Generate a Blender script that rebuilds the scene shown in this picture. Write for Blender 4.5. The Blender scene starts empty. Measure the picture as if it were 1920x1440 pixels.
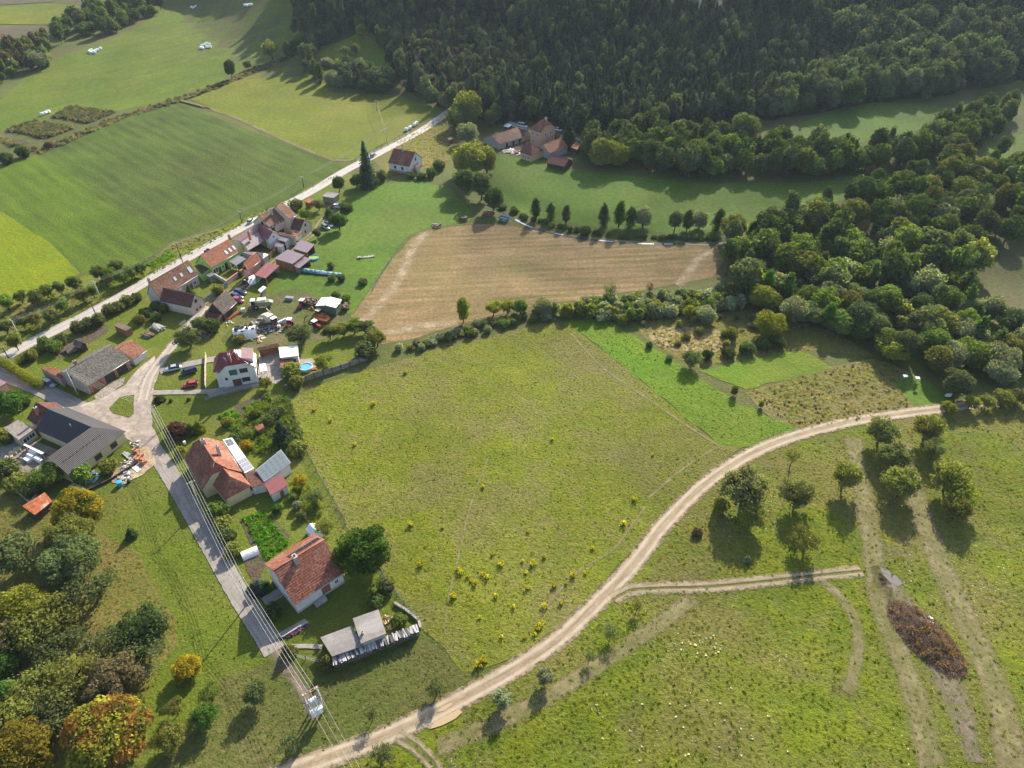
import bpy, bmesh, math, random
import numpy as np
from mathutils import Vector, Matrix, noise as mnoise
R = math.radians
rnd = random.Random(7)
sc = bpy.context.scene
C = sc.collection

# ------------------------------------------------------------------ camera
CAM_H, PITCH, FPX = 120.0, R(38.5), 1333.0
cam_d = bpy.data.cameras.new('camera')
cam_d.sensor_width = 36.0
cam_d.lens = 36.0 * FPX / 1920.0
cam_d.clip_start, cam_d.clip_end = 1.0, 6000.0
cam = bpy.data.objects.new('camera', cam_d)
cam.location = (0, 0, CAM_H)
cam.rotation_euler = (math.pi / 2 - PITCH, 0, 0)
C.objects.link(cam)
sc.camera = cam

# ------------------------------------------------------------------ light
SUN_AZ, SUN_EL = R(21.0), R(30.0)          # azimuth from +Y towards +X
SUN = Vector((math.sin(SUN_AZ) * math.cos(SUN_EL), math.cos(SUN_AZ) * math.cos(SUN_EL), math.sin(SUN_EL)))
world = bpy.data.worlds.new('World')
sc.world = world
world.use_nodes = True
wn = world.node_tree
sky = wn.nodes.new('ShaderNodeTexSky')
sky.sky_type = 'NISHITA'
sky.sun_disc = False
sky.sun_elevation = SUN_EL
sky.sun_rotation = SUN_AZ
sky.altitude = 400
sky.dust_density = 2.0
bg = wn.nodes['Background']
bg.inputs['Strength'].default_value = 0.14
wn.links.new(sky.outputs[0], bg.inputs[0])
sl = bpy.data.lights.new('sun', 'SUN')
sl.energy = 5.0
sl.angle = R(0.53)
sl.color = (1.0, 0.93, 0.78)
so = bpy.data.objects.new('sun', sl)
so.rotation_euler = (-SUN).to_track_quat('-Z', 'Y').to_euler()
so.location = (0, 0, 300)
C.objects.link(so)
sc.view_settings.view_transform = 'Standard'
sc.view_settings.look = 'None'
sc.view_settings.gamma = 1.0
sc.view_settings.use_curve_mapping = False
sc.view_settings.exposure = 1.05

# ------------------------------------------------------------------ terrain and rays
def sstep(a, b, x):
    t = min(1.0, max(0.0, (x - a) / (b - a)))
    return t * t * (3 - 2 * t)

def terrain(x, y):
    y0 = 395.0 + 0.05 * max(0.0, x - 100.0)
    if y <= y0:
        return 0.0
    xb = -70.0 - 0.6 * (y - 395.0)
    s = 0.05 + 0.23 * sstep(xb - 60, xb + 30, x)
    t = min(y - y0, 520.0)
    return s * t * t / (t + 60.0)

_c, _s = math.cos(PITCH), math.sin(PITCH)
def ray(px, py):
    x = (px - 960.0) / FPX
    y = (720.0 - py) / FPX
    return Vector((x, _c + y * _s, -_s + y * _c))

def P(px, py, h=0.0):
    """point of the sight line through photo pixel (px, py) that lies h metres above the ground"""
    d = ray(px, py)
    o = Vector((0, 0, CAM_H))
    t = (h - CAM_H) / d.z
    p = o + d * t
    if p.y > 394:
        lo, hi = 100.0, t
        for _ in range(40):
            m = 0.5 * (lo + hi)
            q = o + d * m
            if q.z - terrain(q.x, q.y) - h > 0: lo = m
            else: hi = m
        p = o + d * (0.5 * (lo + hi))
    return p

def G(px, py, h=0.0):
    """ground point under the point at height h seen at pixel"""
    p = P(px, py, h)
    return Vector((p.x, p.y, terrain(p.x, p.y)))

# ------------------------------------------------------------------ tagging
def tag(o, label=None, cat=None, group=None, kind=None):
    if label: o['label'] = label
    if cat: o['category'] = cat
    if group: o['group'] = group
    if kind: o['kind'] = kind
    return o

def empty(name, loc=(0, 0, 0), rz=0.0, label=None, cat=None, group=None):
    o = bpy.data.objects.new(name, None)
    o.location = loc
    o.rotation_euler = (0, 0, rz)
    o.empty_display_size = 0.5
    C.objects.link(o)
    return tag(o, label, cat, group)

def link(name, me, parent=None, loc=None, rz=None):
    o = bpy.data.objects.new(name, me)
    C.objects.link(o)
    if parent is not None: o.parent = parent
    if loc is not None: o.location = loc
    if rz is not None: o.rotation_euler = (0, 0, rz)
    return o

def copy_tree(o, parent=None):
    c = o.copy()
    C.objects.link(c)
    if parent is not None: c.parent = parent
    for ch in o.children:
        copy_tree(ch, c)
    return c

# ------------------------------------------------------------------ mesh collector
class MB:
    def __init__(s):
        s.v, s.f, s.m, s.uv, s.sm = [], [], [], [], []
    def face(s, pts, mat=0, uv=None, smooth=False):
        i = len(s.v)
        s.v += [tuple(p) for p in pts]
        s.f.append(tuple(range(i, i + len(pts))))
        s.m.append(mat); s.uv.append(uv); s.sm.append(smooth)
    def raw(s, vs, fs, mat=0, smooth=False):
        i = len(s.v)
        s.v += [tuple(p) for p in vs]
        for f in fs:
            s.f.append(tuple(i + k for k in f)); s.m.append(mat); s.uv.append(None); s.sm.append(smooth)
    def box(s, x0, y0, z0, x1, y1, z1, mat=0, M=None):
        vs = [Vector(p) for p in ((x0,y0,z0),(x1,y0,z0),(x1,y1,z0),(x0,y1,z0),(x0,y0,z1),(x1,y0,z1),(x1,y1,z1),(x0,y1,z1))]
        if M is not None: vs = [M @ p for p in vs]
        s.raw(vs, ((0,3,2,1),(4,5,6,7),(0,1,5,4),(1,2,6,5),(2,3,7,6),(3,0,4,7)), mat)
    def cbox(s, c, sx, sy, sz, mat=0, rz=0.0, M=None):
        T = Matrix.Translation(c) @ Matrix.Rotation(rz, 4, 'Z')
        if M is not None: T = M @ T
        s.box(-sx/2, -sy/2, 0, sx/2, sy/2, sz, mat, T)
    def prism(s, poly, z0, z1, mat=0):
        """poly: list of (x,y) ccw; z0, z1 numbers or lists"""
        n = len(poly)
        a = [(p[0], p[1], z0[i] if isinstance(z0, (list, tuple)) else z0) for i, p in enumerate(poly)]
        b = [(p[0], p[1], z1[i] if isinstance(z1, (list, tuple)) else z1) for i, p in enumerate(poly)]
        fs = [tuple(range(n - 1, -1, -1)), tuple(range(n, 2 * n))]
        fs += [(i, (i + 1) % n, n + (i + 1) % n, n + i) for i in range(n)]
        s.raw(a + b, fs, mat)
    def tube(s, pts, rad, n=6, mat=0, cap=True, smooth=True):
        pts = [Vector(p) for p in pts]
        rs = rad if isinstance(rad, (list, tuple)) else [rad] * len(pts)
        vs, fs = [], []
        for i, p in enumerate(pts):
            d = (pts[min(i + 1, len(pts) - 1)] - pts[max(i - 1, 0)])
            d = d.normalized() if d.length > 1e-9 else Vector((0, 0, 1))
            a = d.orthogonal().normalized() if abs(d.z) > 0.99 else d.cross(Vector((0, 0, 1))).normalized()
            b = d.cross(a)
            for k in range(n):
                t = 2 * math.pi * k / n
                vs.append(p + (a * math.cos(t) + b * math.sin(t)) * rs[i])
        for i in range(len(pts) - 1):
            for k in range(n):
                fs.append((i*n+k, i*n+(k+1) % n, (i+1)*n+(k+1) % n, (i+1)*n+k))
        s.raw(vs, fs, mat, smooth)
        if cap:
            i0 = len(s.v) - len(vs)
            s.f.append(tuple(i0 + k for k in range(n - 1, -1, -1))); s.m.append(mat); s.uv.append(None); s.sm.append(False)
            s.f.append(tuple(len(s.v) - n + k for k in range(n))); s.m.append(mat); s.uv.append(None); s.sm.append(False)
    def lathe(s, prof, n=12, mat=0, c=(0, 0, 0), axis='Z', smooth=True):
        vs, fs = [], []
        for r, z in prof:
            for k in range(n):
                t = 2 * math.pi * k / n
                p = (r * math.cos(t), r * math.sin(t), z)
                if axis == 'Y': p = (p[0], p[2], p[1])
                if axis == 'X': p = (p[2], p[0], p[1])
                vs.append((p[0] + c[0], p[1] + c[1], p[2] + c[2]))
        for i in range(len(prof) - 1):
            for k in range(n):
                q = (i*n+k, i*n+(k+1) % n, (i+1)*n+(k+1) % n, (i+1)*n+k)
                fs.append(q if axis != 'Y' else q[::-1])
        s.raw(vs, fs, mat, smooth)
    def blob(s, c, rx, ry, rz, mat=0, jit=0.15, sub=1, seed=0):
        bm = bmesh.new()
        bmesh.ops.create_icosphere(bm, subdivisions=sub, radius=1.0)
        r = random.Random(seed)
        vs = []
        for v in bm.verts:
            k = 1 + r.uniform(-jit, jit)
            vs.append((c[0] + v.co.x * rx * k, c[1] + v.co.y * ry * k, c[2] + v.co.z * rz * k))
        fs = [tuple(v.index for v in f.verts) for f in bm.faces]
        bm.free()
        s.raw(vs, fs, mat)
    def mesh(s, name, mats):
        me = bpy.data.meshes.new(name)
        me.from_pydata(s.v, [], s.f)
        for m in (mats if isinstance(mats, (list, tuple)) else [mats]): me.materials.append(m)
        me.polygons.foreach_set('material_index', s.m)
        me.polygons.foreach_set('use_smooth', s.sm)
        if any(u is not None for u in s.uv):
            ul = me.uv_layers.new(name='UVMap')
            co = []
            for f, u in zip(s.f, s.uv):
                for k in range(len(f)): co += list(u[k]) if u is not None else [0.0, 0.0]
            ul.data.foreach_set('uv', co)
        me.update()
        return me
    def build(s, name, mats, parent=None, loc=None, rz=None):
        return link(name, s.mesh(name, mats), parent, loc, rz)

# ------------------------------------------------------------------ materials
class NT:
    """small helper to write node trees"""
    def __init__(s, name, rough=0.8, spec=0.3):
        s.mat = bpy.data.materials.new(name)
        s.mat.use_nodes = True
        s.t = s.mat.node_tree
        s.b = s.t.nodes['Principled BSDF']
        s.b.inputs['Roughness'].default_value = rough
        s.b.inputs['Specular IOR Level'].default_value = spec
        s._pos = None
    def n(s, typ, **kw):
        nd = s.t.nodes.new(typ)
        for k, v in kw.items(): setattr(nd, k, v)
        return nd
    def L(s, a, b): s.t.links.new(a, b)
    def pos(s):
        if s._pos is None: s._pos = s.n('ShaderNodeNewGeometry').outputs['Position']
        return s._pos
    def put(s, sock, v):
        if hasattr(v, 'is_output'): s.L(v, sock)
        elif v is not None: sock.default_value = (v[0], v[1], v[2], 1.0) if isinstance(v, (tuple, list)) and len(v) == 3 and sock.type == 'RGBA' else v
    def noise(s, scale, detail=3, rough=0.55, vec=None, dist=0.0, out='Fac'):
        nd = s.n('ShaderNodeTexNoise')
        nd.inputs['Scale'].default_value = scale
        nd.inputs['Detail'].default_value = detail
        nd.inputs['Roughness'].default_value = rough
        nd.inputs['Distortion'].default_value = dist
        s.L(vec if vec is not None else s.pos(), nd.inputs['Vector'])
        return nd.outputs[out]
    def ramp(s, fac, stops, interp='LINEAR'):
        nd = s.n('ShaderNodeValToRGB')
        cr = nd.color_ramp
        cr.interpolation = interp
        while len(cr.elements) < len(stops): cr.elements.new(0.5)
        for e, (p, c) in zip(cr.elements, stops):
            e.position = p
            e.color = (c, c, c, 1) if isinstance(c, (int, float)) else (c[0], c[1], c[2], 1)
        s.L(fac, nd.inputs[0])
        return nd.outputs[0]
    def mix(s, fac, a, b, mode='MIX'):
        nd = s.n('ShaderNodeMix', data_type='RGBA', blend_type=mode)
        s.put(nd.inputs[0], fac); s.put(nd.inputs[6], a); s.put(nd.inputs[7], b)
        return nd.outputs[2]
    def math(s, op, a, b=0.5, c=None):
        nd = s.n('ShaderNodeMath', operation=op)
        s.put(nd.inputs[0], a); s.put(nd.inputs[1], b)
        if c is not None: s.put(nd.inputs[2], c)
        return nd.outputs[0]
    def mapr(s, v, a, b, c, d):
        nd = s.n('ShaderNodeMapRange')
        s.put(nd.inputs[0], v)
        for i, k in enumerate((a, b, c, d)): nd.inputs[i + 1].default_value = k
        return nd.outputs[0]
    def mapping(s, vec, scale=(1, 1, 1), rot=(0, 0, 0), loc=(0, 0, 0)):
        nd = s.n('ShaderNodeMapping')
        nd.inputs['Scale'].default_value = scale
        nd.inputs['Rotation'].default_value = rot
        nd.inputs['Location'].default_value = loc
        s.L(vec, nd.inputs['Vector'])
        return nd.outputs[0]
    def bump(s, h, strength=0.5, dist=0.1):
        nd = s.n('ShaderNodeBump')
        nd.inputs['Strength'].default_value = strength
        nd.inputs['Distance'].default_value = dist
        s.L(h, nd.inputs['Height'])
        s.L(nd.outputs[0], s.b.inputs['Normal'])
    def color(s, c): s.put(s.b.inputs['Base Color'], c); return s
    def set(s, **kw):
        for k, v in kw.items(): s.put(s.b.inputs[k.replace('_', ' ')], v)
        return s

def plain(name, col, rough=0.7, spec=0.3, metal=0.0, var=0.12, nscale=1.5, bump=0.0, dirt=None):
    m = NT(name, rough, spec)
    oc = m.n('ShaderNodeTexCoord').outputs['Object']
    nz = m.noise(nscale, 4, 0.6, vec=oc)
    lo = tuple(c * (1 - var * 1.6) for c in col); hi = tuple(min(1, c * (1 + var)) for c in col)
    c = m.ramp(nz, [(0.3, lo), (0.7, hi)])
    if dirt:
        d = m.ramp(m.noise(nscale * 0.45, 5, 0.7, vec=oc), [(0.52, 0.0), (0.72, 0.75)])
        c = m.mix(d, c, dirt)
    m.color(c)
    m.b.inputs['Metallic'].default_value = metal
    if bump: m.bump(m.noise(nscale * 6, 4, 0.6, vec=oc), bump, 0.03)
    return m.mat

def grass_mat(name, a, b, c, patch=0.03, fine=1.3, mid=0.22, rough=0.9, stripes=None, specks=None, dry=None, bump=0.7, bscale=1.6, streak=None, sat=1.06):
    """a,b: main two greens; c: third colour in patches"""
    m = NT(name, rough, 0.15)
    big = m.noise(patch, 4, 0.6)
    md = m.noise(mid, 4, 0.6, dist=0.4)
    fn = m.noise(fine, 5, 0.68)
    col = m.mix(m.ramp(md, [(0.36, 0.0), (0.64, 1.0)]), a, b)
    col = m.mix(m.ramp(big, [(0.45, 0.0), (0.62, 0.85)]), col, c)
    if dry:
        dn = m.noise(mid * 0.7, 6, 0.7, vec=m.mapping(m.pos(), loc=(37, 11, 0)))
        col = m.mix(m.ramp(dn, [(0.52, 0.0), (0.68, dry[1])]), col, dry[0])
    if stripes:
        ang, period, amt = stripes
        v = m.mapping(m.pos(), rot=(0, 0, ang))
        sx = m.n('ShaderNodeSeparateXYZ'); m.L(v, sx.inputs[0])
        wob = m.noise(0.03, 2, 0.5)
        ph = m.math('ADD', m.math('MULTIPLY', sx.outputs[0], 2 * math.pi / period), m.math('MULTIPLY', wob, 4.0))
        st = m.mapr(m.math('SINE', ph), -1, 1, 0, 1)
        sk = m.ramp(m.noise(1.0, 4, 0.65, vec=m.mapping(v, scale=(1.6 / period, 0.035, 1))), [(0.38, 0.0), (0.62, 1.0)])
        st2 = m.math('MULTIPLY', m.math('ADD', m.math('MULTIPLY', st, 0.45), m.math('MULTIPLY', sk, 0.75)), m.ramp(m.noise(0.04, 3, 0.6), [(0.3, 0.45), (0.7, 1.0)]))
        col = m.mix(m.math('MULTIPLY', st2, amt), col, streak if streak else tuple(k * 0.45 for k in a))
    col = m.mix(1.0, col, m.ramp(fn, [(0.25, 0.62), (0.5, 1.0), (0.75, 1.45)]), 'MULTIPLY')
    if specks:
        sv = m.noise(specks[1], 2, 0.5, vec=m.mapping(m.pos(), loc=(5, 91, 0)))
        zone = m.ramp(m.noise(0.06, 3, 0.6, vec=m.mapping(m.pos(), loc=(71, 3, 0))), [(0.5, 0.0), (0.62, 1.0)])
        k = m.math('MULTIPLY', m.ramp(sv, [(specks[2], 0.0), (specks[2] + 0.03, 1.0)]), zone)
        col = m.mix(k, col, specks[0])
    lv = m.noise(0.022, 5, 0.6, vec=m.mapping(m.pos(), loc=(210, 40, 0)))
    col = m.mix(1.0, col, m.ramp(lv, [(0.3, 0.78), (0.5, 1.0), (0.7, 1.2)]), 'MULTIPLY')
    hs = m.n('ShaderNodeHueSaturation'); hs.inputs['Saturation'].default_value = sat; m.L(col, hs.inputs['Color']); col = hs.outputs[0]
    m.color(col)
    h = m.math('ADD', m.noise(bscale, 5, 0.7), m.math('MULTIPLY', md, 1.2))
    m.bump(h, bump, 0.5)
    return m.mat
# ================================================================== SETTING: ground, fields, roads, water
def smooth_line(pts, step):
    """Catmull-Rom through points, resampled"""
    out = []
    n = len(pts)
    for i in range(n - 1):
        p0, p1, p2, p3 = pts[max(i-1, 0)], pts[i], pts[i+1], pts[min(i+2, n-1)]
        k = max(1, int((p2 - p1).length / step))
        for j in range(k):
            t = j / k
            out.append(0.5 * ((2*p1) + (p2-p0)*t + (2*p0-5*p1+4*p2-p3)*t*t + (3*p1-p0-3*p2+p3)*t**3))
    out.append(pts[-1])
    return out

def lift(x, y, layer):
    return terrain(x, y) + 0.02 * layer + (0.10 * layer if y > 385 else 0.0)

def drape(bm, layer):
    ymax = max(v.co.y for v in bm.verts)
    if ymax > 392:
        xs = [v.co.x for v in bm.verts]
        y = 390.0
        while y < ymax:
            bmesh.ops.bisect_plane(bm, geom=bm.verts[:] + bm.edges[:] + bm.faces[:], plane_co=(0, y, 0), plane_no=(0, 1, 0), dist=1e-4)
            y += 15
        x = math.floor(min(xs) / 15) * 15.0
        while x < max(xs):
            bmesh.ops.bisect_plane(bm, geom=bm.verts[:] + bm.edges[:] + bm.faces[:], plane_co=(x, 0, 0), plane_no=(1, 0, 0), dist=1e-4)
            x += 15
    for v in bm.verts:
        v.co.z = lift(v.co.x, v.co.y, layer)

def world_poly(px, jitter=0.5, step=3.0):
    pts = [G(*p) for p in px]
    out = []
    for i, a in enumerate(pts):
        b = pts[(i + 1) % len(pts)]
        n = max(1, int((b - a).length / step))
        d = (b - a)
        nrm = Vector((-d.y, d.x, 0)).normalized() if d.length > 0 else Vector()
        for k in range(n):
            p = a + d * (k / n)
            if jitter:
                p = p + nrm * jitter * (mnoise.noise(p * 0.21) + 0.6 * mnoise.noise(p * 0.7)) * 1.3
            out.append(Vector((p.x, p.y, 0)))
    return out

def poly_mesh(name, pts, layer, mat):
    bm = bmesh.new()
    vs = [bm.verts.new((p.x, p.y, 0)) for p in pts]
    f = bm.faces.new(vs)
    f.normal_update()
    if f.normal.z < 0: f.normal_flip()
    bmesh.ops.triangulate(bm, faces=bm.faces[:])
    drape(bm, layer)
    me = bpy.data.meshes.new(name)
    bm.to_mesh(me); bm.free()
    if mat: me.materials.append(mat)
    return me

def sheet(name, px, layer, mat, jitter=0.5, step=3.0):
    me = poly_mesh(name, world_poly(px, jitter, step), layer, mat)
    return tag(link(name, me), kind='structure')

def ribbon(name, px, width, layer, mat, step=2.0, jit=0.15, world_pts=None):
    pts = world_pts or [G(*p) for p in px]
    pts = [Vector((p.x, p.y, 0)) for p in pts]
    ln = smooth_line(pts, step)
    mb = MB()
    L = R_ = None
    dist = 0.0
    prev = None
    nseg = 4
    for i, p in enumerate(ln):
        d = (ln[min(i+1, len(ln)-1)] - ln[max(i-1, 0)]).normalized()
        nn = Vector((-d.y, d.x, 0))
        if i: dist += (p - ln[i-1]).length
        w = width(i / (len(ln)-1)) if callable(width) else width
        wl = w/2 + jit * mnoise.noise(p * 0.35 + Vector((9, 0, 0)))
        wr = w/2 + jit * mnoise.noise(p * 0.35 + Vector((0, 31, 0)))
        row = []
        for k in range(nseg + 1):
            u = -wr + (wl + wr) * k / nseg
            q = p + nn * u
            row.append((Vector((q.x, q.y, lift(q.x, q.y, layer))), (u / w * 2, dist)))
        if prev:
            for k in range(nseg):
                mb.face([prev[k][0], row[k][0], row[k+1][0], prev[k+1][0]][::-1], 0, [prev[k][1], row[k][1], row[k+1][1], prev[k+1][1]][::-1])
        prev = row
    o = mb.build(name, mat)
    # make normals face up
    me = o.data
    if me.polygons and me.polygons[0].normal.z < 0: me.flip_normals()
    return tag(o, kind='structure')

def ang_px(a, b):
    d = G(*b) - G(*a)
    return math.atan2(d.x, d.y)
# ---- ground materials
GA, GB, GY = (0.062, 0.090, 0.016), (0.092, 0.112, 0.018), (0.125, 0.120, 0.018)
M = {}
M['ground'] = grass_mat('rough_ground', (0.070, 0.088, 0.022), (0.092, 0.100, 0.026), (0.105, 0.092, 0.034), patch=0.02)
M['lawn'] = grass_mat('lawn', (0.082, 0.112, 0.014), (0.105, 0.128, 0.016), (0.122, 0.126, 0.026), patch=0.06, mid=0.25, fine=1.8)
M['meadow'] = grass_mat('wild_meadow', (0.108, 0.132, 0.013), (0.140, 0.154, 0.014), (0.142, 0.126, 0.045), patch=0.035, mid=0.16, fine=1.3, dry=((0.165, 0.135, 0.055), 0.5), bump=0.9, stripes=(ang_px((1062,604),(1345,832)), 5.0, 0.22), streak=(0.165, 0.135, 0.05))  # third colour puts a cloud's grey-brown shade into the grass as patches
M['meadow_right'] = grass_mat('rough_pasture', (0.090, 0.120, 0.013), (0.135, 0.152, 0.014), (0.150, 0.130, 0.040), patch=0.04, mid=0.14, fine=1.1, dry=((0.125, 0.098, 0.050), 0.6), bump=1.0, specks=((0.6, 0.58, 0.5), 2.6, 0.68))
M['bright'] = grass_mat('young_grass', (0.080, 0.158, 0.012), (0.105, 0.172, 0.014), (0.140, 0.165, 0.020), patch=0.03, mid=0.3, fine=1.6, stripes=(ang_px((1062,604),(1345,832)), 1.8, 0.32))
M['mown'] = grass_mat('mown_hayfield', (0.076, 0.116, 0.011), (0.094, 0.128, 0.012), (0.104, 0.118, 0.018), patch=0.012, mid=0.06, fine=0.6, stripes=(ang_px((60,200),(520,60)), 9.0, 0.30), bump=0.4)
M['mown2'] = grass_mat('hay_meadow', (0.098, 0.122, 0.012), (0.118, 0.132, 0.012), (0.125, 0.122, 0.018), patch=0.014, mid=0.05, fine=0.6, bump=0.4)
M['crop'] = grass_mat('dark_crop', (0.064, 0.104, 0.013), (0.076, 0.114, 0.014), (0.086, 0.104, 0.020), patch=0.012, mid=0.05, fine=0.9, stripes=(ang_px((75,290),(318,455)), 6.0, 0.8), bump=0.9)
M['crop2'] = grass_mat('green_crop', (0.084, 0.134, 0.011), (0.098, 0.144, 0.012), (0.090, 0.126, 0.015), patch=0.015, mid=0.06, fine=0.9, stripes=(ang_px((75,290),(318,455)), 6.0, 0.7), bump=0.9)
M['vivid'] = grass_mat('yellow_green_crop', (0.140, 0.176, 0.008), (0.160, 0.186, 0.008), (0.125, 0.165, 0.010), patch=0.03, fine=1.0, stripes=(ang_px((20,420),(120,520)), 2.6, 0.3))
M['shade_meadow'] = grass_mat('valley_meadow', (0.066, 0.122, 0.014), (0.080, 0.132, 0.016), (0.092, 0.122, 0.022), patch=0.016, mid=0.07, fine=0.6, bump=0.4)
M['stubble'] = grass_mat('stubble', (0.24, 0.155, 0.082), (0.285, 0.19, 0.105), (0.18, 0.14, 0.06), patch=0.018, mid=0.09, fine=0.9, stripes=(ang_px((760,525),(1340,498)), 3.4, 1.0), streak=(0.118, 0.092, 0.034), dry=((0.150, 0.140, 0.040), 0.6), bump=0.7)
M['dry'] = grass_mat('dry_grass', (0.150, 0.132, 0.048), (0.185, 0.152, 0.065), (0.120, 0.125, 0.032), patch=0.05, mid=0.3, fine=1.4, dry=((0.110, 0.085, 0.045), 0.6), bump=1.0)
M['pale'] = grass_mat('bleached_grass', (0.23, 0.175, 0.095), (0.29, 0.215, 0.125), (0.15, 0.135, 0.055), patch=0.08, mid=0.5, fine=1.6)
M['orchard'] = grass_mat('orchard_floor', (0.135, 0.118, 0.032), (0.110, 0.118, 0.024), (0.150, 0.120, 0.045), patch=0.05, mid=0.2, fine=1.3, dry=((0.135, 0.098, 0.042), 0.5))
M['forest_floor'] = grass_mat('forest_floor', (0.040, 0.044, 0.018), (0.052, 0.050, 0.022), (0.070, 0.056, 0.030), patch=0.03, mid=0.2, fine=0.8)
M['brownfield'] = grass_mat('ploughed_soil', (0.105, 0.085, 0.050), (0.12, 0.095, 0.058), (0.09, 0.085, 0.045), patch=0.015, mid=0.06, fine=0.7)
M['field_shade'] = grass_mat('fallow_field', (0.085, 0.082, 0.030), (0.075, 0.092, 0.022), (0.095, 0.082, 0.036), patch=0.03, mid=0.1, fine=0.8, stripes=(R(10), 3.0, 0.2))
M['soil'] = grass_mat('garden_soil', (0.085, 0.062, 0.042), (0.110, 0.082, 0.055), (0.075, 0.070, 0.036), patch=0.15, mid=0.6, fine=2.2)
M['sand'] = grass_mat('building_sand', (0.40, 0.30, 0.19), (0.47, 0.36, 0.24), (0.33, 0.25, 0.17), patch=0.2, mid=0.6, fine=2.0)
M['yard'] = grass_mat('yard_gravel', (0.27, 0.235, 0.19), (0.33, 0.29, 0.24), (0.22, 0.19, 0.15), patch=0.1, mid=0.5, fine=2.5)
M['reeds'] = grass_mat('reed_bed', (0.070, 0.062, 0.034), (0.095, 0.082, 0.048), (0.060, 0.066, 0.026), patch=0.1, mid=0.4, fine=0.9, bump=1.0)

def road_mat(name, a, b, crack=0.5, ruts=None, edge=0.0, mid_grass=0.0, rough=0.85, soft=0.0, lo=0.05, hi=0.75, clear=0.25):
    m = NT(name, rough, 0.3)
    uv = m.n('ShaderNodeUVMap').outputs[0]
    sx = m.n('ShaderNodeSeparateXYZ'); m.L(uv, sx.inputs[0])
    au = m.math('ABSOLUTE', sx.outputs[0])
    col = m.mix(m.ramp(m.noise(0.35, 5, 0.65), [(0.35, 0.0), (0.65, 1.0)]), a, b)
    col = m.mix(1.0, col, m.ramp(m.noise(2.4, 5, 0.7), [(0.2, 0.62), (0.5, 0.98), (0.8, 1.22)]), 'MULTIPLY')
    st = m.noise(1.0, 4, 0.6, vec=m.mapping(uv, scale=(4.5, 0.12, 1)))
    col = m.mix(m.ramp(st, [(0.45, 0.0), (0.62, crack)]), col, tuple(k * 0.55 for k in a))
    if ruts:
        d = m.math('ABSOLUTE', m.math('SUBTRACT', au, ruts[0]))
        rr = m.math('MULTIPLY', m.mapr(d, 0.06, ruts[2] if len(ruts) > 2 else 0.26, 1.0, 0.0), m.ramp(m.noise(0.5, 4, 0.6), [(0.3, 0.35), (0.6, 1.0)]))
        col = m.mix(rr, col, ruts[1])
    m.color(col)
    if edge or mid_grass:
        nz = m.noise(0.9, 5, 0.7)
        e = m.math('SUBTRACT', 1.0, au)
        al = m.math('GREATER_THAN', m.math('ADD', e, m.math('MULTIPLY', m.math('SUBTRACT', nz, 0.5), edge * 2.2)), edge * 0.55)
        if mid_grass:
            g = m.math('ADD', au, m.math('MULTIPLY', m.math('SUBTRACT', nz, 0.5), 1.1))
            al = m.math('MULTIPLY', al, m.math('GREATER_THAN', g, mid_grass))
        if soft:
            al = m.math('MULTIPLY', m.mapr(m.math('ADD', e, m.math('MULTIPLY', m.math('SUBTRACT', nz, 0.5), 1.6)), lo, hi, 0.0, soft), m.ramp(m.noise(0.25, 4, 0.65, vec=m.mapping(m.pos(), loc=(3, 77, 0))), [(0.36, clear), (0.62, 1.0)]))
            if mid_grass: al = m.math('MULTIPLY', al, m.mapr(au, mid_grass * .5, mid_grass * 1.3, 0.15, 1.0))
        m.L(al, m.b.inputs['Alpha'])
    m.bump(m.noise(3.0, 4, 0.7), 0.4, 0.06)
    return m.mat

M['asphalt'] = road_mat('old_pale_asphalt', (0.34, 0.30, 0.26), (0.40, 0.36, 0.32), 0.25, ruts=(0.45, (0.43, 0.385, 0.34)), edge=0.10, rough=0.62)
M['side_road'] = road_mat('patched_asphalt', (0.235, 0.205, 0.175), (0.285, 0.25, 0.215), 0.5, edge=0.12, rough=0.72)
M['apron'] = grass_mat('stony_apron', (0.33, 0.27, 0.22), (0.26, 0.21, 0.175), (0.40, 0.335, 0.275), patch=0.09, mid=0.12, fine=0.7, bump=0.12, bscale=3.0, sat=1.0)
M['dirt'] = road_mat('dirt_road', (0.25, 0.185, 0.115), (0.31, 0.235, 0.150), 0.55, ruts=(0.45, (0.40, 0.32, 0.225)), edge=0.34, soft=1.0, lo=0.0, hi=0.35, clear=0.93)
M['ruts'] = road_mat('grassy_ruts', (0.25, 0.19, 0.12), (0.30, 0.235, 0.155), 0.35, edge=0.3, mid_grass=0.42, soft=1.0, lo=0.0, hi=0.4, clear=0.8)
M['faint'] = road_mat('worn_grass_track', (0.150, 0.140, 0.050), (0.18, 0.155, 0.070), 0.35, edge=0.7, mid_grass=0.35, soft=0.8)
M['faint_soil'] = road_mat('mown_track', (0.170, 0.152, 0.052), (0.195, 0.160, 0.070), 0.3, ruts=(0.5, (0.24, 0.185, 0.10), 0.25), edge=0.6, soft=1.0, clear=0.45)
M['soil_soft'] = road_mat('trodden_soil', (0.185, 0.142, 0.100), (0.225, 0.172, 0.125), 0.2, edge=0.6, soft=0.95)
M['pale_soft'] = road_mat('pale_straw_track', (0.36, 0.27, 0.15), (0.42, 0.32, 0.19), 0.2, edge=0.6, soft=0.8)
M['path'] = plain('concrete_path', (0.26, 0.23, 0.195), 0.85, var=0.15, nscale=0.8)
M['paving'] = plain('paving_slabs', (0.28, 0.24, 0.205), 0.8, var=0.2, nscale=0.7)

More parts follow.
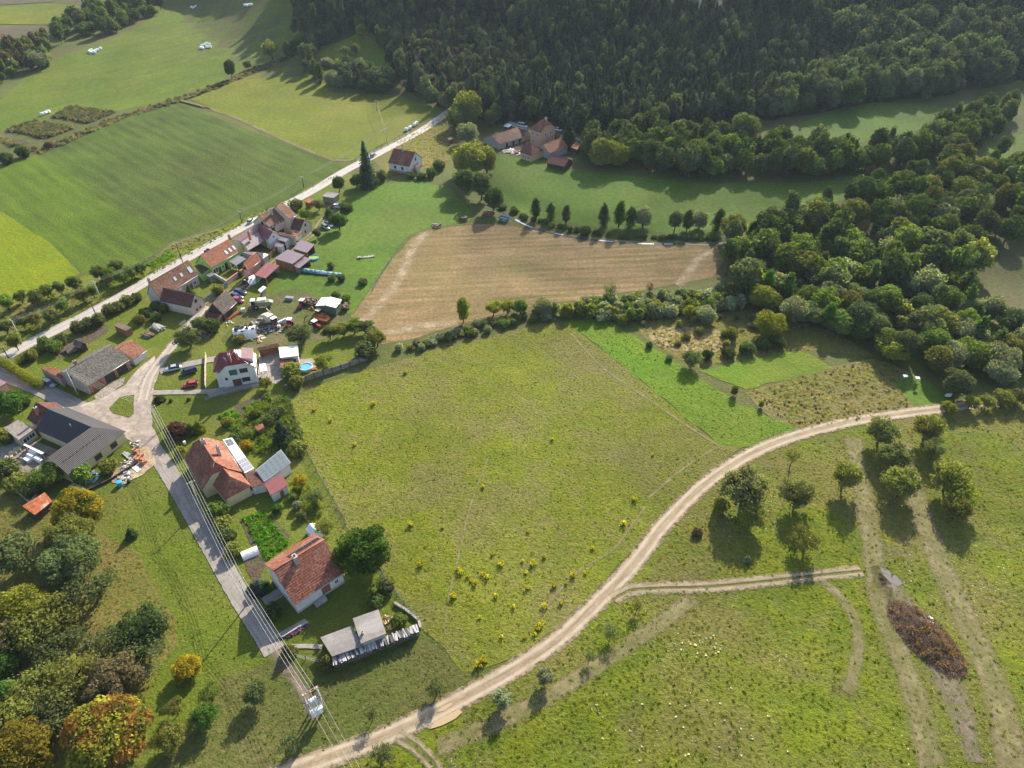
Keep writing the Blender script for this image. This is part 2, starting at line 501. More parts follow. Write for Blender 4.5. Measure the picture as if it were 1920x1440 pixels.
# ---- the ground sheet
def make_ground():
    xs = [-1500.0, -900.0] + [15.0 * i for i in range(-40, 41)] + [900.0, 1500.0]
    ys = [-500.0, 0.0, 150.0, 300.0] + [15.0 * i for i in range(26, 65)] + [1100.0, 1500.0]
    vs = [(x, y, terrain(x, y)) for y in ys for x in xs]
    n = len(xs)
    fs = [(j*n+i, j*n+i+1, (j+1)*n+i+1, (j+1)*n+i) for j in range(len(ys)-1) for i in range(n-1)]
    mb = MB(); mb.raw(vs, fs, 0, True)
    return tag(mb.build('ground', M['ground']), kind='structure')
make_ground()

# ---- fields (photo pixel outlines on the ground)
FOREST_PX = [(556,0),(575,60),(600,90),(700,60),(745,150),(800,190),(870,220),(930,232),(985,225),(1080,250),(1280,235),(1440,225),(1640,195),(1780,178),(1920,150),(1990,60),(1990,-60),(556,-60)]
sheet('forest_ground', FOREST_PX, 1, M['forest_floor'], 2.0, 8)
sheet('hayfield', [(-60,250),(0,190),(60,132),(130,100),(190,85),(270,45),(305,12),(312,-60),(556,-60),(552,70),(500,112),(440,145),(330,190),(225,207),(120,205),(80,222),(20,240),(0,246),(-60,270)], 1, M['mown'], 0.8, 6)
sheet('far_meadow', [(0,12),(90,6),(150,12),(140,28),(95,47),(0,46),(-60,47),(-60,14)], 2, M['mown2'], 0.8, 6)
sheet('far_ploughed_field', [(-60,50),(0,48),(75,50),(60,62),(20,80),(-60,100)], 2, M['brownfield'], 0.8, 6)
sheet('far_stubble_field', [(-60,10),(0,10),(100,4),(140,-20),(-60,-40)], 2, M['brownfield'], 0.8, 6)
sheet('hay_meadow', [(355,186),(420,160),(485,128),(572,98),(595,150),(640,172),(740,180),(800,192),(834,206),(740,258),(665,297),(615,296),(520,258),(430,215)], 1, M['mown2'], 0.8, 5)
sheet('crop_field', [(75,290),(150,250),(235,220),(335,193),(430,230),(520,263),(622,303),(650,312),(580,350),(520,383),(420,424),(318,455),(200,370)], 1, M['crop'], 0.5, 5)
sheet('green_crop_field', [(-40,318),(75,290),(200,370),(318,455),(265,497),(210,519),(158,514),(95,455),(0,395),(-40,375)], 2, M['crop2'], 0.5, 5)
sheet('vivid_field', [(-40,372),(0,395),(95,455),(150,512),(105,540),(0,560),(-40,565)], 1, M['vivid'], 0.4, 4)
sheet('road_verge', [(-40,560),(0,558),(105,540),(160,516),(212,521),(268,499),(320,457),(420,425),(520,384),(585,350),(650,313),(700,292),(640,330),(560,373),(465,423),(350,488),(240,545),(140,600),(60,640),(0,665),(-40,690)], 3, M['meadow'], 0.4, 4)
sheet('village_green', [(-20,690),(60,640),(150,598),(250,545),(350,490),(465,424),(560,374),(650,325),(720,345),(760,340),(735,400),(660,600),(700,640),(640,690),(560,725),(540,745),(640,990),(790,1180),(860,1280),(560,1440),(-20,1440)], 1, M['lawn'], 0.5, 4)
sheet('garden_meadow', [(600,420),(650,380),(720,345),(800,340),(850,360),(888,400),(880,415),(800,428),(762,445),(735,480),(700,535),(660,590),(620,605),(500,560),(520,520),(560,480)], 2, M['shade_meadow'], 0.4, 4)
sheet('stubble_field', [(772,446),(800,432),(900,420),(960,424),(1040,438),(1180,452),(1345,460),(1358,490),(1335,520),(1200,545),(1010,572),(860,608),(760,640),(715,645),(690,625),(650,605),(690,550),(735,487)], 2, M['stubble'], 0.4, 4)
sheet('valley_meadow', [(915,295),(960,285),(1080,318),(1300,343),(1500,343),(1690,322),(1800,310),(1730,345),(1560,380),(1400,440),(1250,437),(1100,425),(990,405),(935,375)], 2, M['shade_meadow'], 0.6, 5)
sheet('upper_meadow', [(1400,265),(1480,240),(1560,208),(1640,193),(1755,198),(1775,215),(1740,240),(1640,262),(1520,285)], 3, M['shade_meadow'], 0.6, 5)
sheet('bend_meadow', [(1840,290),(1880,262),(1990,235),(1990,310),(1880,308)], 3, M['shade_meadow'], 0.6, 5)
sheet('hill_clearing', [(600,100),(680,60),(735,105),(745,150),(680,170),(610,140)], 2, M['mown2'], 0.6, 5)
sheet('hill_lawn', [(690,110),(722,104),(738,140),(722,146)], 4, M['bright'], 0.4, 4)
sheet('rough_slope', [(735,265),(838,212),(850,225),(845,300),(790,320),(730,330),(700,300)], 2, M['orchard'], 0.6, 4)
sheet('wild_meadow', [(545,752),(600,722),(700,690),(860,645),(1010,608),(1062,604),(1200,712),(1345,832),(1392,838),(1330,885),(1250,962),(1130,1092),(1050,1175),(950,1242),(870,1262),(830,1215),(790,1180),(720,1075),(650,985),(570,840)], 3, M['meadow'], 0.5, 3)
sheet('young_grass_strip', [(1062,604),(1130,598),(1205,640),(1300,700),(1385,757),(1500,808),(1440,830),(1392,838),(1345,832),(1200,712)], 4, M['bright'], 1.0, 3)
sheet('young_grass_plot', [(1308,696),(1400,675),(1500,657),(1562,690),(1500,706),(1398,732)], 4, M['bright'], 1.0, 3)
sheet('dry_meadow', [(1396,735),(1500,706),(1565,688),(1640,672),(1700,695),(1775,750),(1765,765),(1640,785),(1500,810),(1440,780)], 3, M['dry'], 0.5, 3)
sheet('mown_corner', [(1670,712),(1730,705),(1775,745),(1755,762),(1715,762),(1690,738)], 4, M['shade_meadow'], 0.4, 3)
sheet('bleached_grass', [(1215,625),(1270,612),(1340,618),(1385,640),(1340,660),(1280,660),(1235,650)], 3, M['pale'], 0.8, 2)
sheet('scrub_ground', [(1180,605),(1400,580),(1560,620),(1640,668),(1500,655),(1310,690),(1240,655)], 2, M['orchard'], 0.6, 3)
sheet('fallow_field', [(1810,470),(1850,460),(1990,455),(1990,640),(1890,620),(1830,560)], 2, M['field_shade'], 0.6, 4)
sheet('pasture', [(1990,730),(1920,742),(1765,775),(1600,795),(1500,820),(1420,850),(1350,893),(1300,935),(1240,1000),(1150,1110),(1040,1215),(960,1268),(800,1352),(700,1398),(560,1452),(500,1530),(2050,1530)], 2, M['meadow_right'], 0.3, 3)
sheet('lower_bank', [(525,1235),(640,1255),(790,1195),(870,1262),(950,1245),(880,1300),(700,1388),(590,1430),(470,1480),(240,1500),(330,1380),(420,1270)], 2, grass_mat('rough_mown_bank', (0.098,0.100,0.028), (0.112,0.112,0.032), (0.076,0.104,0.018), patch=0.05, mid=0.15, fine=1.2, stripes=(ang_px((370,1428),(478,1368)),2.0,0.4), dry=((0.145,0.120,0.055),0.5)), 0.5, 3)
sheet('orchard_floor', [(-60,905),(40,925),(130,985),(190,1000),(250,1030),(285,1090),(330,1160),(335,1210),(290,1260),(260,1340),(230,1400),(240,1500),(-60,1540)], 2, M['orchard'], 0.8, 3)
ribbon('bare_soil_patch', [(1640,1062),(1670,1100),(1700,1145),(1735,1200),(1775,1270),(1800,1340),(1830,1430)], lambda t: 4.0 + 5.0 * math.sin(math.pi * min(1, t * 1.15)), 5, M['soil_soft'], jit=1.0)

# ---- roads
ribbon('main_road', [(-60,703),(0,674),(75,634),(160,592),(240,549),(300,513),(352,484),(440,435),(490,408),(562,371),(600,350),(645,322),(717,284),(783,249),(822,224),(846,206),(870,203),(905,214),(945,228),(985,241)], 5.2, 6, M['asphalt'])
ribbon('valley_road', [(985,241),(1090,262),(1240,262),(1400,278),(1560,290),(1690,284),(1745,273),(1800,250)], 4.2, 6, M['side_road'], step=4)
ribbon('side_road', [(-60,682),(0,702),(60,723),(110,746),(170,776),(218,797),(262,818),(298,858),(340,925),(400,1030),(450,1118),(490,1180),(515,1222)], lambda t: 5.0 if t < .5 else 4.2, 6, M['side_road'])
sheet('stony_apron', [(148,762),(200,742),(235,722),(262,690),(290,668),(303,690),(290,720),(285,748),(286,800),(303,835),(318,880),(300,862),(262,832),(212,803)], 7, M['apron'], 0.35, 1.5)
M['lane'] = road_mat('lane_gravel', (0.31, 0.25, 0.195), (0.37, 0.305, 0.245), 0.4, ruts=(0.45, (0.42, 0.35, 0.285)), edge=0.3, soft=1.0, lo=0.0, hi=0.35, clear=0.93)
ribbon('village_lane', [(268,752),(277,715),(292,690),(315,660),(336,635),(360,606),(386,574)], 3.9, 8, M['lane'])
ribbon('back_lane', [(386,574),(415,556),(446,539.5),(478,516),(513.5,493),(549,465),(584,441),(606,412),(620,396),(632,384)], 3.0, 8, M['ruts'])
sheet('green_island', [(205,766),(225,745),(252,741),(251,777),(242,784),(212,775)], 10, M['lawn'], 0.1, 1)
ribbon('dirt_road', [(430,1490),(590,1430),(700,1390),(790,1350),(880,1303),(960,1258),(1040,1205),(1100,1150),(1150,1100),(1195,1050),(1240,990),(1300,927),(1350,887),(1420,845),(1500,815),(1600,790),(1700,775),(1765,767),(1840,755),(1990,720)], 4.3, 7, M['dirt'], jit=0.35)
M['ruts2'] = road_mat('twin_ruts', (0.27, 0.205, 0.125), (0.32, 0.25, 0.16), 0.35, edge=0.3, mid_grass=0.22, soft=1.0, lo=0.0, hi=0.45, clear=0.75)
ribbon('farm_track', [(1150,1125),(1180,1108),(1240,1103),(1320,1101),(1400,1094),(1500,1083),(1615,1071)], 3.3, 8, M['ruts2'], jit=0.3)
ribbon('worn_track', [(1540,1090),(1575,1118),(1598,1150),(1608,1195),(1604,1245),(1590,1300)], 3.0, 6, M['faint_soil'])
ribbon('stubble_track', [(800,436),(772,470),(748,525),(700,585),(662,612)], 5.5, 4, M['pale_soft'], jit=.8)
ribbon('stubble_track', [(860,606),(790,612),(715,625),(690,628)], 6.0, 4, M['pale_soft'], jit=.8)
ribbon('stubble_track', [(1345,468),(1310,485),(1285,520),(1270,535)], 5.0, 4, M['pale_soft'], jit=.8)
ribbon('pasture_track', [(1690,830),(1705,900),(1735,980),(1765,1060),(1810,1160),(1855,1260),(1885,1360),(1900,1470)], 7.0, 5, M['faint_soil'])
ribbon('pasture_track', [(1600,820),(1612,900),(1630,985),(1640,1060),(1650,1130),(1700,1260),(1735,1380),(1750,1470)], 6.0, 5, M['faint_soil'])
ribbon('grass_track', [(820,1400),(900,1370),(1000,1320),(1100,1262),(1200,1195),(1270,1145),(1300,1120)], 4.2, 5, M['faint_soil'])
ribbon('branch_track', [(745,1378),(780,1400),(810,1430),(830,1470)], 2.6, 8, M['ruts'])
ribbon('meadow_path', [(1210,950),(1150,1030),(1080,1075),(1000,1170)], 0.8, 6, M['faint_soil'])
ribbon('meadow_path', [(915,860),(885,940),(860,1040),(838,1140),(835,1190)], 0.6, 6, M['faint_soil'])
ribbon('meadow_path', [(1070,625),(1130,690),(1210,745),(1290,800),(1345,835)], 0.9, 6, M['faint_soil'])
ribbon('meadow_path', [(1345,838),(1280,880),(1215,935)], 0.8, 6, M['faint_soil'])
ribbon('car_path', [(285,737),(330,736),(385,735),(440,728),(490,718)], 1.9, 9, M['path'], jit=0)
ribbon('car_path', [(300,697),(340,686),(380,678),(412,672)], 2.6, 9, M['path'], jit=0.1)
M['foam'] = plain('foam', (0.34, 0.36, 0.36), .5, var=.3, nscale=2)
ribbon('stream', [(900,380),(935,393),(968,414),(1020,434),(1060,442),(1100,449),(1180,456),(1270,458),(1340,459),(1390,450)], 1.3, 5, NT('stream_water', 0.5, 0.03).color((0.05, 0.055, 0.045)).mat)
for pp in ([(966,412),(985,422),(1000,428)], [(1040,438),(1056,441)], [(1122,451),(1150,454)], [(1196,457),(1226,458)], [(1245,458),(1262,458)]):
    ribbon('white_water', pp, .9, 7, M['foam'], step=1.5)
M['mud'] = NT('yellow_mud', 0.3, 0.5).color((0.36, 0.265, 0.14)).mat
o = sheet('puddle', [(1648,1063),(1662,1068),(1680,1080),(1692,1096),(1684,1100),(1668,1092),(1655,1078)], 6, NT('muddy_water', 0.12, 0.5).color((0.16, 0.135, 0.12)).mat, 0.15, 0.8)
for pp in ([(806,1368),(814,1356),(836,1344),(860,1331),(867,1336),(854,1348),(830,1360)], [(818,1336),(830,1326),(846,1318),(847,1323),(832,1334)]):
    sheet('muddy_puddle', pp, 9, M['mud'], 0.05, 0.6)

ribbon('lane_end', [(500,1195),(520,1230),(545,1262),(572,1305),(590,1350)], lambda t: 4.2 - 2.2 * t, 5, M['soil_soft'], jit=.5)
# beds, yards and lawns of the village
sheet('machinery_yard', [(415,640),(470,560),(560,540),(660,590),(650,625),(560,650),(480,655)], 3, grass_mat('trodden_yard', (0.085,0.090,0.030), (0.120,0.105,0.048), (0.070,0.095,0.018), patch=0.06, mid=0.2, fine=1.6), 0.5, 2)
sheet('paved_yard', [(486,660),(523,655),(526,690),(545,700),(520,720),(485,718)], 5, M['paving'], 0.1, 2)
sheet('pool_terrace', [(552,675),(585,672),(600,690),(570,700),(555,698)], 5, M['paving'], 0.1, 2)
sheet('house_terrace', [(385,735),(410,728),(410,715),(490,708),(490,722),(395,745)], 5, M['paving'], 0.1, 2)
sheet('building_yard', [(0,838),(40,818),(75,830),(125,852),(150,880),(120,890),(60,905),(0,870)], 4, M['yard'], 0.3, 2)
sheet('sand_heap_ground', [(205,885),(235,868),(262,840),(282,838),(292,870),(270,890),(235,910),(212,905)], 8, M['sand'], 0.5, 1)
sheet('garage_drive', [(176,744),(205,718),(235,708),(232,722),(200,742),(182,752)], 8, M['yard'], 0.2, 1.5)
sheet('farm_yard', [(950,280),(985,262),(1000,275),(985,297),(955,292)], 4, M['soil'], 0.4, 2)
sheet('vegetable_bed', [(452,980),(495,955),(545,1005),(500,1050),(470,1020)], 4, M['soil'], 0.2, 2)
sheet('garden_bed', [(440,760),(500,735),(545,750),(575,840),(520,850),(470,840)], 4, M['soil'], 0.3, 2)
sheet('garden_bed', [(90,660),(195,610),(205,620),(160,650),(115,672)], 4, M['soil'], 0.3, 2)
sheet('garden_bed', [(455,1040),(475,1030),(500,1055),(480,1095),(462,1070)], 4, M['soil'], 0.3, 2)
sheet('roadside_bed', [(272,497),(315,472),(335,478),(290,505)], 5, M['crop2'], 0.2, 2)
ribbon('garden_path', [(495,1205),(530,1190),(575,1165)], 1.3, 9, M['path'], jit=0)
ribbon('garden_path', [(540,1213),(575,1212),(604,1214)], 0.9, 9, M['path'], jit=0)
ribbon('garden_path', [(495,1130),(520,1115),(540,1105)], 2.6, 8, M['side_road'], jit=0)
for px in ([(96,218),(135,200),(220,211),(165,233)], [(8,244),(65,227),(145,240),(85,262)]):
    sheet('reed_bed_ground', px, 4, M['reeds'], 0.3, 3)
ribbon('ditch', [(0,262),(40,268),(75,285),(160,248),(240,215),(330,190),(400,165),(470,135),(550,103)], 5.0, 5, M['reeds'], step=4)
ribbon('field_margin', [(340,190),(430,216),(520,257),(625,300),(665,297)], 2.2, 5, M['dry'], step=4)
# ================================================================== VEGETATION
def project(p):
    d = Vector(p) - Vector((0, 0, CAM_H))
    z = d.y * _c - d.z * _s
    yv = d.y * _s + d.z * _c
    return 960 + FPX * d.x / z, 720 - FPX * yv / z

def leaf_mat(name, trans=0.48, var=0.22, fixed=None):
    m = NT(name, 0.6, 0.2)
    oi = m.n('ShaderNodeObjectInfo')
    at = m.n('ShaderNodeAttribute', attribute_name='tone')
    hs = m.n('ShaderNodeHueSaturation')
    m.put(hs.inputs['Color'], fixed if fixed else oi.outputs['Color'])
    m.L(m.mapr(oi.outputs['Random'], 0, 1, 0.490, 0.512), hs.inputs['Hue'])
    m.L(m.math('MULTIPLY', m.mapr(oi.outputs['Random'], 0, 1, 1.22 * (1 - var), 1.22 * (1 + var)), at.outputs['Fac']), hs.inputs['Value'])
    df = m.n('ShaderNodeBsdfDiffuse'); tr = m.n('ShaderNodeBsdfTranslucent'); mx = m.n('ShaderNodeMixShader')
    m.L(hs.outputs[0], df.inputs[0])
    warm = m.mix(1.0, hs.outputs[0], (1.25, 1.25, 0.6), 'MULTIPLY')
    m.L(warm, tr.inputs[0])
    mx.inputs[0].default_value = trans
    m.L(df.outputs[0], mx.inputs[1]); m.L(tr.outputs[0], mx.inputs[2])
    m.L(mx.outputs[0], m.t.nodes['Material Output'].inputs[0])
    return m.mat
M['leaf'] = leaf_mat('leaves')
M['bark'] = plain('bark', (0.085, 0.068, 0.052), 0.95, var=0.3, nscale=3)

COL = dict(green=(0.115,0.158,0.032), dark=(0.076,0.110,0.034), olive=(0.165,0.172,0.040), grey=(0.185,0.205,0.12), yellow=(0.27,0.20,0.018),
           ygreen=(0.185,0.195,0.026), orange=(0.30,0.135,0.028), brown=(0.11,0.082,0.05), spruce=(0.056,0.086,0.052), deep=(0.066,0.125,0.022), dull=(0.110,0.132,0.050),
           teal=(0.075,0.108,0.062), gold=(0.55,0.45,0.015), straw=(0.24,0.19,0.085), grass=(0.165,0.185,0.026), gdark=(0.105,0.145,0.024), white=(0.62,0.60,0.52), lime=(0.17,0.22,0.025))

def leaves_mesh(name, clumps, n, size, seed, shell=(0.72, 1.06), droop=0.0, tone=(0.7, 1.25), mats=None, extra=None, up=0.25):
    """n leaf sprays spread through the given clumps (x, y, z, r)"""
    g = np.random.default_rng(seed)
    cl = np.array(clumps, dtype=float)
    w = cl[:, 3] ** 2; w = w / w.sum()
    idx = g.choice(len(cl), n, p=w)
    u = g.normal(size=(n, 3)); u /= np.linalg.norm(u, axis=1)[:, None]
    rr = g.uniform(shell[0], shell[1], n) * cl[idx, 3]
    pos = cl[idx, :3] + u * rr[:, None]
    pos[:, 2] = np.maximum(pos[:, 2], 0.05)
    nrm = u * 0.75 + g.normal(size=(n, 3)) * 0.55 + np.array([0, 0, up])
    nrm /= np.linalg.norm(nrm, axis=1)[:, None]
    a = np.cross(nrm, g.normal(size=(n, 3))); a /= np.linalg.norm(a, axis=1)[:, None]
    if droop: a[:, 2] -= droop; a /= np.linalg.norm(a, axis=1)[:, None]
    b = np.cross(nrm, a)
    s = size * g.uniform(0.55, 1.3, n)
    a *= (s * 0.62)[:, None]; b *= (s * 0.40)[:, None]
    off = nrm * (s * 0.12)[:, None]
    v = np.stack([pos - a, pos - b * g.uniform(0.7, 1.2, n)[:, None] - off, pos + a, pos + b - off], 1).reshape(-1, 3)
    ct = g.uniform(tone[0], tone[1], len(cl))
    tn = ct[idx] * g.uniform(0.82, 1.18, n)
    ex_v, ex_f = ([], []) if extra is None else (extra.v, extra.f)
    me = bpy.data.meshes.new(name)
    nv, nf = len(v), n
    allv = np.concatenate([v, np.array(ex_v, dtype=float).reshape(-1, 3)]) if ex_v else v
    me.vertices.add(len(allv)); me.vertices.foreach_set('co', allv.astype(np.float32).ravel())
    loops = list(range(4 * n))
    starts = list(range(0, 4 * n, 4)); tot = [4] * n
    for f in ex_f:
        starts.append(len(loops)); tot.append(len(f)); loops += [i + nv for i in f]
    me.loops.add(len(loops)); me.loops.foreach_set('vertex_index', loops)
    me.polygons.add(len(starts)); me.polygons.foreach_set('loop_start', starts)
    me.materials.append(M['leaf'])
    if ex_f:
        me.materials.append(M['bark'])
        me.polygons.foreach_set('material_index', [0] * n + [1] * len(ex_f))
    at = me.attributes.new('tone', 'FLOAT', 'FACE')
    at.data.foreach_set('value', np.concatenate([tn, np.ones(len(ex_f))]).astype(np.float32))
    me.update(calc_edges=True)
    me.validate()
    return me

def limbs(clumps, h, z0, r0, n, seed, lean=0.0):
    g = random.Random(seed)
    mb = MB()
    top = h * 0.72
    tr = [Vector((0, 0, -0.3))]
    k = 5
    for i in range(1, k + 1):
        z = top * i / k
        tr.append(Vector((g.uniform(-1, 1) * r0 * 0.9 + lean * z, g.uniform(-1, 1) * r0 * 0.9, z)))
    mb.tube(tr, [r0 * (1.25 - i * (1.0 / k)) for i in range(k + 1)], 6)
    cs = sorted(clumps, key=lambda c: g.random())[:n]
    for c in cs:
        s = tr[0].lerp(tr[-1], 0)
        zz = min(top * 0.95, z0 + (c[2] - z0) * g.uniform(0.05, 0.5))
        zz = max(zz, z0 * 0.8)
        i = min(k - 1, int(zz / top * k)); f = zz / top * k - i
        s = tr[i].lerp(tr[i + 1], max(0, f))
        e = Vector(c[:3])
        mid = s.lerp(e, 0.5) + Vector((g.uniform(-.1, .1), g.uniform(-.1, .1), 0.12)) * (e - s).length
        mb.tube([s, mid, e], [r0 * 0.42, r0 * 0.26, r0 * 0.07], 4, cap=False)
    return mb

PROTO = {}      # key -> (crown mesh, trunk mesh, single mesh, h0, r0)
def reg(key, clumps, n, size, h, r, z0, r0, nl, seed, **kw):
    lb = limbs(clumps, h, z0, r0, nl, seed)
    crown = leaves_mesh('crown', clumps, n, size, seed, **kw)
    trunk = lb.mesh('trunk', M['bark'])
    one = leaves_mesh('tree', clumps, max(400, int(n * 0.45)), size * 1.35, seed + 1, extra=lb, **kw)
    PROTO[key] = (crown, trunk, one, h, r)

def round_clumps(h, r, z0, n, cr, seed, squash=1.0, topw=1.0):
    g = random.Random(seed); out = []
    for i in range(n):
        t = (i + 0.5) / n
        z = 1 - 2 * t
        a = i * 2.39996 + g.uniform(-.5, .5)
        q = math.sqrt(max(0, 1 - z * z))
        k = g.uniform(0.55, 0.95) * (1 + 0.38 * mnoise.noise(Vector((math.cos(a) * q * 1.4 + seed, math.sin(a) * q * 1.4, z * 1.4))))
        rr = r - cr * 0.8
        zz = z0 + cr * 0.6 + (h - z0 - cr * 1.4) * (0.5 + 0.5 * z * k)
        out.append((math.cos(a) * q * rr * k, math.sin(a) * q * rr * k, zz, cr * g.uniform(0.7, 1.3)))
    return out

for i in range(3):
    reg(f'broad{i}', round_clumps(12, 4.6, 2.0, 34 + 4 * i, 1.55, 10 + i), 5200, 0.62, 12, 4.6, 2.5, 0.28, 9, 20 + i)
for i in range(2):
    reg(f'alder{i}', [(x * (1.35 - z / 12), y * (1.35 - z / 12), z, r * (1.25 - z / 20)) for x, y, z, r in round_clumps(14, 3.0, 0.4, 40, 1.2, 30 + i)], 3000, 0.5, 14, 3.0, 2.0, 0.22, 8, 40 + i, shell=(0.35, 1.2))
for i in range(2):
    reg(f'willow{i}', round_clumps(12.5, 6.2, 0.6, 46, 1.9, 50 + i), 7500, 0.62, 12.5, 6.2, 2.0, 0.45, 9, 60 + i, shell=(0.8, 1.04), droop=0.9, tone=(0.8, 1.2))
for i in range(3):
    g_ = random.Random(70 + i)
    cl = round_clumps(5.2, 2.5, 1.3, 20, 0.75, 70 + i)
    reg(f'fruit{i}', [(x, y, z + g_.uniform(-.4, .4), r) for x, y, z, r in cl], 2000, 0.36, 5.2, 2.5, 1.2, 0.15, 11, 80 + i, shell=(0.4, 1.15))
reg('sparse0', round_clumps(6.5, 2.4, 2.2, 18, 0.7, 91), 700, 0.30, 6.5, 2.4, 1.6, 0.12, 16, 92, shell=(0.2, 1.3))
reg('sparse1', round_clumps(7.5, 3.6, 1.6, 26, 0.9, 93), 2000, 0.34, 7.5, 3.6, 1.6, 0.2, 20, 94, shell=(0.2, 1.25))
for i in range(3):
    reg(f'bush{i}', round_clumps(2.6, 2.0, 0.0, 18, 0.75, 100 + i), 1700, 0.36, 2.6, 2.0, 0.2, 0.07, 6, 110 + i)
reg('conebush', [(0.7 * math.cos(k * 2.4) * (1 - k / 22), 0.7 * math.sin(k * 2.4) * (1 - k / 22), 0.35 + k * 0.145, 0.62 * (1.05 - k / 26)) for k in range(20)], 2200, 0.26, 3.4, 1.2, 0.2, 0.06, 3, 120)
reg('walnut', round_clumps(11, 5.6, 1.6, 70, 1.35, 130), 17000, 0.42, 11, 5.6, 2.2, 0.32, 14, 131)
reg('maple', round_clumps(10, 5.0, 0.8, 60, 1.3, 132), 14000, 0.42, 10, 5.0, 1.8, 0.30, 12, 133)
reg('apple', round_clumps(6.5, 3.6, 1.4, 34, 0.95, 134), 4600, 0.36, 6.5, 3.6, 1.4, 0.2, 16, 135, shell=(0.3, 1.2))
reg('birch', [(x * .8, y * .8, z, r) for x, y, z, r in round_clumps(9.5, 2.2, 0.8, 30, 0.85, 136)], 4200, 0.36, 9.5, 2.0, 1.0, 0.13, 8, 137)

def conifer(key, h, r, seed, n_lev, size, z0=0.6, top=False):
    g = random.Random(seed)
    cl = []
    for i in range(n_lev):
        t = i / (n_lev - 1)
        z = z0 + (h - z0 - 0.3) * t
        R_ = r * (1 - t) ** 0.85 * g.uniform(0.8, 1.1) + 0.12
        nb = max(3, int(10 * (1 - t) + 3))
        for k in range(nb):
            a = k * 2 * math.pi / nb + i * 1.3 + g.uniform(-.25, .25)
            for q in (0.35, 0.7, 1.0):
                cl.append((math.cos(a) * R_ * q, math.sin(a) * R_ * q, z - 0.28 * R_ * q * q, 0.32 + 0.10 * R_ * (1.15 - q)))
    lb = MB()
    lb.tube([(0, 0, -0.3), (0, 0, h * 0.5), (0, 0, h * 0.98)], [0.017 * h, 0.011 * h, 0.02], 6)
    kw = dict(shell=(0.2, 1.1), tone=(0.75, 1.2), up=0.5)
    n = len(cl) * 9
    PROTO[key] = (leaves_mesh('crown', cl, n, size, seed, **kw), lb.mesh('trunk', M['bark']), leaves_mesh('tree', cl, int(n * 0.5), size * 1.5, seed + 1, extra=lb, **kw), h, r)
conifer('spruce0', 17, 3.3, 140, 26, 0.52)
conifer('spruce1', 17, 2.7, 141, 24, 0.52)
conifer('spruce2', 9, 2.0, 142, 16, 0.46)
cl = [(x, y, z + 9.5, r) for x, y, z, r in round_clumps(9, 2.6, 0.5, 22, 1.1, 150)]
reg('pine0', cl, 2600, 0.55, 18.5, 2.6, 10.5, 0.22, 9, 151)
cl = [(x, y, z + 7, r) for x, y, z, r in round_clumps(12, 3.0, 0.5, 24, 1.2, 152)]
reg('pine1', cl, 2800, 0.55, 19, 3.0, 8, 0.22, 9, 153)

KIND_NAME = {'broad': ('broadleaf_tree', 'tree'), 'alder': ('alder_tree', 'tree'), 'willow': ('willow_tree', 'tree'), 'fruit': ('fruit_tree', 'tree'), 'sparse': ('sparse_tree', 'tree'),
             'bush': ('bush', 'bush'), 'conebush': ('cone_shrub', 'bush'), 'walnut': ('walnut_tree', 'tree'), 'maple': ('maple_tree', 'tree'), 'apple': ('apple_tree', 'tree'), 'birch': ('birch_tree', 'tree'),
             'spruce': ('spruce_tree', 'tree'), 'pine': ('pine_tree', 'tree')}
trnd = random.Random(99)
def tree(key, loc, h, r, col, label, group=None, single=False, name=None):
    lw = label.split()
    while len(lw) > 16: lw = lw[1:]
    label = ' '.join(lw)
    stem_ = key.rstrip('0123456789')
    if key[-1] not in '0123456789' and key + '0' in PROTO:
        opts = [k for k in PROTO if k.rstrip('0123456789') == key]
        key = trnd.choice(opts)
    crown, trunk, one, h0, r0 = PROTO[key]
    nm, cat = KIND_NAME[stem_]
    nm = name or nm
    c = COL[col] if isinstance(col, str) else col
    rz = trnd.uniform(0, 6.28)
    s = (r / r0 * trnd.uniform(.94, 1.06), r / r0 * trnd.uniform(.94, 1.06), h / h0)
    if single:
        o = link(nm, one, None, loc, rz)
        o.scale = s; o.color = (*c, 1)
    else:
        o = empty(nm, loc, rz)
        o.scale = s
        link('trunk', trunk, o)
        k = link('crown', crown, o); k.color = (*c, 1)
    tag(o, label, cat, group)
    return o

def T(key, px, py, h, r, col, label, group=None, f=0.55, single=False):
    """tree whose crown centre is seen at photo pixel (px, py)"""
    return tree(key, G(px, py, h * f), h, r, col, label, group, single)

def in_poly(x, y, poly):
    c = False
    j = len(poly) - 1
    for i in range(len(poly)):
        xi, yi = poly[i]; xj, yj = poly[j]
        if (yi > y) != (yj > y) and x < (xj - xi) * (y - yi) / (yj - yi) + xi: c = not c
        j = i
    return c

def fill_points(px_poly, spacing, seed, jit=0.45):
    g = random.Random(seed)
    wp = [G(*p) for p in px_poly]; poly = [(p.x, p.y) for p in wp]
    x0, x1 = min(p[0] for p in poly), max(p[0] for p in poly)
    y0, y1 = min(p[1] for p in poly), max(p[1] for p in poly)
    out = []
    j = 0
    y = y0
    while y < y1:
        x = x0 + (spacing / 2 if j % 2 else 0)
        while x < x1:
            xx, yy = x + g.uniform(-jit, jit) * spacing, y + g.uniform(-jit, jit) * spacing
            if in_poly(xx, yy, poly):
                q = Vector((xx, yy, terrain(xx, yy))); e = project(q)
                if -90 < e[0] < 2010 and e[1] > -95: out.append(q)
            x += spacing
        y += spacing * 0.87; j += 1
    return out

# ---------------------------------------------------------------- geometry-nodes scatter (only for 'stuff')
def gn_group(name):
    return bpy.data.node_groups.new(name, 'GeometryNodeTree')

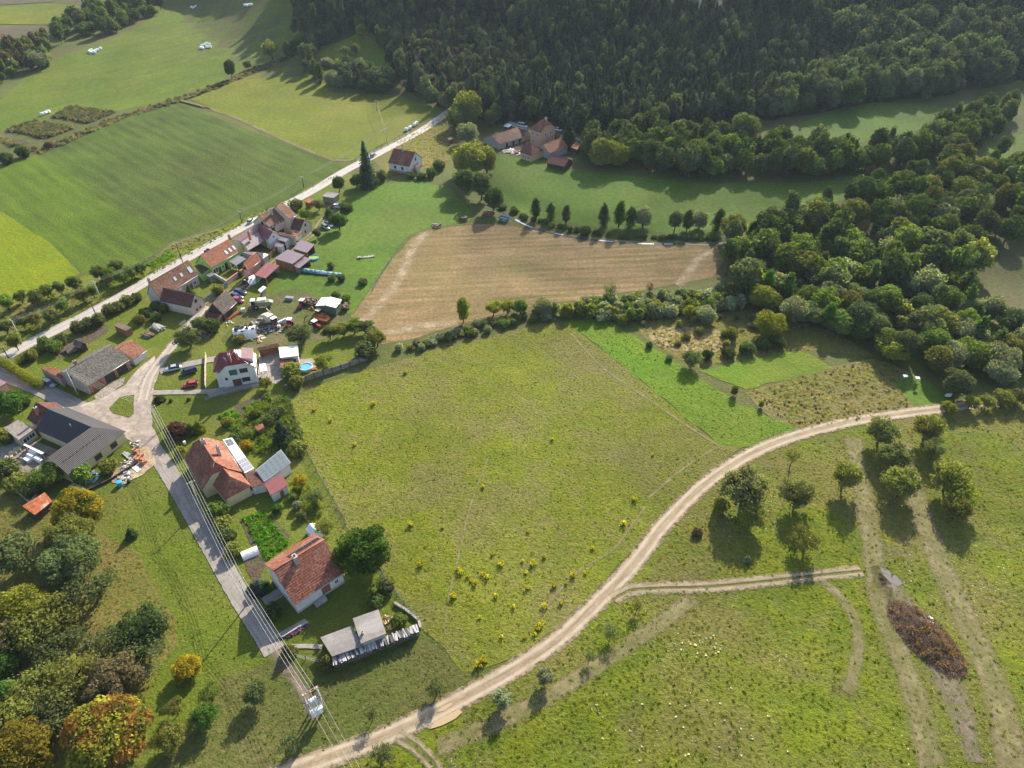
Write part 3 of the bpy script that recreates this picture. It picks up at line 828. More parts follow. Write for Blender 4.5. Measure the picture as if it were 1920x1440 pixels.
LEAF_FIXED = {}
def proto_collection(name, items):
    """items: (mesh, colour). The collection is never linked to the scene."""
    col = bpy.data.collections.new(name)
    for i, (me, c) in enumerate(items):
        me = me.copy()
        k = tuple(round(x, 4) for x in c)
        if k not in LEAF_FIXED: LEAF_FIXED[k] = leaf_mat('leaves_tint', fixed=k)
        me.materials[0] = LEAF_FIXED[k]
        o = bpy.data.objects.new(f'{name}_{chr(97 + i // 26)}{chr(97 + i % 26)}', me)
        o.color = (*c, 1)
        col.objects.link(o)
    return col

def scatter_on(name, me, col, density, smin, smax, seed, label=None, zscale=(0.8, 1.3)):
    o = link(name, me)
    tag(o, kind='stuff')
    ng = gn_group(name)
    ng.interface.new_socket('Geometry', in_out='INPUT', socket_type='NodeSocketGeometry')
    ng.interface.new_socket('Geometry', in_out='OUTPUT', socket_type='NodeSocketGeometry')
    N = ng.nodes.new; L = ng.links.new
    gi, go = N('NodeGroupInput'), N('NodeGroupOutput')
    dp = N('GeometryNodeDistributePointsOnFaces')
    dp.inputs['Density'].default_value = density
    dp.inputs['Seed'].default_value = seed
    ci = N('GeometryNodeCollectionInfo'); ci.inputs['Collection'].default_value = col
    ci.inputs['Separate Children'].default_value = True; ci.inputs['Reset Children'].default_value = True
    ip = N('GeometryNodeInstanceOnPoints'); ip.inputs['Pick Instance'].default_value = True
    rr = N('FunctionNodeRandomValue'); rr.data_type = 'FLOAT_VECTOR'
    rr.inputs['Min'].default_value = (-0.12, -0.12, 0); rr.inputs['Max'].default_value = (0.12, 0.12, 6.28)
    rs = N('FunctionNodeRandomValue'); rs.data_type = 'FLOAT'
    rs.inputs[2].default_value = smin; rs.inputs[3].default_value = smax
    # keep clumps: drop points where a noise is low
    nz = N('ShaderNodeTexNoise'); nz.inputs['Scale'].default_value = 0.16; nz.inputs['Detail'].default_value = 3
    ps = N('GeometryNodeInputPosition'); L(ps.outputs[0], nz.inputs['Vector'])
    mr = N('ShaderNodeMapRange'); mr.inputs[1].default_value = 0.35; mr.inputs[2].default_value = 0.62
    mr.inputs[3].default_value = density * 0.45; mr.inputs[4].default_value = density * 1.4
    L(nz.outputs[0], mr.inputs[0]); L(mr.outputs[0], dp.inputs['Density'])
    L(gi.outputs[0], dp.inputs['Mesh']); L(dp.outputs['Points'], ip.inputs['Points'])
    L(ci.outputs[0], ip.inputs['Instance']); L(rr.outputs[0], ip.inputs['Rotation'])
    L(rs.outputs[1], ip.inputs['Scale']); L(ip.outputs[0], go.inputs[0])
    md = o.modifiers.new('scatter', 'NODES'); md.node_group = ng
    return o

def scatter_points(name, pts, col):
    """pts: list of (position, index, rot, (sx, sy, sz))"""
    me = bpy.data.meshes.new(name)
    me.from_pydata([tuple(p[0]) for p in pts], [], [])
    a = me.attributes.new('kind_index', 'INT', 'POINT'); a.data.foreach_set('value', [p[1] for p in pts])
    a = me.attributes.new('turn', 'FLOAT_VECTOR', 'POINT'); a.data.foreach_set('vector', [k for p in pts for k in (0, 0, p[2])])
    a = me.attributes.new('size', 'FLOAT_VECTOR', 'POINT'); a.data.foreach_set('vector', [k for p in pts for k in p[3]])
    o = link(name, me); tag(o, kind='stuff')
    ng = gn_group(name)
    ng.interface.new_socket('Geometry', in_out='INPUT', socket_type='NodeSocketGeometry')
    ng.interface.new_socket('Geometry', in_out='OUTPUT', socket_type='NodeSocketGeometry')
    N = ng.nodes.new; L = ng.links.new
    gi, go = N('NodeGroupInput'), N('NodeGroupOutput')
    mp = N('GeometryNodeMeshToPoints')
    ci = N('GeometryNodeCollectionInfo'); ci.inputs['Collection'].default_value = col
    ci.inputs['Separate Children'].default_value = True; ci.inputs['Reset Children'].default_value = True
    ip = N('GeometryNodeInstanceOnPoints'); ip.inputs['Pick Instance'].default_value = True
    def attr(nm, dt):
        nd = N('GeometryNodeInputNamedAttribute'); nd.data_type = dt; nd.inputs['Name'].default_value = nm
        return nd.outputs['Attribute']
    L(gi.outputs[0], mp.inputs['Mesh']); L(mp.outputs[0], ip.inputs['Points'])
    L(ci.outputs[0], ip.inputs['Instance'])
    L(attr('kind_index', 'INT'), ip.inputs['Instance Index'])
    L(attr('turn', 'FLOAT_VECTOR'), ip.inputs['Rotation'])
    L(attr('size', 'FLOAT_VECTOR'), ip.inputs['Scale'])
    L(ip.outputs[0], go.inputs[0])
    md = o.modifiers.new('scatter', 'NODES'); md.node_group = ng
    return o
# ------------------------------------------------------------------ the cloud whose shade lies over the valley and the wooded hill
def make_cloud(name, shade_px, alt, dens_mat, cell=9.0, seed=0, thick=60.0):
    """a real cloud high in the sky: its outline is the shaded ground moved up along the sun's rays"""
    poly = [G(*p) for p in shade_px]
    off = SUN * (alt / SUN.z)
    pl = [(p.x + off.x, p.y + off.y) for p in poly]
    x0, x1 = min(p[0] for p in pl), max(p[0] for p in pl)
    y0, y1 = min(p[1] for p in pl), max(p[1] for p in pl)
    nx, ny = int((x1 - x0) / cell) + 3, int((y1 - y0) / cell) + 3
    A = np.array(pl); B = np.roll(A, -1, 0)
    th = {}
    for j in range(ny):
        for i in range(nx):
            x, y = x0 + (i - 1) * cell, y0 + (j - 1) * cell
            p = np.array([x, y]); ab = B - A
            t = np.clip(((p - A) * ab).sum(1) / (ab * ab).sum(1), 0, 1)
            d = np.sqrt((((A + ab * t[:, None]) - p) ** 2).sum(1)).min()
            if not in_poly(x, y, pl): d = -d
            q = Vector((x, y, seed * 10.0))
            d += 26 * mnoise.noise(q * 0.012) + 14 * mnoise.noise(q * 0.034) + 6 * mnoise.noise(q * 0.09)
            th[i, j] = d
    mb = MB(); ids = {}
    def vid(i, j, s):
        if (i, j, s) not in ids:
            x, y = x0 + (i - 1) * cell, y0 + (j - 1) * cell
            d = max(0.0, th[i, j]); k = 1 - math.exp(-d / 45.0)
            pf = 1 + 0.5 * mnoise.noise(Vector((x, y, 5)) * 0.02) + 0.3 * mnoise.noise(Vector((x, y, 9)) * 0.06)
            z = alt + (thick * k * pf if s else -0.18 * thick * k)
            ids[i, j, s] = len(mb.v); mb.v.append((x, y, z))
        return ids[i, j, s]
    for j in range(ny - 1):
        for i in range(nx - 1):
            if max(th[i, j], th[i+1, j], th[i, j+1], th[i+1, j+1]) <= 0: continue
            for s in (0, 1):
                f = [vid(i, j, s), vid(i+1, j, s), vid(i+1, j+1, s), vid(i, j+1, s)]
                mb.f.append(tuple(f if s else f[::-1])); mb.m.append(0); mb.uv.append(None); mb.sm.append(True)
    return tag(mb.build(name, dens_mat), kind='structure')
cm = bpy.data.materials.new('cloud_vapour'); cm.use_nodes = True
_t = cm.node_tree; _t.nodes.remove(_t.nodes['Principled BSDF'])
_d = _t.nodes.new('ShaderNodeBsdfTranslucent'); _d.inputs[0].default_value = (0.9, 0.9, 0.9, 1)
_x = _t.nodes.new('ShaderNodeBsdfTransparent'); _m = _t.nodes.new('ShaderNodeMixShader')
_m.inputs[0].default_value = 0.22
_t.links.new(_x.outputs[0], _m.inputs[1]); _t.links.new(_d.outputs[0], _m.inputs[2]); _t.links.new(_m.outputs[0], _t.nodes['Material Output'].inputs[0])
make_cloud('cloud', [(575,-60),(600,60),(700,165),(830,205),(880,290),(960,345),(1180,395),(1300,370),(1440,400),(1560,430),(1680,440),(1800,470),(1990,520),(1990,-60)], 430, cm)
make_cloud('cloud', [(930,428),(1050,425),(1200,440),(1360,450),(1440,520),(1330,520),(1150,500),(1000,478),(920,450)], 430, cm, seed=3, thick=30)
# ================================================================== BUILDINGS: helpers
def roof_mat(name, a, b, tile=0.24, course=0.42, rough=0.75, spec=0.15, moss=None, rib=0.5, var=0.3, big=None):
    m = NT(name, rough, spec)
    uv = m.n('ShaderNodeUVMap').outputs[0]
    sx = m.n('ShaderNodeSeparateXYZ'); m.L(uv, sx.inputs[0])
    iu = m.math('FLOOR', m.math('DIVIDE', sx.outputs[0], tile)); iv = m.math('FLOOR', m.math('DIVIDE', sx.outputs[1], course))
    cb = m.n('ShaderNodeCombineXYZ'); m.L(iu, cb.inputs[0]); m.L(iv, cb.inputs[1])
    wnz = m.n('ShaderNodeTexWhiteNoise', noise_dimensions='2D'); m.L(cb.outputs[0], wnz.inputs[0])
    col = m.mix(m.ramp(m.noise(0.5, 5, 0.65), [(0.35, 0.0), (0.65, 1.0)]), a, b)
    if big: col = m.mix(m.ramp(m.noise(0.22, 4, 0.6, vec=m.mapping(m.pos(), loc=(13, 5, 0))), [(0.48, 0.0), (0.6, 0.8)]), col, big)
    if var: col = m.mix(1.0, col, m.mapr(wnz.outputs[0], 0, 1, 1 - var, 1 + var), 'MULTIPLY')
    if moss: col = m.mix(m.ramp(m.noise(0.9, 6, 0.75), [(0.5, 0.0), (0.66, 0.8)]), col, moss)
    col = m.mix(1.0, col, m.ramp(m.noise(5, 3, 0.6), [(0.3, 0.8), (0.7, 1.12)]), 'MULTIPLY')
    m.color(col)
    w = m.math('SINE', m.math('MULTIPLY', sx.outputs[0], 2 * math.pi / tile))
    ed = m.math('FRACT', m.math('DIVIDE', sx.outputs[1], course))
    m.bump(m.math('ADD', m.math('MULTIPLY', w, 0.5), ed), rib, 0.05)
    return m.mat

M['tile_red'] = roof_mat('red_clay_tiles', (0.25, 0.092, 0.056), (0.205, 0.074, 0.047), big=(0.30, 0.14, 0.092), var=0.38, moss=(0.175, 0.075, 0.05))
M['tile_orange'] = roof_mat('orange_clay_tiles', (0.34, 0.135, 0.070), (0.28, 0.105, 0.056), moss=(0.16, 0.085, 0.05), var=0.3)
M['tile_old'] = roof_mat('weathered_clay_tiles', (0.22, 0.105, 0.066), (0.17, 0.082, 0.054), moss=(0.12, 0.085, 0.06), big=(0.26, 0.145, 0.095), var=0.35)
M['tile_brown'] = roof_mat('brown_clay_tiles', (0.145, 0.060, 0.045), (0.115, 0.048, 0.038), moss=(0.08, 0.05, 0.035), var=0.35)
M['tile_brown2'] = roof_mat('red_brown_tiles', (0.215, 0.082, 0.058), (0.18, 0.068, 0.05), moss=(0.12, 0.06, 0.045), var=0.25)
M['tile_grey'] = roof_mat('grey_mossy_slates', (0.145, 0.125, 0.112), (0.12, 0.105, 0.095), tile=0.3, course=0.4, moss=(0.085, 0.085, 0.045), var=0.45)
M['tile_dark'] = roof_mat('anthracite_metal_tiles', (0.040, 0.036, 0.040), (0.048, 0.043, 0.047), tile=0.35, course=0.40, rough=0.5, spec=0.25, var=0.06, rib=0.9)
M['metal_red'] = roof_mat('wine_red_metal', (0.20, 0.028, 0.032), (0.175, 0.026, 0.03), tile=0.4, course=0.4, rough=0.28, spec=0.6, var=0.04, rib=0.7)
M['metal_purple'] = roof_mat('plum_sheet_metal', (0.19, 0.135, 0.145), (0.17, 0.12, 0.132), tile=0.6, course=3.0, rough=0.36, spec=0.5, var=0.03, rib=0.6)
M['metal_pink'] = roof_mat('faded_red_sheet', (0.27, 0.15, 0.15), (0.24, 0.13, 0.13), tile=0.5, course=2.0, rough=0.4, spec=0.5, var=0.05)
M['metal_brick'] = roof_mat('brick_red_sheet', (0.21, 0.055, 0.05), (0.19, 0.05, 0.045), tile=0.35, course=3.0, rough=0.4, spec=0.5, var=0.03)
M['metal_white'] = roof_mat('white_sheet_metal', (0.74, 0.74, 0.72), (0.70, 0.70, 0.68), tile=0.4, course=3.0, rough=0.35, spec=0.5, var=0.02)
M['metal_grey'] = roof_mat('grey_sheet_metal', (0.16, 0.16, 0.17), (0.14, 0.14, 0.15), tile=0.5, course=3.0, rough=0.35, spec=0.5, var=0.03)
M['tile_barn'] = roof_mat('sooty_brown_tiles', (0.118, 0.088, 0.074), (0.095, 0.072, 0.062), tile=0.3, course=0.4, moss=(0.075, 0.062, 0.05), var=0.4)
M['felt'] = roof_mat('grey_roof_felt', (0.25, 0.225, 0.205), (0.20, 0.18, 0.165), tile=1.0, course=8.0, rough=0.85, spec=0.2, var=0.07, rib=0.2, big=(0.30, 0.27, 0.25))
M['felt_brown'] = roof_mat('brown_roof_felt', (0.16, 0.115, 0.085), (0.13, 0.095, 0.072), tile=1.0, course=3.0, rough=0.85, var=0.15, rib=0.2)
M['rust'] = roof_mat('rusty_sheet', (0.40, 0.125, 0.05), (0.33, 0.095, 0.04), tile=0.3, course=1.2, rough=0.5, var=0.15, big=(0.58, 0.44, 0.34))
M['fibre'] = roof_mat('old_fibre_cement', (0.30, 0.25, 0.22), (0.25, 0.21, 0.185), tile=0.18, course=2.5, rough=0.85, var=0.1, moss=(0.15, 0.12, 0.09))
M['render_white'] = plain('white_render', (0.64, 0.61, 0.56), 0.9, var=0.1, nscale=0.7, dirt=(0.44, 0.40, 0.35))
M['render_cream'] = plain('cream_render', (0.62, 0.50, 0.28), 0.9, var=0.08, nscale=0.6, dirt=(0.46, 0.37, 0.23))
M['render_beige'] = plain('beige_render', (0.52, 0.44, 0.36), 0.9, var=0.08, nscale=0.5, dirt=(0.36, 0.30, 0.25))
M['render_grey'] = plain('grey_render', (0.40, 0.36, 0.33), 0.9, var=0.1, nscale=0.5, dirt=(0.27, 0.23, 0.2))
M['render_green'] = plain('lime_green_render', (0.28, 0.56, 0.11), 0.9, var=0.05, nscale=0.5)
M['render_pink'] = plain('salmon_render', (0.60, 0.30, 0.225), 0.9, var=0.06, nscale=0.5)
M['render_yellow'] = plain('ochre_render', (0.55, 0.37, 0.17), 0.9, var=0.08, nscale=0.5)
M['render_peach'] = plain('peach_render', (0.50, 0.31, 0.20), 0.9, var=0.08, nscale=0.5)
M['stone'] = plain('stone_wall', (0.36, 0.32, 0.28), 0.95, var=0.3, nscale=2.5, bump=0.6)
M['brickwall'] = plain('brick', (0.38, 0.17, 0.09), 0.9, var=0.2, nscale=3, bump=0.4)
M['wood_dark'] = plain('dark_boards', (0.060, 0.045, 0.036), 0.9, var=0.3, nscale=1.2)
M['wood_brown'] = plain('brown_boards', (0.22, 0.125, 0.055), 0.8, var=0.25, nscale=1.2)
M['wood_grey'] = plain('grey_boards', (0.24, 0.21, 0.185), 0.9, var=0.3, nscale=1.5)
M['wood_pale'] = plain('pale_timber', (0.52, 0.41, 0.26), 0.85, var=0.2, nscale=2)
M['wood_red'] = plain('red_brown_boards', (0.24, 0.10, 0.055), 0.8, var=0.2, nscale=1.2)
M['concrete'] = plain('concrete', (0.36, 0.335, 0.305), 0.9, var=0.15, nscale=1.0)
M['white'] = plain('white_paint', (0.76, 0.75, 0.72), 0.5, var=0.03)
M['frame_brown'] = plain('brown_frames', (0.10, 0.055, 0.035), 0.6)
M['glass'] = NT('window_glass', 0.06, 0.6).color((0.035, 0.04, 0.045)).mat
M['glass_roof'] = NT('roof_glazing', 0.15, 0.6).color((0.15, 0.175, 0.175)).mat
M['skylight'] = NT('skylight_glass', 0.22, 0.8).color((0.55, 0.57, 0.60)).mat
M['solar'] = NT('solar_cells', 0.18, 0.5).color((0.018, 0.018, 0.030)).mat
M['black'] = plain('black_rubber', (0.018, 0.018, 0.018), 0.8)
M['steel'] = plain('galvanised_steel', (0.42, 0.43, 0.44), 0.4, metal=0.6)
M['painted_hole'] = plain('painted_dark_inside', (0.03, 0.026, 0.022), 0.95)  # near-black colour standing in for the unlit inside of openings

def clip_s(poly, f, keep_ge):
    out = []
    n = len(poly)
    for i in range(n):
        a, b = poly[i], poly[(i + 1) % n]
        fa, fb = f(a), f(b)
        ia, ib = (fa >= 0) == keep_ge or fa == 0, (fb >= 0) == keep_ge or fb == 0
        if ia: out.append(a)
        if ia != ib and abs(fa - fb) > 1e-9: out.append(a.lerp(b, fa / (fa - fb)))
    return out

def slope(mb, poly, course=0.42, lift=0.045, thick=0.16, mat=0, mat_edge=1):
    """a roof plane laid in real overlapping courses on a slab"""
    poly = [Vector(p) for p in poly]
    n = Vector((0, 0, 0))
    for i in range(len(poly)):
        a, b = poly[i], poly[(i + 1) % len(poly)]
        n += Vector(((a.y - b.y) * (a.z + b.z), (a.z - b.z) * (a.x + b.x), (a.x - b.x) * (a.y + b.y)))
    n.normalize()
    if n.z < 0: n = -n; poly = poly[::-1]
    d = Vector((0, 0, -1)); d = d - n * d.dot(n)
    d = d.normalized() if d.length > 0.02 else (poly[1] - poly[0]).normalized()
    h = n.cross(d)
    o = poly[0]
    ss = [(p - o).dot(d) for p in poly]
    s1, s0 = max(ss), min(ss)
    k = max(1, round((s1 - s0) / course)); c = (s1 - s0) / k
    for i in range(k):
        a, b = s0 + i * c, s0 + (i + 1) * c
        q = clip_s(poly, lambda p: (p - o).dot(d) - a, True)
        q = clip_s(q, lambda p: b - (p - o).dot(d), True) if len(q) > 2 else q
        if len(q) < 3: continue
        pts = [p + n * (lift * ((p - o).dot(d) - a) / c + 0.012) for p in q]
        mb.face(pts, mat, [((p - o).dot(h), (p - o).dot(d) + 50) for p in q])
    m = len(poly)
    lo = [p - n * thick for p in poly]
    mb.face(lo[::-1], mat_edge)
    for i in range(m):
        mb.face([poly[i], lo[i], lo[(i + 1) % m], poly[(i + 1) % m]], mat_edge)

_wm = {}
def win_meshes(w, h, frame, glass, bars):
    key = (round(w, 2), round(h, 2), frame.name, glass.name, bars)
    if key not in _wm:
        mb = MB(); t = 0.09; d = 0.10
        mb.box(-w/2 - t, -d, -t, w/2 + t, 0.0, 0.0); mb.box(-w/2 - t, -d, h, w/2 + t, 0.0, h + t)
        mb.box(-w/2 - t, -d, 0, -w/2, 0.0, h); mb.box(w/2, -d, 0, w/2 + t, 0.0, h)
        for i in range(1, bars):
            x = -w/2 + w * i / bars
            mb.box(x - 0.035, -d * .9, 0, x + 0.035, 0, h)
        g = MB(); g.box(-w/2, -0.05, 0, w/2, -0.004, h)
        _wm[key] = (mb.mesh('window', frame), g.mesh('pane', glass))
    return _wm[key]

class B:
    """a building: root Empty, local frame with its front towards -Y"""
    def __init__(s, name, label, cat, loc, rz, group=None):
        s.root = empty(name, loc, rz, label, cat, group)
        s.walls = {}
        s.roof = None
    def part(s, name, mb, mat, parent=None):
        return mb.build(name, mat, parent or s.root)
    def on_wall(s, side, u):
        p0, p1 = s.walls[side]
        a, b = Vector((*p0, 0)), Vector((*p1, 0))
        d = (b - a); L = d.length; d = d / L
        n = Vector((d.y, -d.x, 0))
        q = a + d * (L * u)
        return q, math.atan2(d.y, d.x), n, L
    def win(s, side, u, z, w=1.0, h=1.2, frame=None, glass=None, bars=2, name='window'):
        q, rz, n, L = s.on_wall(side, u)
        fm, gm = win_meshes(w, h, frame or M['white'], glass or M['glass'], bars)
        o = link(name, fm, s.root, q + n * 0.003 + Vector((0, 0, z)), rz)
        link('pane', gm, o)
        return o
    def door(s, side, u, w=1.0, h=2.0, mat=None, z=0.02, name='door'):
        q, rz, n, L = s.on_wall(side, u)
        mb = MB(); mb.box(-w/2, -0.07, 0, w/2, 0, h)
        return link(name, mb.mesh(name, mat or M['frame_brown']), s.root, q + n * 0.003 + Vector((0, 0, z)), rz)
    def chimney(s, x, y, z0, z1, w=0.6, d=0.6, mat=None, parent=None):
        mb = MB(); mb.box(x - w/2, y - d/2, z0, x + w/2, y + d/2, z1); mb.box(x - w/2 - .07, y - d/2 - .07, z1, x + w/2 + .07, y + d/2 + .07, z1 + .12, 1)
        mb.box(x - w/5, y - d/5, z1 + .12, x + w/5, y + d/5, z1 + .3, 2)
        return mb.build('chimney', [mat or M['brickwall'], M['concrete'], M['black']], parent or s.roof or s.root)

def house(name, label, cat, A, Bp, hr, E, he, wall, roof, w2=None, he2=None, E2=None, oh=0.3, oe=0.35, hipL=None, hipR=None, course=0.42, edge=None, group=None, base=None, lift=0.045):
    a, b, e = P(*A, hr), P(*Bp, hr), P(*E, he)
    gz = terrain((a.x + b.x) / 2, (a.y + b.y) / 2)
    X = Vector((b.x - a.x, b.y - a.y, 0)); L = X.length; X.normalize()
    Y = Vector((-X.y, X.x, 0))
    d = (Vector((e.x, e.y, 0)) - Vector((a.x, a.y, 0))).dot(Y)
    if d > 0: X, Y, d = -X, -Y, -d
    if E2 is not None:
        e2 = P(*E2, he2); w2 = abs((Vector((e2.x, e2.y, 0)) - Vector((a.x, a.y, 0))).dot(Y))
    w1 = -d; w2 = w2 if w2 is not None else w1; he2 = he2 if he2 is not None else he
    c = (Vector((a.x, a.y, 0)) + Vector((b.x, b.y, 0))) * 0.5
    bd = B(name, label, cat, (c.x, c.y, gz), math.atan2(X.y, X.x), group)
    bd.L, bd.w1, bd.w2, bd.hr, bd.he, bd.he2 = L, w1, w2, hr, he, he2
    l = L / 2
    wl = l - oh
    f1, f2 = w1 - oe, w2 - oe
    def zf(y): return hr - (hr - he) * (-y) / w1 if y < 0 else hr - (hr - he2) * y / w2
    mb = MB()
    t = 0.17
    def gable(x, hip):
        pts = [(x, -f1, 0), (x, f2, 0), (x, f2, zf(f2) - t)]
        if hip and hip[1] < hr - .05:
            hh = hip[1]
            yb = w2 * (hr - hh) / (hr - he2); yf = -w1 * (hr - hh) / (hr - he)
            if yb < f2: pts += [(x, yb, hh - t), (x, yf, hh - t)]
        else: pts.append((x, 0, hr - t))
        pts.append((x, -f1, zf(-f1) - t))
        return pts
    gl = gable(-wl, hipL); gr = gable(wl, hipR)
    mb.face(gl[::-1]); mb.face(gr)
    mb.face([(-wl, -f1, 0), (wl, -f1, 0), (wl, -f1, zf(-f1) - t), (-wl, -f1, zf(-f1) - t)])
    mb.face([(wl, f2, 0), (-wl, f2, 0), (-wl, f2, zf(f2) - t), (wl, f2, zf(f2) - t)])
    bd.part('wall', mb, wall)
    if base:
        q = MB(); k = 0.04
        q.prism([(-wl - k, -f1 - k), (wl + k, -f1 - k), (wl + k, f2 + k), (-wl - k, f2 + k)], 0, base[0])
        bd.part('plinth', q, base[1])
    bd.walls = {'F': ((-wl, -f1), (wl, -f1)), 'R': ((wl, -f1), (wl, f2)), 'B': ((wl, f2), (-wl, f2)), 'L': ((-wl, f2), (-wl, -f1))}
    r = MB()
    fr, bk = [], []
    # front polygon: EL, ER, (gR), RR, RL, (gL)
    def end(hip, sx):
        if not hip: return [], [], sx * l, None
        ins, hh = hip
        yf = -w1 * (hr - hh) / (hr - he); yb = w2 * (hr - hh) / (hr - he2)
        if abs(hh - he) < .05:
            return [], [], sx * (l - ins), [(sx * l, -w1, he), (sx * l, w2, he2), (sx * (l - ins), 0, hr)]
        return [(sx * l, yf, hh)], [(sx * l, yb, hh)], sx * (l - ins), [(sx * l, yf, hh), (sx * l, yb, hh), (sx * (l - ins), 0, hr)]
    gfR, gbR, xR, hpR = end(hipR, 1); gfL, gbL, xL, hpL = end(hipL, -1)
    slope(r, [(-l, -w1, he), (l, -w1, he)] + gfR + [(xR, 0, hr), (xL, 0, hr)] + gfL, course, lift)
    slope(r, [(l, w2, he2), (-l, w2, he2)] + gbL + [(xL, 0, hr), (xR, 0, hr)] + gbR, course, lift)
    for hp in (hpR, hpL):
        if hp: slope(r, hp, course, lift)
    bd.roof = r.build('roof', [roof, edge or M['wood_brown']], bd.root)
    rg = MB(); rg.tube([(xL, 0, hr + .03), (xR, 0, hr + .03)], 0.11, 6)
    for hp, xx in ((hpR, xR), (hpL, xL)):
        if hp:
            for k in (0, 1): rg.tube([Vector(hp[k]) + Vector((0, 0, .04)), (xx, 0, hr + .03)], 0.10, 6)
    rg.build('ridge_tiles', roof, bd.root)
    for yy, zz in ((-w1 - .05, he - .10), (w2 + .05, he2 - .10)):
        gt = MB(); gt.tube([(-l, yy, zz), (l, yy, zz)], 0.07, 6); gt.build('gutter', M['steel'], bd.root)
    bd.zf = zf
    return bd

def skylight(bd, x, y, w=0.8, h=1.2, mat=None, name='skylight'):
    """on the slope at local (x, y)"""
    z = bd.zf(y)
    ang = math.atan2(bd.hr - bd.he, bd.w1) if y < 0 else -math.atan2(bd.hr - bd.he2, bd.w2)
    T = Matrix.Translation((x, y, z + 0.05)) @ Matrix.Rotation(ang, 4, 'X')
    mb = MB(); mb.box(-w/2 - .06, -h/2 - .06, 0, w/2 + .06, h/2 + .06, 0.09, 0, T)
    mb.box(-w/2, -h/2, 0.09, w/2, h/2, 0.10, 1, T)
    return mb.build(name, [M['frame_brown'], mat or M['skylight']], bd.roof)

def sky_px(bd, px, w=0.8, h=1.2, **k):
    """roof window seen at this photo pixel on the front slope"""
    o = Vector((0, 0, CAM_H)) - bd.root.location; d = ray(*px)
    Mi = Matrix.Rotation(-bd.root.rotation_euler.z, 3, 'Z'); o = Mi @ o; d = Mi @ d
    sl_ = (bd.hr - bd.he) / bd.w1
    t = (bd.hr + sl_ * o.y - o.z) / (d.z - sl_ * d.y)
    q = o + d * t
    return skylight(bd, q.x, q.y, w, h, **k)

def shed(name, label, cat, px, hs, wall, roof, inset=0.3, thick=0.14, open_edges=(), post=None, course=3.0, group=None, edge=None, lift=0.01, floor=None):
    pts = [P(p[0], p[1], h) for p, h in zip(px, hs)]
    c = sum(pts, Vector()) / len(pts)
    gz = terrain(c.x, c.y)
    bd = B(name, label, cat, (c.x, c.y, gz), 0.0, group)
    q = [Vector((p.x - c.x, p.y - c.y, h)) for p, h in zip(pts, hs)]
    area = sum(q[i].x * q[(i+1) % len(q)].y - q[(i+1) % len(q)].x * q[i].y for i in range(len(q)))
    order = list(range(len(q)))
    if area < 0: order = order[::-1]
    q = [q[i] for i in order]; hh = [hs[i] for i in order]
    r = MB(); slope(r, q, course, lift, thick)
    bd.roof = r.build('roof', [roof, edge or M['wood_brown']], bd.root)
    n = len(q); f = []
    for p in q:
        v = Vector((p.x, p.y, 0)); k = max(0.2, (v.length - inset * 1.3) / max(v.length, .01))
        f.append(v * k)
    bd.q, bd.f, bd.h = q, f, hh
    idx = {o: i for i, o in enumerate(order)}
    def edge_i(k):      # edge k joins given corner k and k+1
        a, b = idx[k], idx[(k + 1) % n]
        return (a, b) if area > 0 else (b, a)
    mb = MB()
    for k in range(n):
        a, b = edge_i(k)
        bd.walls[k] = ((f[a].x, f[a].y), (f[b].x, f[b].y))
        if k in open_edges or wall is None: continue
        mb.face([(f[a].x, f[a].y, 0), (f[b].x, f[b].y, 0), (f[b].x, f[b].y, hh[b] - thick), (f[a].x, f[a].y, hh[a] - thick)])
        dn = Vector((f[b].y - f[a].y, f[a].x - f[b].x, 0)).normalized() * -0.12
        mb.face([(f[b].x + dn.x, f[b].y + dn.y, 0), (f[a].x + dn.x, f[a].y + dn.y, 0), (f[a].x + dn.x, f[a].y + dn.y, hh[a] - thick), (f[b].x + dn.x, f[b].y + dn.y, hh[b] - thick)])
    if mb.f: bd.part('wall', mb, wall)
    if open_edges or wall is None:
        for p, h in zip(f, hh):
            pm = MB(); pm.box(p.x - .09, p.y - .09, 0, p.x + .09, p.y + .09, h - thick)
            bd.part('post', pm, post or M['wood_brown'])
    return bd
# ================================================================== BUILDINGS of the village
DW = M['frame_brown']
# --- grey slate barn with brick-piered garages, by the road junction
b = house('barn', 'long barn with a mossy grey roof and brick piered garage bays beside the junction', 'barn', (125,695.6), (207.5,646), 6.0, (156,729), 2.9, M['stone'], M['tile_grey'], oh=0.15)
for u, w in ((0.07, 0.5), (0.36, 0.5), (0.66, 0.5), (0.95, 0.6)):
    q, rz, n, L = b.on_wall('F', u); mb = MB(); mb.box(-w/2, -.22, 0, w/2, -0.003, 2.62); link('brick_pier', mb.mesh('brick_pier', M['brickwall']), b.root, q, rz)
for u in (0.21, 0.51, 0.80): b.door('F', u, 3.0, 2.4, M['wood_dark'] if u > .3 else M['wood_red'], name='garage_door')
b.win('L', 0.5, 3.4, 0.9, 0.9, M['wood_dark'], M['painted_hole'], 1, 'attic_opening')
b.chimney(-3.2, 1.6, 4.0, 6.4, 0.6, 0.6)
b = house('barn_annex', 'red tiled annex with a white wall at the barn end by the lane', 'outbuilding', (222,654), (247.5,637.5), 4.6, (239,681), 2.4, M['render_white'], M['tile_red'], oh=0.2)
b.win('R', 0.4, 1.1, 0.8, 0.7)
b = shed('lean_to', 'low lean-to with a pale orange tiled roof at the hedge end of the barn', 'outbuilding', [(75,689.5),(95,687.5),(126,696),(113.5,710)], [3.0, 3.3, 3.3, 2.9], M['stone'], M['tile_orange'], course=0.42, lift=.04)
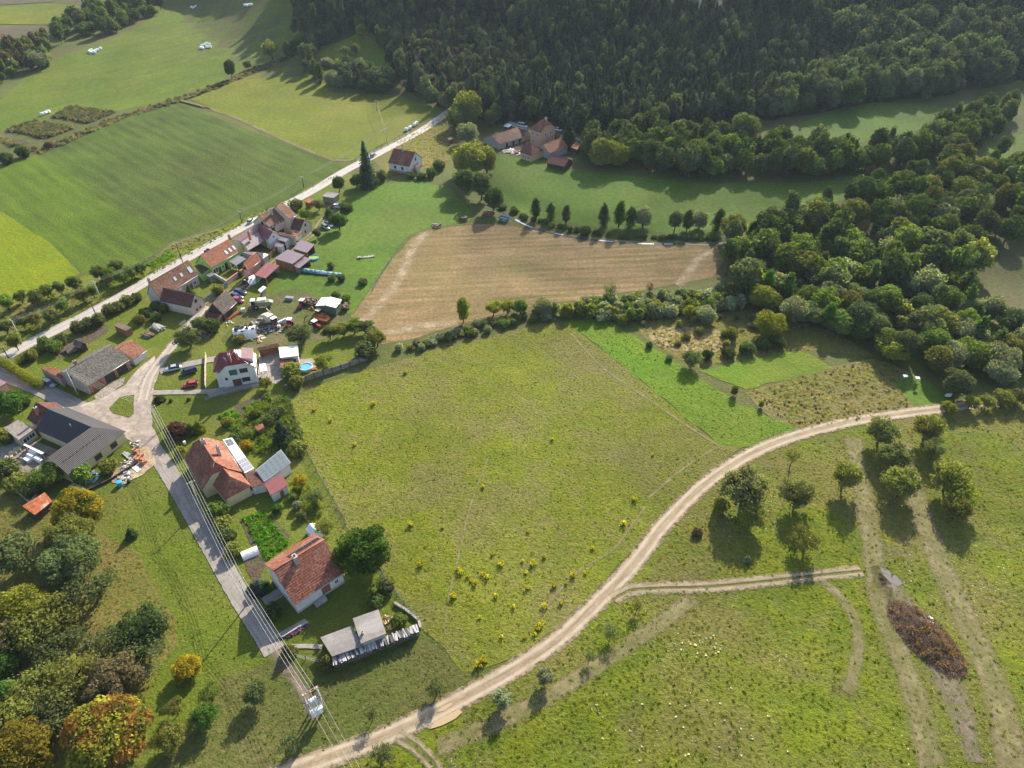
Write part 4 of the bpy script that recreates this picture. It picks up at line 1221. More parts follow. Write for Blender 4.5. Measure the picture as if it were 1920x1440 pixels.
# --- anthracite L-shaped house under construction
def l_house():
    hr, he = 6.4, 3.0
    Mr, M1, W2 = P(171.7, 800.6, hr), P(87.5, 765.6, hr), P(102.8, 863, hr)
    d1 = Vector((M1.x - Mr.x, M1.y - Mr.y, 0)); L1 = d1.length; d1.normalize()
    d2 = Vector((d1.y, -d1.x, 0))
    if d2.dot(W2 - Mr) < 0: d2 = -d2
    L2 = abs((W2 - Mr).dot(d2)) ; w = 4.6
    rz = math.atan2(-d1.y, -d1.x)          # local +X from M1 to corner
    bd = B('bungalow', 'anthracite metal roofed L-shaped house still being built beside the road', 'house', (Mr.x, Mr.y, 0), rz)
    # local: corner ridge at origin, main wing runs to -X, short wing to side sgn*Y
    sg = -1.0 if (Matrix.Rotation(-rz, 3, 'Z') @ d2).y < 0 else 1.0
    S = lambda x, y, z: (x, y * sg, z)
    r = MB()
    slope(r, [S(-L1, 0, hr), S(0, 0, hr), S(w, -w, he), S(-L1, -w, he)], .4, .04)
    slope(r, [S(0, 0, hr), S(0, L2, hr), S(w, L2, he), S(w, -w, he)], .4, .04)
    slope(r, [S(-L1, 0, hr), S(0, 0, hr), S(-w, w, he), S(-L1, w, he)], .4, .04)
    slope(r, [S(0, 0, hr), S(0, L2, hr), S(-w, L2, he), S(-w, w, he)], .4, .04)
    bd.roof = r.build('roof', [M['tile_dark'], M['tile_dark']], bd.root)
    sg2 = MB()
    for k in range(int(L2 / .9)): sg2.box(2.2, sg * (k * .9 + .2) - .12, 4.82, 2.34, sg * (k * .9 + .2) + .12, 5.0)
    sg2.build('snow_guard', M['tile_dark'], bd.root)['kind'] = 'stuff'
    v = 4.2; t = 0.18
    poly = [(-L1 + .2, -v), (v, -v), (v, L2 - .2), (-v, L2 - .2), (-v, v), (-L1 + .2, v)]
    poly = [(x, y * sg) for x, y in poly]
    if sg < 0: poly = poly[::-1]
    mb = MB(); mb.prism(poly, 0, he + .1)
    for x in (-L1 + .2,): mb.face([S(x, -v, he), S(x, v, he), S(x, 0, hr - t)])
    mb.face([S(-v, L2 - .2, he), S(v, L2 - .2, he), S(0, L2 - .2, hr - t)])
    bd.part('wall', mb, M['render_cream'])
    bd.walls = {'E': ((v, -v), (v, L2)) if sg > 0 else ((v, -L2), (v, v))}
    for u in (0.22, 0.5, 0.78): bd.win('E', u, 0.9, 1.6 if u > .3 else 1.4, 1.3, M['frame_brown'], M['glass'], 2)
    vp = MB(); vp.tube([(-5.5, sg * 1.6, 5.0), (-5.5, sg * 1.6, 6.6)], .09, 8); vp.build('vent_pipe', M['steel'], bd.roof)
    # older tiled end of the same house
    oh = house('old_house_end', 'old brown tiled house end with a brick chimney joined to the anthracite roof', 'house', (67.8,753.6), (86.5,765), 5.9, (70,798), 3.0, M['render_beige'], M['tile_brown'], oh=0.1, w2=3.8)
    oh.chimney(0.8, -1.7, 4.0, 6.6, 0.6, 0.7)
l_house()
b = shed('flat_shed', 'grey flat roofed shed with glazed front beside the building yard', 'shed', [(6.5,803),(33,787.5),(66,803),(35,825)], [3.1, 3.2, 3.0, 3.0], M['render_beige'], M['fibre'], course=2.0)
b.win(2, 0.35, 1.0, 1.6, 1.2); b.win(2, 0.72, 1.0, 1.4, 1.2)
b = shed('flat_annex', 'pinkish flat roofed building at the left edge of the photo', 'building', [(-14,704),(0,711),(13,717),(-4,728)], [3.4]*4, M['render_pink'], M['metal_pink'], course=2.0)
b = shed('white_beam', 'long low white beam over the building yard behind the anthracite house', 'shelter', [(43,834),(47,832),(83,849),(78,852)], [1.9]*4, None, M['metal_white'])  # a white beam, built as a thin slab on posts
# --- cream house with half-hipped red roof
b = house('half_hipped_house', 'cream house with a half-hipped red tiled roof and glazed annexes', 'house', (371.6,816), (406.6,874), 7.8, (345,858), 3.2, M['render_cream'], M['tile_red'], hipL=(1.6, 6.0), hipR=(1.6, 6.0))
H3 = b
b.chimney(-2.2 if False else 1.0, 2.0, 5.6, 8.6, 0.6, 0.6, M['concrete']); b.chimney(-2.9, 0.1, 7.2, 8.8, 0.5, 0.9, M['concrete'])
b.win('R', 0.5, 3.6, 1.0, 1.2); b.win('L', 0.5, 3.6, 1.0, 1.2)
for u in (0.25, 0.6): b.win('F', u, 1.0, 1.1, 1.3)
b2 = house('house_wing', 'lower hipped wing of red tiles in front of the cream gable', 'house', (417,880), (431.5,893.5), 6.3, (421.9,936), 3.0, M['render_cream'], M['tile_red'], hipL=None, hipR=None, w2=3.8, oh=0.1) if False else None
def wing():
    hr, he = 6.4, 3.0
    a, c1, c2, top = P(430.6, 892.7, hr), P(421.9, 935.8, he), P(472, 911, he), P(410, 868, hr)
    bd = B('house_wing', 'lower hipped wing of red tiles built against the cream gable', 'house', (a.x, a.y, 0), 0)
    o = Vector((a.x, a.y, 0)); d = (Vector((a.x, a.y, 0)) - Vector((top.x, top.y, 0))).normalized(); nrm = Vector((d.y, -d.x, 0))
    def loc(s, t, z): v = d * s + nrm * t; return (v.x, v.y, z)
    w = 0.5 * abs((c1 - c2).dot(nrm)); s1 = max((c1 - o).dot(d), (c2 - o).dot(d)); s1 = max(2.2, min(s1, 4.5))
    L = 6.0
    r = MB()
    slope(r, [loc(-L, 0, hr), loc(0, 0, hr), loc(s1, w, he), loc(-L, w, he)]); slope(r, [loc(-L, 0, hr), loc(0, 0, hr), loc(s1, -w, he), loc(-L, -w, he)]); slope(r, [loc(0, 0, hr), loc(s1, w, he), loc(s1, -w, he)])
    bd.roof = r.build('roof', [M['tile_red'], M['wood_brown']], bd.root)
    k = .35; pl = [loc(-L, -w + k, 0), loc(s1 - k, -w + k, 0), loc(s1 - k, w - k, 0), loc(-L, w - k, 0)]
    pl = [(p[0], p[1]) for p in pl]
    ar = sum(pl[i][0] * pl[(i+1) % 4][1] - pl[(i+1) % 4][0] * pl[i][1] for i in range(4))
    if ar < 0: pl = pl[::-1]
    mb = MB(); mb.prism(pl, 0, he - .1); bd.part('wall', mb, M['render_cream'])
wing()
b = shed('greenhouse_annex', 'white flat annex strip with glass panels along the red roof', 'annex', [(417.5,824),(435,820.5),(476.5,878.5),(459,887.5)], [3.0]*4, M['render_white'], M['metal_white'])
def panel_grid(bd, c0, c1, c2, c3, nu, nv, h, mat, name, gap=0.08, parent=None):
    a = [P(*c, h) - bd.root.location for c in (c0, c1, c2, c3)]
    for i in range(nu):
        for j in range(nv):
            def at(u, v): return a[0].lerp(a[1], u).lerp(a[3].lerp(a[2], u), v)
            u0, u1, v0, v1 = (i + gap) / nu, (i + 1 - gap) / nu, (j + gap) / nv, (j + 1 - gap) / nv
            q = [at(u0, v0), at(u1, v0), at(u1, v1), at(u0, v1)]
            mb = MB(); top = [p + Vector((0, 0, .07)) for p in q]; bot = [p + Vector((0, 0, 0.02)) for p in q]
            mb.face(top if (q[1] - q[0]).cross(q[2] - q[1]).z > 0 else top[::-1])
            for k in range(4): mb.face([bot[k], bot[(k+1) % 4], top[(k+1) % 4], top[k]])
            mb.build(name, mat, parent or bd.roof or bd.root)
panel_grid(b, (443,864.5),(461,856.5),(474.5,876),(458,885.5), 4, 3, 3.02, NT('pale_panel', 0.25, 0.6).color((0.36,0.34,0.38)).mat, 'panel')
panel_grid(b, (421,825.5),(433,822.5),(440.5,832.5),(428,837), 2, 2, 3.02, M['glass_roof'], 'glass_pane')
b = shed('brown_porch', 'brown tiled porch roof between the red house and the glass canopy', 'porch', [(461.3,887),(478.5,881.5),(499,907),(472,914.5)], [2.9, 2.9, 2.7, 2.7], M['render_white'], M['tile_brown'], course=.4)
b = shed('glass_canopy', 'grey glazed canopy roof of the garden room with a pale side wall', 'canopy', [(478.5,882),(526.8,842.5),(545.5,867.5),(495,903.5)], [3.3, 3.6, 3.2, 2.9], M['render_white'], M['steel'], course=2.0)
q_ = [(479.5,882.5),(526.5,844),(544.2,867.5),(495,902)]
def canopy_panes(bd):
    hs = [3.33, 3.63, 3.23, 2.93]
    a = [P(*c, h) - bd.root.location for c, h in zip(q_, hs)]
    for i in range(6):
        for j in range(2):
            def at(u, v): return a[0].lerp(a[1], u).lerp(a[3].lerp(a[2], u), v)
            e = .04
            q = [at((i + e) / 6, (j + e) / 2), at((i + 1 - e) / 6, (j + e) / 2), at((i + 1 - e) / 6, (j + 1 - e) / 2), at((i + e) / 6, (j + 1 - e) / 2)]
            mb = MB(); top = [p + Vector((0, 0, .06)) for p in q]
            mb.face(top if (q[1] - q[0]).cross(q[2] - q[1]).z > 0 else top[::-1])
            for k in range(4): mb.face([q[k], q[(k+1) % 4], top[(k+1) % 4], top[k]])
            mb.build('glass_pane', M['glass_roof'], bd.roof)
canopy_panes(b)
b = shed('red_flat_shed', 'small shed with a flat rose red sheet roof by the glass canopy', 'shed', [(495,907),(527,888),(540.5,909),(508,929)], [2.7, 2.8, 2.7, 2.6], M['render_white'], M['metal_brick'])
b.door(2, 0.6, .9, 1.9, M['wood_red'])
# --- lowest house: white with a red ridge roof, chimney and black solar strip
b = house('red_roofed_house', 'white two-storey house with a red tiled ridge roof and black solar strip', 'house', (513,1070.5), (608,1011.4), 8.0, (552,1135), 3.4, M['render_white'], M['tile_red'], course=0.5, lift=0.07, base=(.6, M['render_grey']), he2=5.6, E2=(496.6,1057))
H4 = b
b.chimney(-1.2, -0.7, 6.8, 9.3, 0.7, 1.0, M['concrete'])
for i in range(4): skylight(b, -0.8 + i * 1.7, 1.55, 1.6, 1.35, M['solar'], 'solar_panel')
b.door('F', 0.62, 1.8, 2.1, M['wood_red'], z=.7); b.win('F', 0.85, 1.5, .7, .9)
b.win('L', 0.3, 1.4, 1.2, 1.2); b.win('L', 0.65, 1.4, 1.2, 1.2); b.win('L', 0.5, 4.6, 1.0, 1.1)
st = MB()
for k in range(8): st.box(.2 - k * .3, -b.w1 - 1.0, 0, .5 - k * .3, -b.w1 + .2, .8 - k * .09)
b.part('steps', st, M['concrete'])
# --- shed complex at the bottom
b = shed('flat_workshop', 'long low workshop with a stained grey felt roof at the lane end', 'shed', [(600.5,1195),(660,1173),(680,1211),(622.5,1231)], [2.7]*4, M['wood_grey'], M['felt'])
b = shed('flat_workshop', 'square taller workshop with a stained grey felt roof and small chimney', 'shed', [(661.5,1159.5),(709.5,1142.5),(724,1188),(677,1207)], [3.4]*4, M['render_grey'], M['felt'])
b.chimney(0.2 - 1.2, -1.6, 3.3, 3.9, .45, .45)
# --- white house with red hipped roof
b = house('white_house', 'white three-storey house with a wine red half-hipped roof and dormer', 'house', (438.5,645), (437.5,670), 9.6, (480,684), 5.4, M['render_white'], M['metal_red'], course=.4, hipL=(2.6, 7.2), hipR=(2.6, 7.2), oe=.45)
H6 = b
def white_house_more(b):
    b.chimney(-2.6, 1.0, 8.0, 10.4, .8, .5); b.chimney(-2.6, -0.9, 8.2, 10.2, .45, .5)
    # shed dormer on the sunny side (front, -Y)
    d = MB()
    y0, y1 = -b.w1 + .3, -1.6
    z1 = b.zf(y1) + .05
    x0, x1 = -2.0, 3.0
    slope(d, [(x0, y0, z1 - .75), (x1, y0, z1 - .75), (x1, y1, z1), (x0, y1, z1)], .4, .03)
    dm = d.build('dormer', [M['metal_pink'], M['white']], b.root)
    w = MB(); w.prism([(x0 + .15, y0 + .2), (x1 - .15, y0 + .2), (x1 - .15, y1), (x0 + .15, y1)], [b.zf(y0 + .2) - .2, b.zf(y0 + .2) - .2, b.zf(y1) - .4, b.zf(y1) - .4], [z1 - .9, z1 - .9, z1 - .3, z1 - .3])
    w.build('dormer_wall', M['render_white'], dm)
    # the end facing the photo
    side = 'R' if Vector((0, 0, 0)) is None else None
ends = {}
for s in ('L', 'R'):
    q, rz, n, L = b.on_wall(s, .5); wn_ = Matrix.Rotation(b.root.rotation_euler.z, 3, 'Z') @ n; ends[s] = wn_.y
s = min(ends, key=ends.get)
for u, z, w in ((0.42, 4.2, 1.5), (0.42, 1.2, 1.5)): b.win(s, u + .25, z, 1.9, 1.2, DW, None, 3)
b.win(s, 0.36, 3.9, 1.8, 1.5, M['frame_brown'], NT('green_awning', 0.7).color((0.02, 0.12, 0.10)).mat, 1, 'green_shade')
b.door(s, 0.40, 2.2, 2.3, DW); b.win(s, .12, 2.6, .5, .6, DW)
for u in (.3, .7): b.win('F', u, 1.1, 1.3, 1.3, DW); b.win('F', u, 3.9, 1.3, 1.2, DW)
white_house_more(b)
# side cross hip towards the lane
def cross_hip(b):
    r = MB(); hr = b.hr - 0.4; he = b.he
    x = 0.6; w = 3.4; y1 = b.w2 + 1.3
    slope(r, [(x, 0.2, hr), (x, y1 - 2.4, hr), (x - w, y1, he), (x - w, b.w2 * .3, he + 1.8)], .4, .04); slope(r, [(x, 0.2, hr), (x, y1 - 2.4, hr), (x + w, y1, he), (x + w, b.w2 * .3, he + 1.8)], .4, .04); slope(r, [(x, y1 - 2.4, hr), (x + w, y1, he), (x - w, y1, he)], .4, .04)
    r.build('cross_roof', [M['metal_red'], M['white']], b.root)
    m = MB(); m.prism([(x - w + .4, b.w2 - 1), (x + w - .4, b.w2 - 1), (x + w - .4, y1 - .4), (x - w + .4, y1 - .4)], 0, he - .2); b.part('side_wall', m, M['render_white'])
cross_hip(b)
b = shed('carport', 'brown lean-to with a red-brown tiled roof behind the white house', 'carport', [(482,652),(521,643),(523,650),(484,658)], [3.2, 3.2, 2.7, 2.7], M['wood_red'], M['tile_brown'], course=.4, open_edges=(2,))
b = shed('white_flat_shed', 'white sheet roofed shed beside the round swimming pool', 'shed', [(522.5,651),(558.7,647.5),(560,667),(525,671)], [3.0]*4, M['render_white'], M['metal_white'])
b.door(2, .75, .8, 1.9, DW)
b = shed('tiled_store', 'low brown tiled store in front of the white flat shed', 'shed', [(525.5,673),(549,671),(541,687),(525,690)], [2.3, 2.3, 2.0, 2.0], M['brickwall'], M['tile_red'], course=.4)
b = shed('terrace_roof', 'white pergola over the terrace of the white house', 'pergola', [(486,683),(498,681),(501,695),(488,697)], [2.6]*4, None, M['metal_white'], post=M['white'])
# --- dark timber barn
b = house('timber_barn', 'dark timber barn with a grey-brown tiled roof beside the back lane', 'barn', (397.5,568), (423.5,545), 6.2, (419.4,589), 2.6, M['wood_dark'], M['tile_barn'], oh=.25)
b.door('F', .5, 3, 2.2, M['painted_hole'])
b = shed('barn_lean_to', 'low red-brown tiled lean-to in front of the dark barn gable', 'shed', [(385,582.5),(417,590),(411,600),(381.5,594)], [2.9, 2.9, 2.2, 2.2], M['wood_dark'], M['tile_brown'], course=.4)
# --- long house by the main road
b = house('long_house', 'long house with a weathered red tiled roof and skylights beside the main road', 'house', (278.8,530.6), (352.2,487.4), 8.4, (303.8,557), 3.6, M['render_grey'], M['tile_old'], oh=.1)
H8 = b
for px, w, h in (((356,506), 1.2, 2.0), ((340,515.5), .8, 1.2), ((328,523), .8, 1.2)): sky_px(b, px, w, h)
b.chimney(-7.5, .3, 7.6, 9.6, .6, .6, M['concrete'])
b.win('R', .5, 4.4, .9, 1.1); b.win('F', .88, 1.0, 1.2, 1.2); b.door('F', .78, 1.0, 2.0)
b = house('house_wing', 'side wing with dark red roof and whitish gable beside the lane', 'house', (306,540), (364.7,552.5), 6.2, (358.4,577.5), 3.2, M['render_beige'], M['tile_brown'], oh=.1)
for s_ in ('R', 'L'):
    b.win(s_, .45, 3.6, .8, 1.0, DW, M['painted_hole'], 1)
    b.win(s_, .35, 1.0, .6, .6, DW); b.win(s_, .65, 1.0, .6, .6, DW)
b.chimney(.5, .4, 5.7, 6.8, .4, .4, M['concrete'])
# --- lime green house
b = house('green_house', 'lime green house with an orange tiled roof and three roof windows', 'house', (375,479), (428.7,448.3), 7.4, (400,500), 3.6, M['render_green'], M['tile_orange'], oh=.25)
for px in ((424,473.5), (431.3,469), (438.5,464.5)): sky_px(b, px, .9, 1.5)
b.chimney(7.4, .5, 6.6, 8.4, .6, .6)
b.win('F', .12, .8, 1.9, 1.7); b.door('F', .26, 1.1, 2.1); b.win('F', .38, 1.0, .9, 1.1); b.door('F', .5, 1.2, 2.2, M['painted_hole'])
b.win('L', .5, 4.2, .8, .9)
b = shed('tiled_link', 'small brown tiled link roof between the long house and the green house', 'shed', [(364,498),(373,495.5),(393.5,502.5),(378,515)], [3.8, 3.8, 3.0, 2.8], M['render_green'], M['tile_brown'], course=.4)
b = shed('patio_canopy', 'grey sheet canopy over the patio of the green house', 'canopy', [(428.5,490),(447.5,478.5),(462,485),(443,498)], [3.0, 3.0, 2.6, 2.6], None, M['metal_grey'], post=M['white'])
b = shed('garden_canopy', 'small grey lean-to roof at the left end of the green house lawn', 'shed', [(386,514.5),(396,510.5),(404,514.5),(392,520)], [2.4]*4, M['wood_grey'], M['metal_grey'])
# --- plum roofed L-shaped house
b = shed('plum_roofed_house', 'house with a faded pink roof slope over a broad plum lean-to', 'house', [(433.7,449),(483.7,419.5),(483.7,433),(452,453)], [6.6, 6.6, 4.8, 4.8], M['render_beige'], M['metal_pink'], inset=.1, thick=.2)
b.chimney(1.5, -2.2, 4.5, 7.8, .8, .6, M['brickwall'])
b = shed('broad_lean_to', 'broad plum sheet lean-to roof over the courtyard', 'lean-to', [(452,453.5),(483.7,433.5),(498.5,450),(466,469.5)], [4.7, 4.7, 3.0, 3.0], M['render_beige'], M['metal_purple'], inset=.2, open_edges=(2,))
b = house('court_wing', 'courtyard wing with a dark wine red sheet roof and white gable', 'house', (483.5,419), (511,434), 6.2, (501.5,449), 4.0, M['render_white'], M['metal_brick'], oh=.1)
b.win('R', .5, 3.8, .7, .8)
b = shed('court_roof', 'long low plum roof behind the salmon gabled building', 'shed', [(452,472),(481,472.5),(480,477),(469,478)], [3.2]*4, M['render_grey'], M['metal_purple'])
b = shed('open_court_shed', 'grey roofed open shelter with white posts beside the courtyard wing', 'shelter', [(511.5,446.5),(521.5,437.5),(545,445.5),(535.5,454)], [3.0]*4, M['render_white'], M['metal_grey'], open_edges=(3,), post=M['white'])
b = shed('garden_room', 'small plum flat roof beside the brown garden fence', 'shed', [(513.5,461),(519,454),(534,457.5),(528,464)], [2.4]*4, M['render_white'], M['metal_purple'])
b = shed('coping_wall', 'narrow orange tiled roof strip above the court shelter', 'shed', [(521,436.5),(523,434.5),(555,442.5),(553,445)], [3.6, 3.8, 3.8, 3.6], M['render_beige'], M['tile_orange'], course=.4)
# --- two-storey beige house
b = house('two_storey_house', 'beige two-storey house with an orange-brown roof and chimney', 'house', (485,405), (516,388.5), 9.0, (508.5,423.7), 5.6, M['render_beige'], M['tile_old'], oh=.15)
b.chimney(.6, -1.4, 7.8, 10.2, .7, .7, M['concrete'])
b.win('L', .62, 6.0, .8, 1.0, DW); b.win('F', .22, 3.0, 1.3, 1.4, DW, bars=2)
for u in (.15, .35, .55, .75, .9): b.win('F', u, 4.8, .4, .4, DW, bars=1)
for u in (.45, .6, .75): b.win('F', u, .8, .9, 1.3, DW)
b = house('two_storey_house', 'higher end of the beige two-storey house with a plain brown roof', 'house', (516.5,387), (530,379.5), 9.9, (546,409), 6.2, M['render_beige'], M['tile_old'], oh=.1)
b.win('F', .5, 4.0, .9, 1.2)
b = house('gabled_annex', 'small brown roofed annex with a beige gable beside the back lane', 'outbuilding', (552.5,409), (571,412.5), 5.6, (565.5,434), 3.0, M['render_beige'], M['tile_brown'], oh=.1)
b.win('R', .5, 3.2, .6, .9, DW, M['painted_hole'], 1); b.win('R', .4, .9, .6, .8, DW)
b = shed('orange_lean_to', 'low orange tiled lean-to in front of the beige gabled annex', 'shed', [(547,438.5),(553.5,433.5),(566,434.5),(558,441)], [2.6, 2.8, 2.8, 2.6], M['render_white'], M['tile_orange'], course=.4)
# --- salmon gable
b = house('salmon_house', 'salmon pink building with a rounded gable and an orange tiled roof', 'house', (455.6,492.5), (480.5,473), 6.0, (467,505.5), 3.2, M['render_pink'], M['tile_orange'], oh=.1)
b.win('L', .5, 3.4, .7, .9, DW, M['painted_hole'], 1)
b = shed('grey_gable_shed', 'grey walled shed with a plum roof at the end of the salmon building', 'shed', [(481,472.5),(494,474),(504.5,477),(493,485)], [4.4, 4.4, 3.6, 3.6], M['render_grey'], M['metal_purple'])
# --- sheds across the lane
b = shed('wooden_shed', 'large brown boarded shed with a flat plum roof', 'shed', [(539.5,467.5),(571,478),(548.7,495),(513.7,484.5)], [3.5, 3.3, 3.2, 3.4], M['wood_brown'], M['metal_purple'])
b.door(1, .5, 2.2, 2.2, M['wood_dark'])
b = shed('wooden_shed', 'brown shed with a flat plum roof, the one furthest up the lane', 'shed', [(564,449.5),(590,458),(575.6,474),(549.5,466)], [3.2]*4, M['wood_brown'], M['metal_purple'], open_edges=(1,))
b = shed('side_canopy', 'low plum canopy along the right side of the large boarded shed', 'canopy', [(571,481),(582.5,486),(561,503),(550.5,498.5)], [2.5]*4, M['wood_grey'], M['metal_purple'], open_edges=(1,))
b = shed('red_carport', 'open carport with a flat brick red roof beside the back lane', 'carport', [(501,491),(524,498),(498,522),(476,515.5)], [3.1, 3.0, 3.0, 3.1], M['concrete'], M['metal_brick'], open_edges=(1, 2))
b = shed('white_cabin', 'small cabin with a white sheet roof below the red carport', 'cabin', [(483.7,543.7),(493.7,535.8),(499.5,539.3),(488.9,548.5)], [2.3]*4, M['wood_grey'], M['metal_white'])
# --- white roofed shed in the machinery yard
b = house('sheet_shed', 'green shed with a shallow white sheet roof in the machinery yard', 'shed', (610,572.5), (621,556.7), 3.7, (630,577.5), 3.1, plain('green_sheet', (0.10, 0.13, 0.07), .6), M['metal_white'], oh=.1, course=3)
# --- small garden sheds
b = shed('garden_shed', 'brown garden shed with a flat felt roof standing on the lawn', 'shed', [(212,609.5),(225,604.5),(247.5,614.5),(235.5,620.5)], [2.4, 2.4, 2.3, 2.3], M['wood_red'], M['felt_brown'])
b = house('old_shed', 'dark weathered shed under the roadside bushes behind the barn', 'shed', (140,636), (154.5,641.5), 3.3, (146,650), 2.0, M['wood_dark'], M['felt_brown'], oh=.2)
b = shed('log_store', 'collapsed dark board roof over logs beside the weathered shed', 'shed', [(118,650),(135,643),(147,655),(128,664)], [1.2, 1.6, 1.2, .7], M['wood_dark'], M['felt_brown'])
b = shed('rusty_shed', 'small shed with a rusty orange sheet roof on the grass slope', 'shed', [(41.6,949),(84,923),(98.4,939.5),(65.6,965.8)], [2.3, 2.4, 2.1, 2.0], M['wood_dark'], M['rust'], course=1.2, lift=.05)
b = shed('garden_hut', 'tiny red roofed hut in the vegetable garden', 'hut', [(476.5,800),(492,793.5),(496,801.5),(483,808)], [1.9]*4, M['wood_brown'], M['tile_red'], course=.4)
b = shed('field_shed', 'grey board shed beside the main road above the cars', 'shed', [(603,368),(614,359.5),(636.5,362.5),(626,371.5)], [2.6, 2.8, 2.8, 2.6], M['wood_grey'], M['felt'])
b = shed('field_hut', 'small orange roofed hut among the roadside trees', 'hut', [(570,377.5),(580,371),(589,374.5),(580,381)], [2.6, 2.8, 2.6, 2.6], M['wood_brown'], M['tile_orange'], course=.4)
# --- cottage by the road
b = house('cottage', 'white cottage with a steep red-brown roof beside the main road bend', 'house', (738.3,278.2), (778.5,285.5), 8.0, (727,305), 3.6, M['render_white'], M['tile_red'], oh=.2, base=(1.0, M['stone']))
for u in (.3, .65): b.win('F', u, 1.5, .9, 1.1, DW)
b.win('R', .5, 4.4, .9, 1.1, DW); b.chimney(-.5, -.5, 7, 9, .6, .6, M['concrete'])
b = shed('porch', 'small red-brown porch at the gable of the white cottage', 'porch', [(775,309),(783,303),(789,311),(781,315)], [2.8, 2.8, 2.4, 2.4], M['render_white'], M['tile_brown'], course=.4)
b = shed('field_hut', 'tiny wooden hut on the rough slope behind the white cottage', 'hut', [(838,259),(845,256.5),(850,260),(843,262.5)], [2.2]*4, M['wood_brown'], M['felt_brown'])
# --- farm under the hill
b = house('farmhouse', 'tall peach farmhouse with a hipped red roof under the wooded hill', 'house', (1007.5,220.6), (1028.7,227.5), 11.0, (1006,246.5), 7.0, M['render_peach'], M['tile_red'], hipL=(3.5, 7.0), hipR=(1.2, 9.2))
for u, z in ((.25, 4.6), (.7, 4.6), (.3, 1.2)): b.win('F', u, z, 1.0, 1.5)
for u, z in ((.35, 4.6), (.7, 4.6), (.4, 1.3)): b.win('R', u, z, 1.0, 1.4)
b.chimney(1.5, .4, 9.8, 12, .9, .8, M['concrete'])
b = house('byre', 'long low byre with a weathered orange-brown roof left of the peach farmhouse', 'outbuilding', (921,253.7), (970,239), 5.2, (938,270), 2.6, M['stone'], M['tile_old'], oh=.2)
for u in (.3, .55, .8): b.door('F', u, 1.2, 1.9, M['painted_hole'])
b = house('byre', 'short byre with a brown roof joining the peach farmhouse', 'outbuilding', (970,239), (987,245), 4.8, (980,256), 2.6, M['stone'], M['tile_brown'], oh=.1)
b = house('low_farmhouse', 'low ochre yellow farmhouse with a hipped brown roof facing the meadow', 'house', (987,266.5), (1008,273), 6.4, (1000,293.3), 3.1, M['render_yellow'], M['tile_brown2'], hipR=(3.0, 3.1), hipL=None)
for u in (.25, .5, .75): b.win('F', u, 1.0, .9, 1.2)
b = house('barn_range', 'orange tiled barn range with mossy roof behind the ochre farmhouse', 'barn', (1018,270.5), (1053,259), 5.8, (1038,284.5), 3.0, M['render_grey'], M['tile_orange'], oh=.1)
b = house('board_shed', 'dark board shed with a red-brown roof at the corner of the meadow', 'shed', (1033,291), (1067,298), 4.2, (1058.5,311.5), 2.4, M['wood_dark'], M['tile_brown2'], oh=.2)
b = shed('orange_hut', 'small hut with a rusty orange roof right of the farm', 'hut', [(1069,275),(1080,266.5),(1090,272),(1082,281)], [2.8, 3.0, 2.6, 2.6], M['wood_dark'], M['tile_orange'], course=.4)
b = shed('sheet_hut', 'hut with a pale blue-white sheet roof beside the white van', 'hut', [(944,236.5),(952,231),(960,233.5),(953,239)], [2.6, 2.8, 2.6, 2.6], M['wood_dark'], plain('pale_blue_sheet', (0.5, 0.56, 0.62), .4))
# ---------------------------------------------------------------- grass tufts
def tuft_mesh(seed, n, spread, h, w):
    g = random.Random(seed); mb = MB()
    for i in range(n):
        a = g.uniform(0, 6.28); q = spread * math.sqrt(g.random())
        x, y = math.cos(a) * q, math.sin(a) * q
        b = g.uniform(0, 6.28); dx, dy = math.cos(b) * w, math.sin(b) * w
        hh = h * g.uniform(0.5, 1.1); lx, ly = g.uniform(-.5, .5) * hh, g.uniform(-.5, .5) * hh
        mb.face([(x - dx, y - dy, 0), (x + dx, y + dy, 0), (x + lx, y + ly, hh)])
    me = mb.mesh('tuft', M['leaf'])
    at = me.attributes.new('tone', 'FLOAT', 'FACE')
    at.data.foreach_set('value', [g.uniform(0.75, 1.25) for _ in range(n)])
    return me
tufts = [tuft_mesh(200 + i, 26, 0.42, 0.42, 0.055) for i in range(3)]
weed = leaves_mesh('weed', [(0, 0, .18, .3), (.2, .1, .25, .22), (-.2, .1, .16, .25), (.05, -.25, .2, .24)], 46, 0.22, 210, shell=(0.3, 1.1))
def tcol(name, spec): return proto_collection(name, [(me, COL[c] if isinstance(c, str) else c) for me, c in spec])
C_MEADOW = tcol('meadow_plants', [(tufts[0], (0.17,0.20,0.022)), (tufts[1], (0.21,0.225,0.022)), (tufts[2], (0.14,0.18,0.022)), (tufts[0], (0.24, 0.215, 0.04)), (tufts[1], (0.18,0.205,0.022)), (weed, (0.2,0.225,0.03)), (tufts[2], (0.22, 0.19, 0.06)), (tufts[2], (0.19,0.215,0.02))])
C_DRY = tcol('dry_plants', [(tufts[0], (0.34,0.28,0.12)), (tufts[1], (0.28, 0.23, 0.10)), (tufts[2], (0.22,0.22,0.06)), (tufts[1], (0.20,0.23,0.05)), (weed, (0.17,0.14,0.08)), (tufts[0], (0.26, 0.23, 0.075))])
C_ORCH = tcol('orchard_plants', [(tufts[0], (0.26, 0.22, 0.07)), (tufts[1], 'grass'), (tufts[2], (0.30, 0.235, 0.11)), (tufts[0], (0.22,0.22,0.05))])
C_LAWN = tcol('lawn_plants', [(tufts[0], 'grass'), (tufts[1], (0.13, 0.18, 0.028)), (weed, (0.12, 0.17, 0.03))])
C_LIME = tcol('young_plants', [(weed, (0.10, 0.23, 0.02)), (tufts[0], (0.12, 0.24, 0.02)), (tufts[1], (0.15, 0.23, 0.025))])
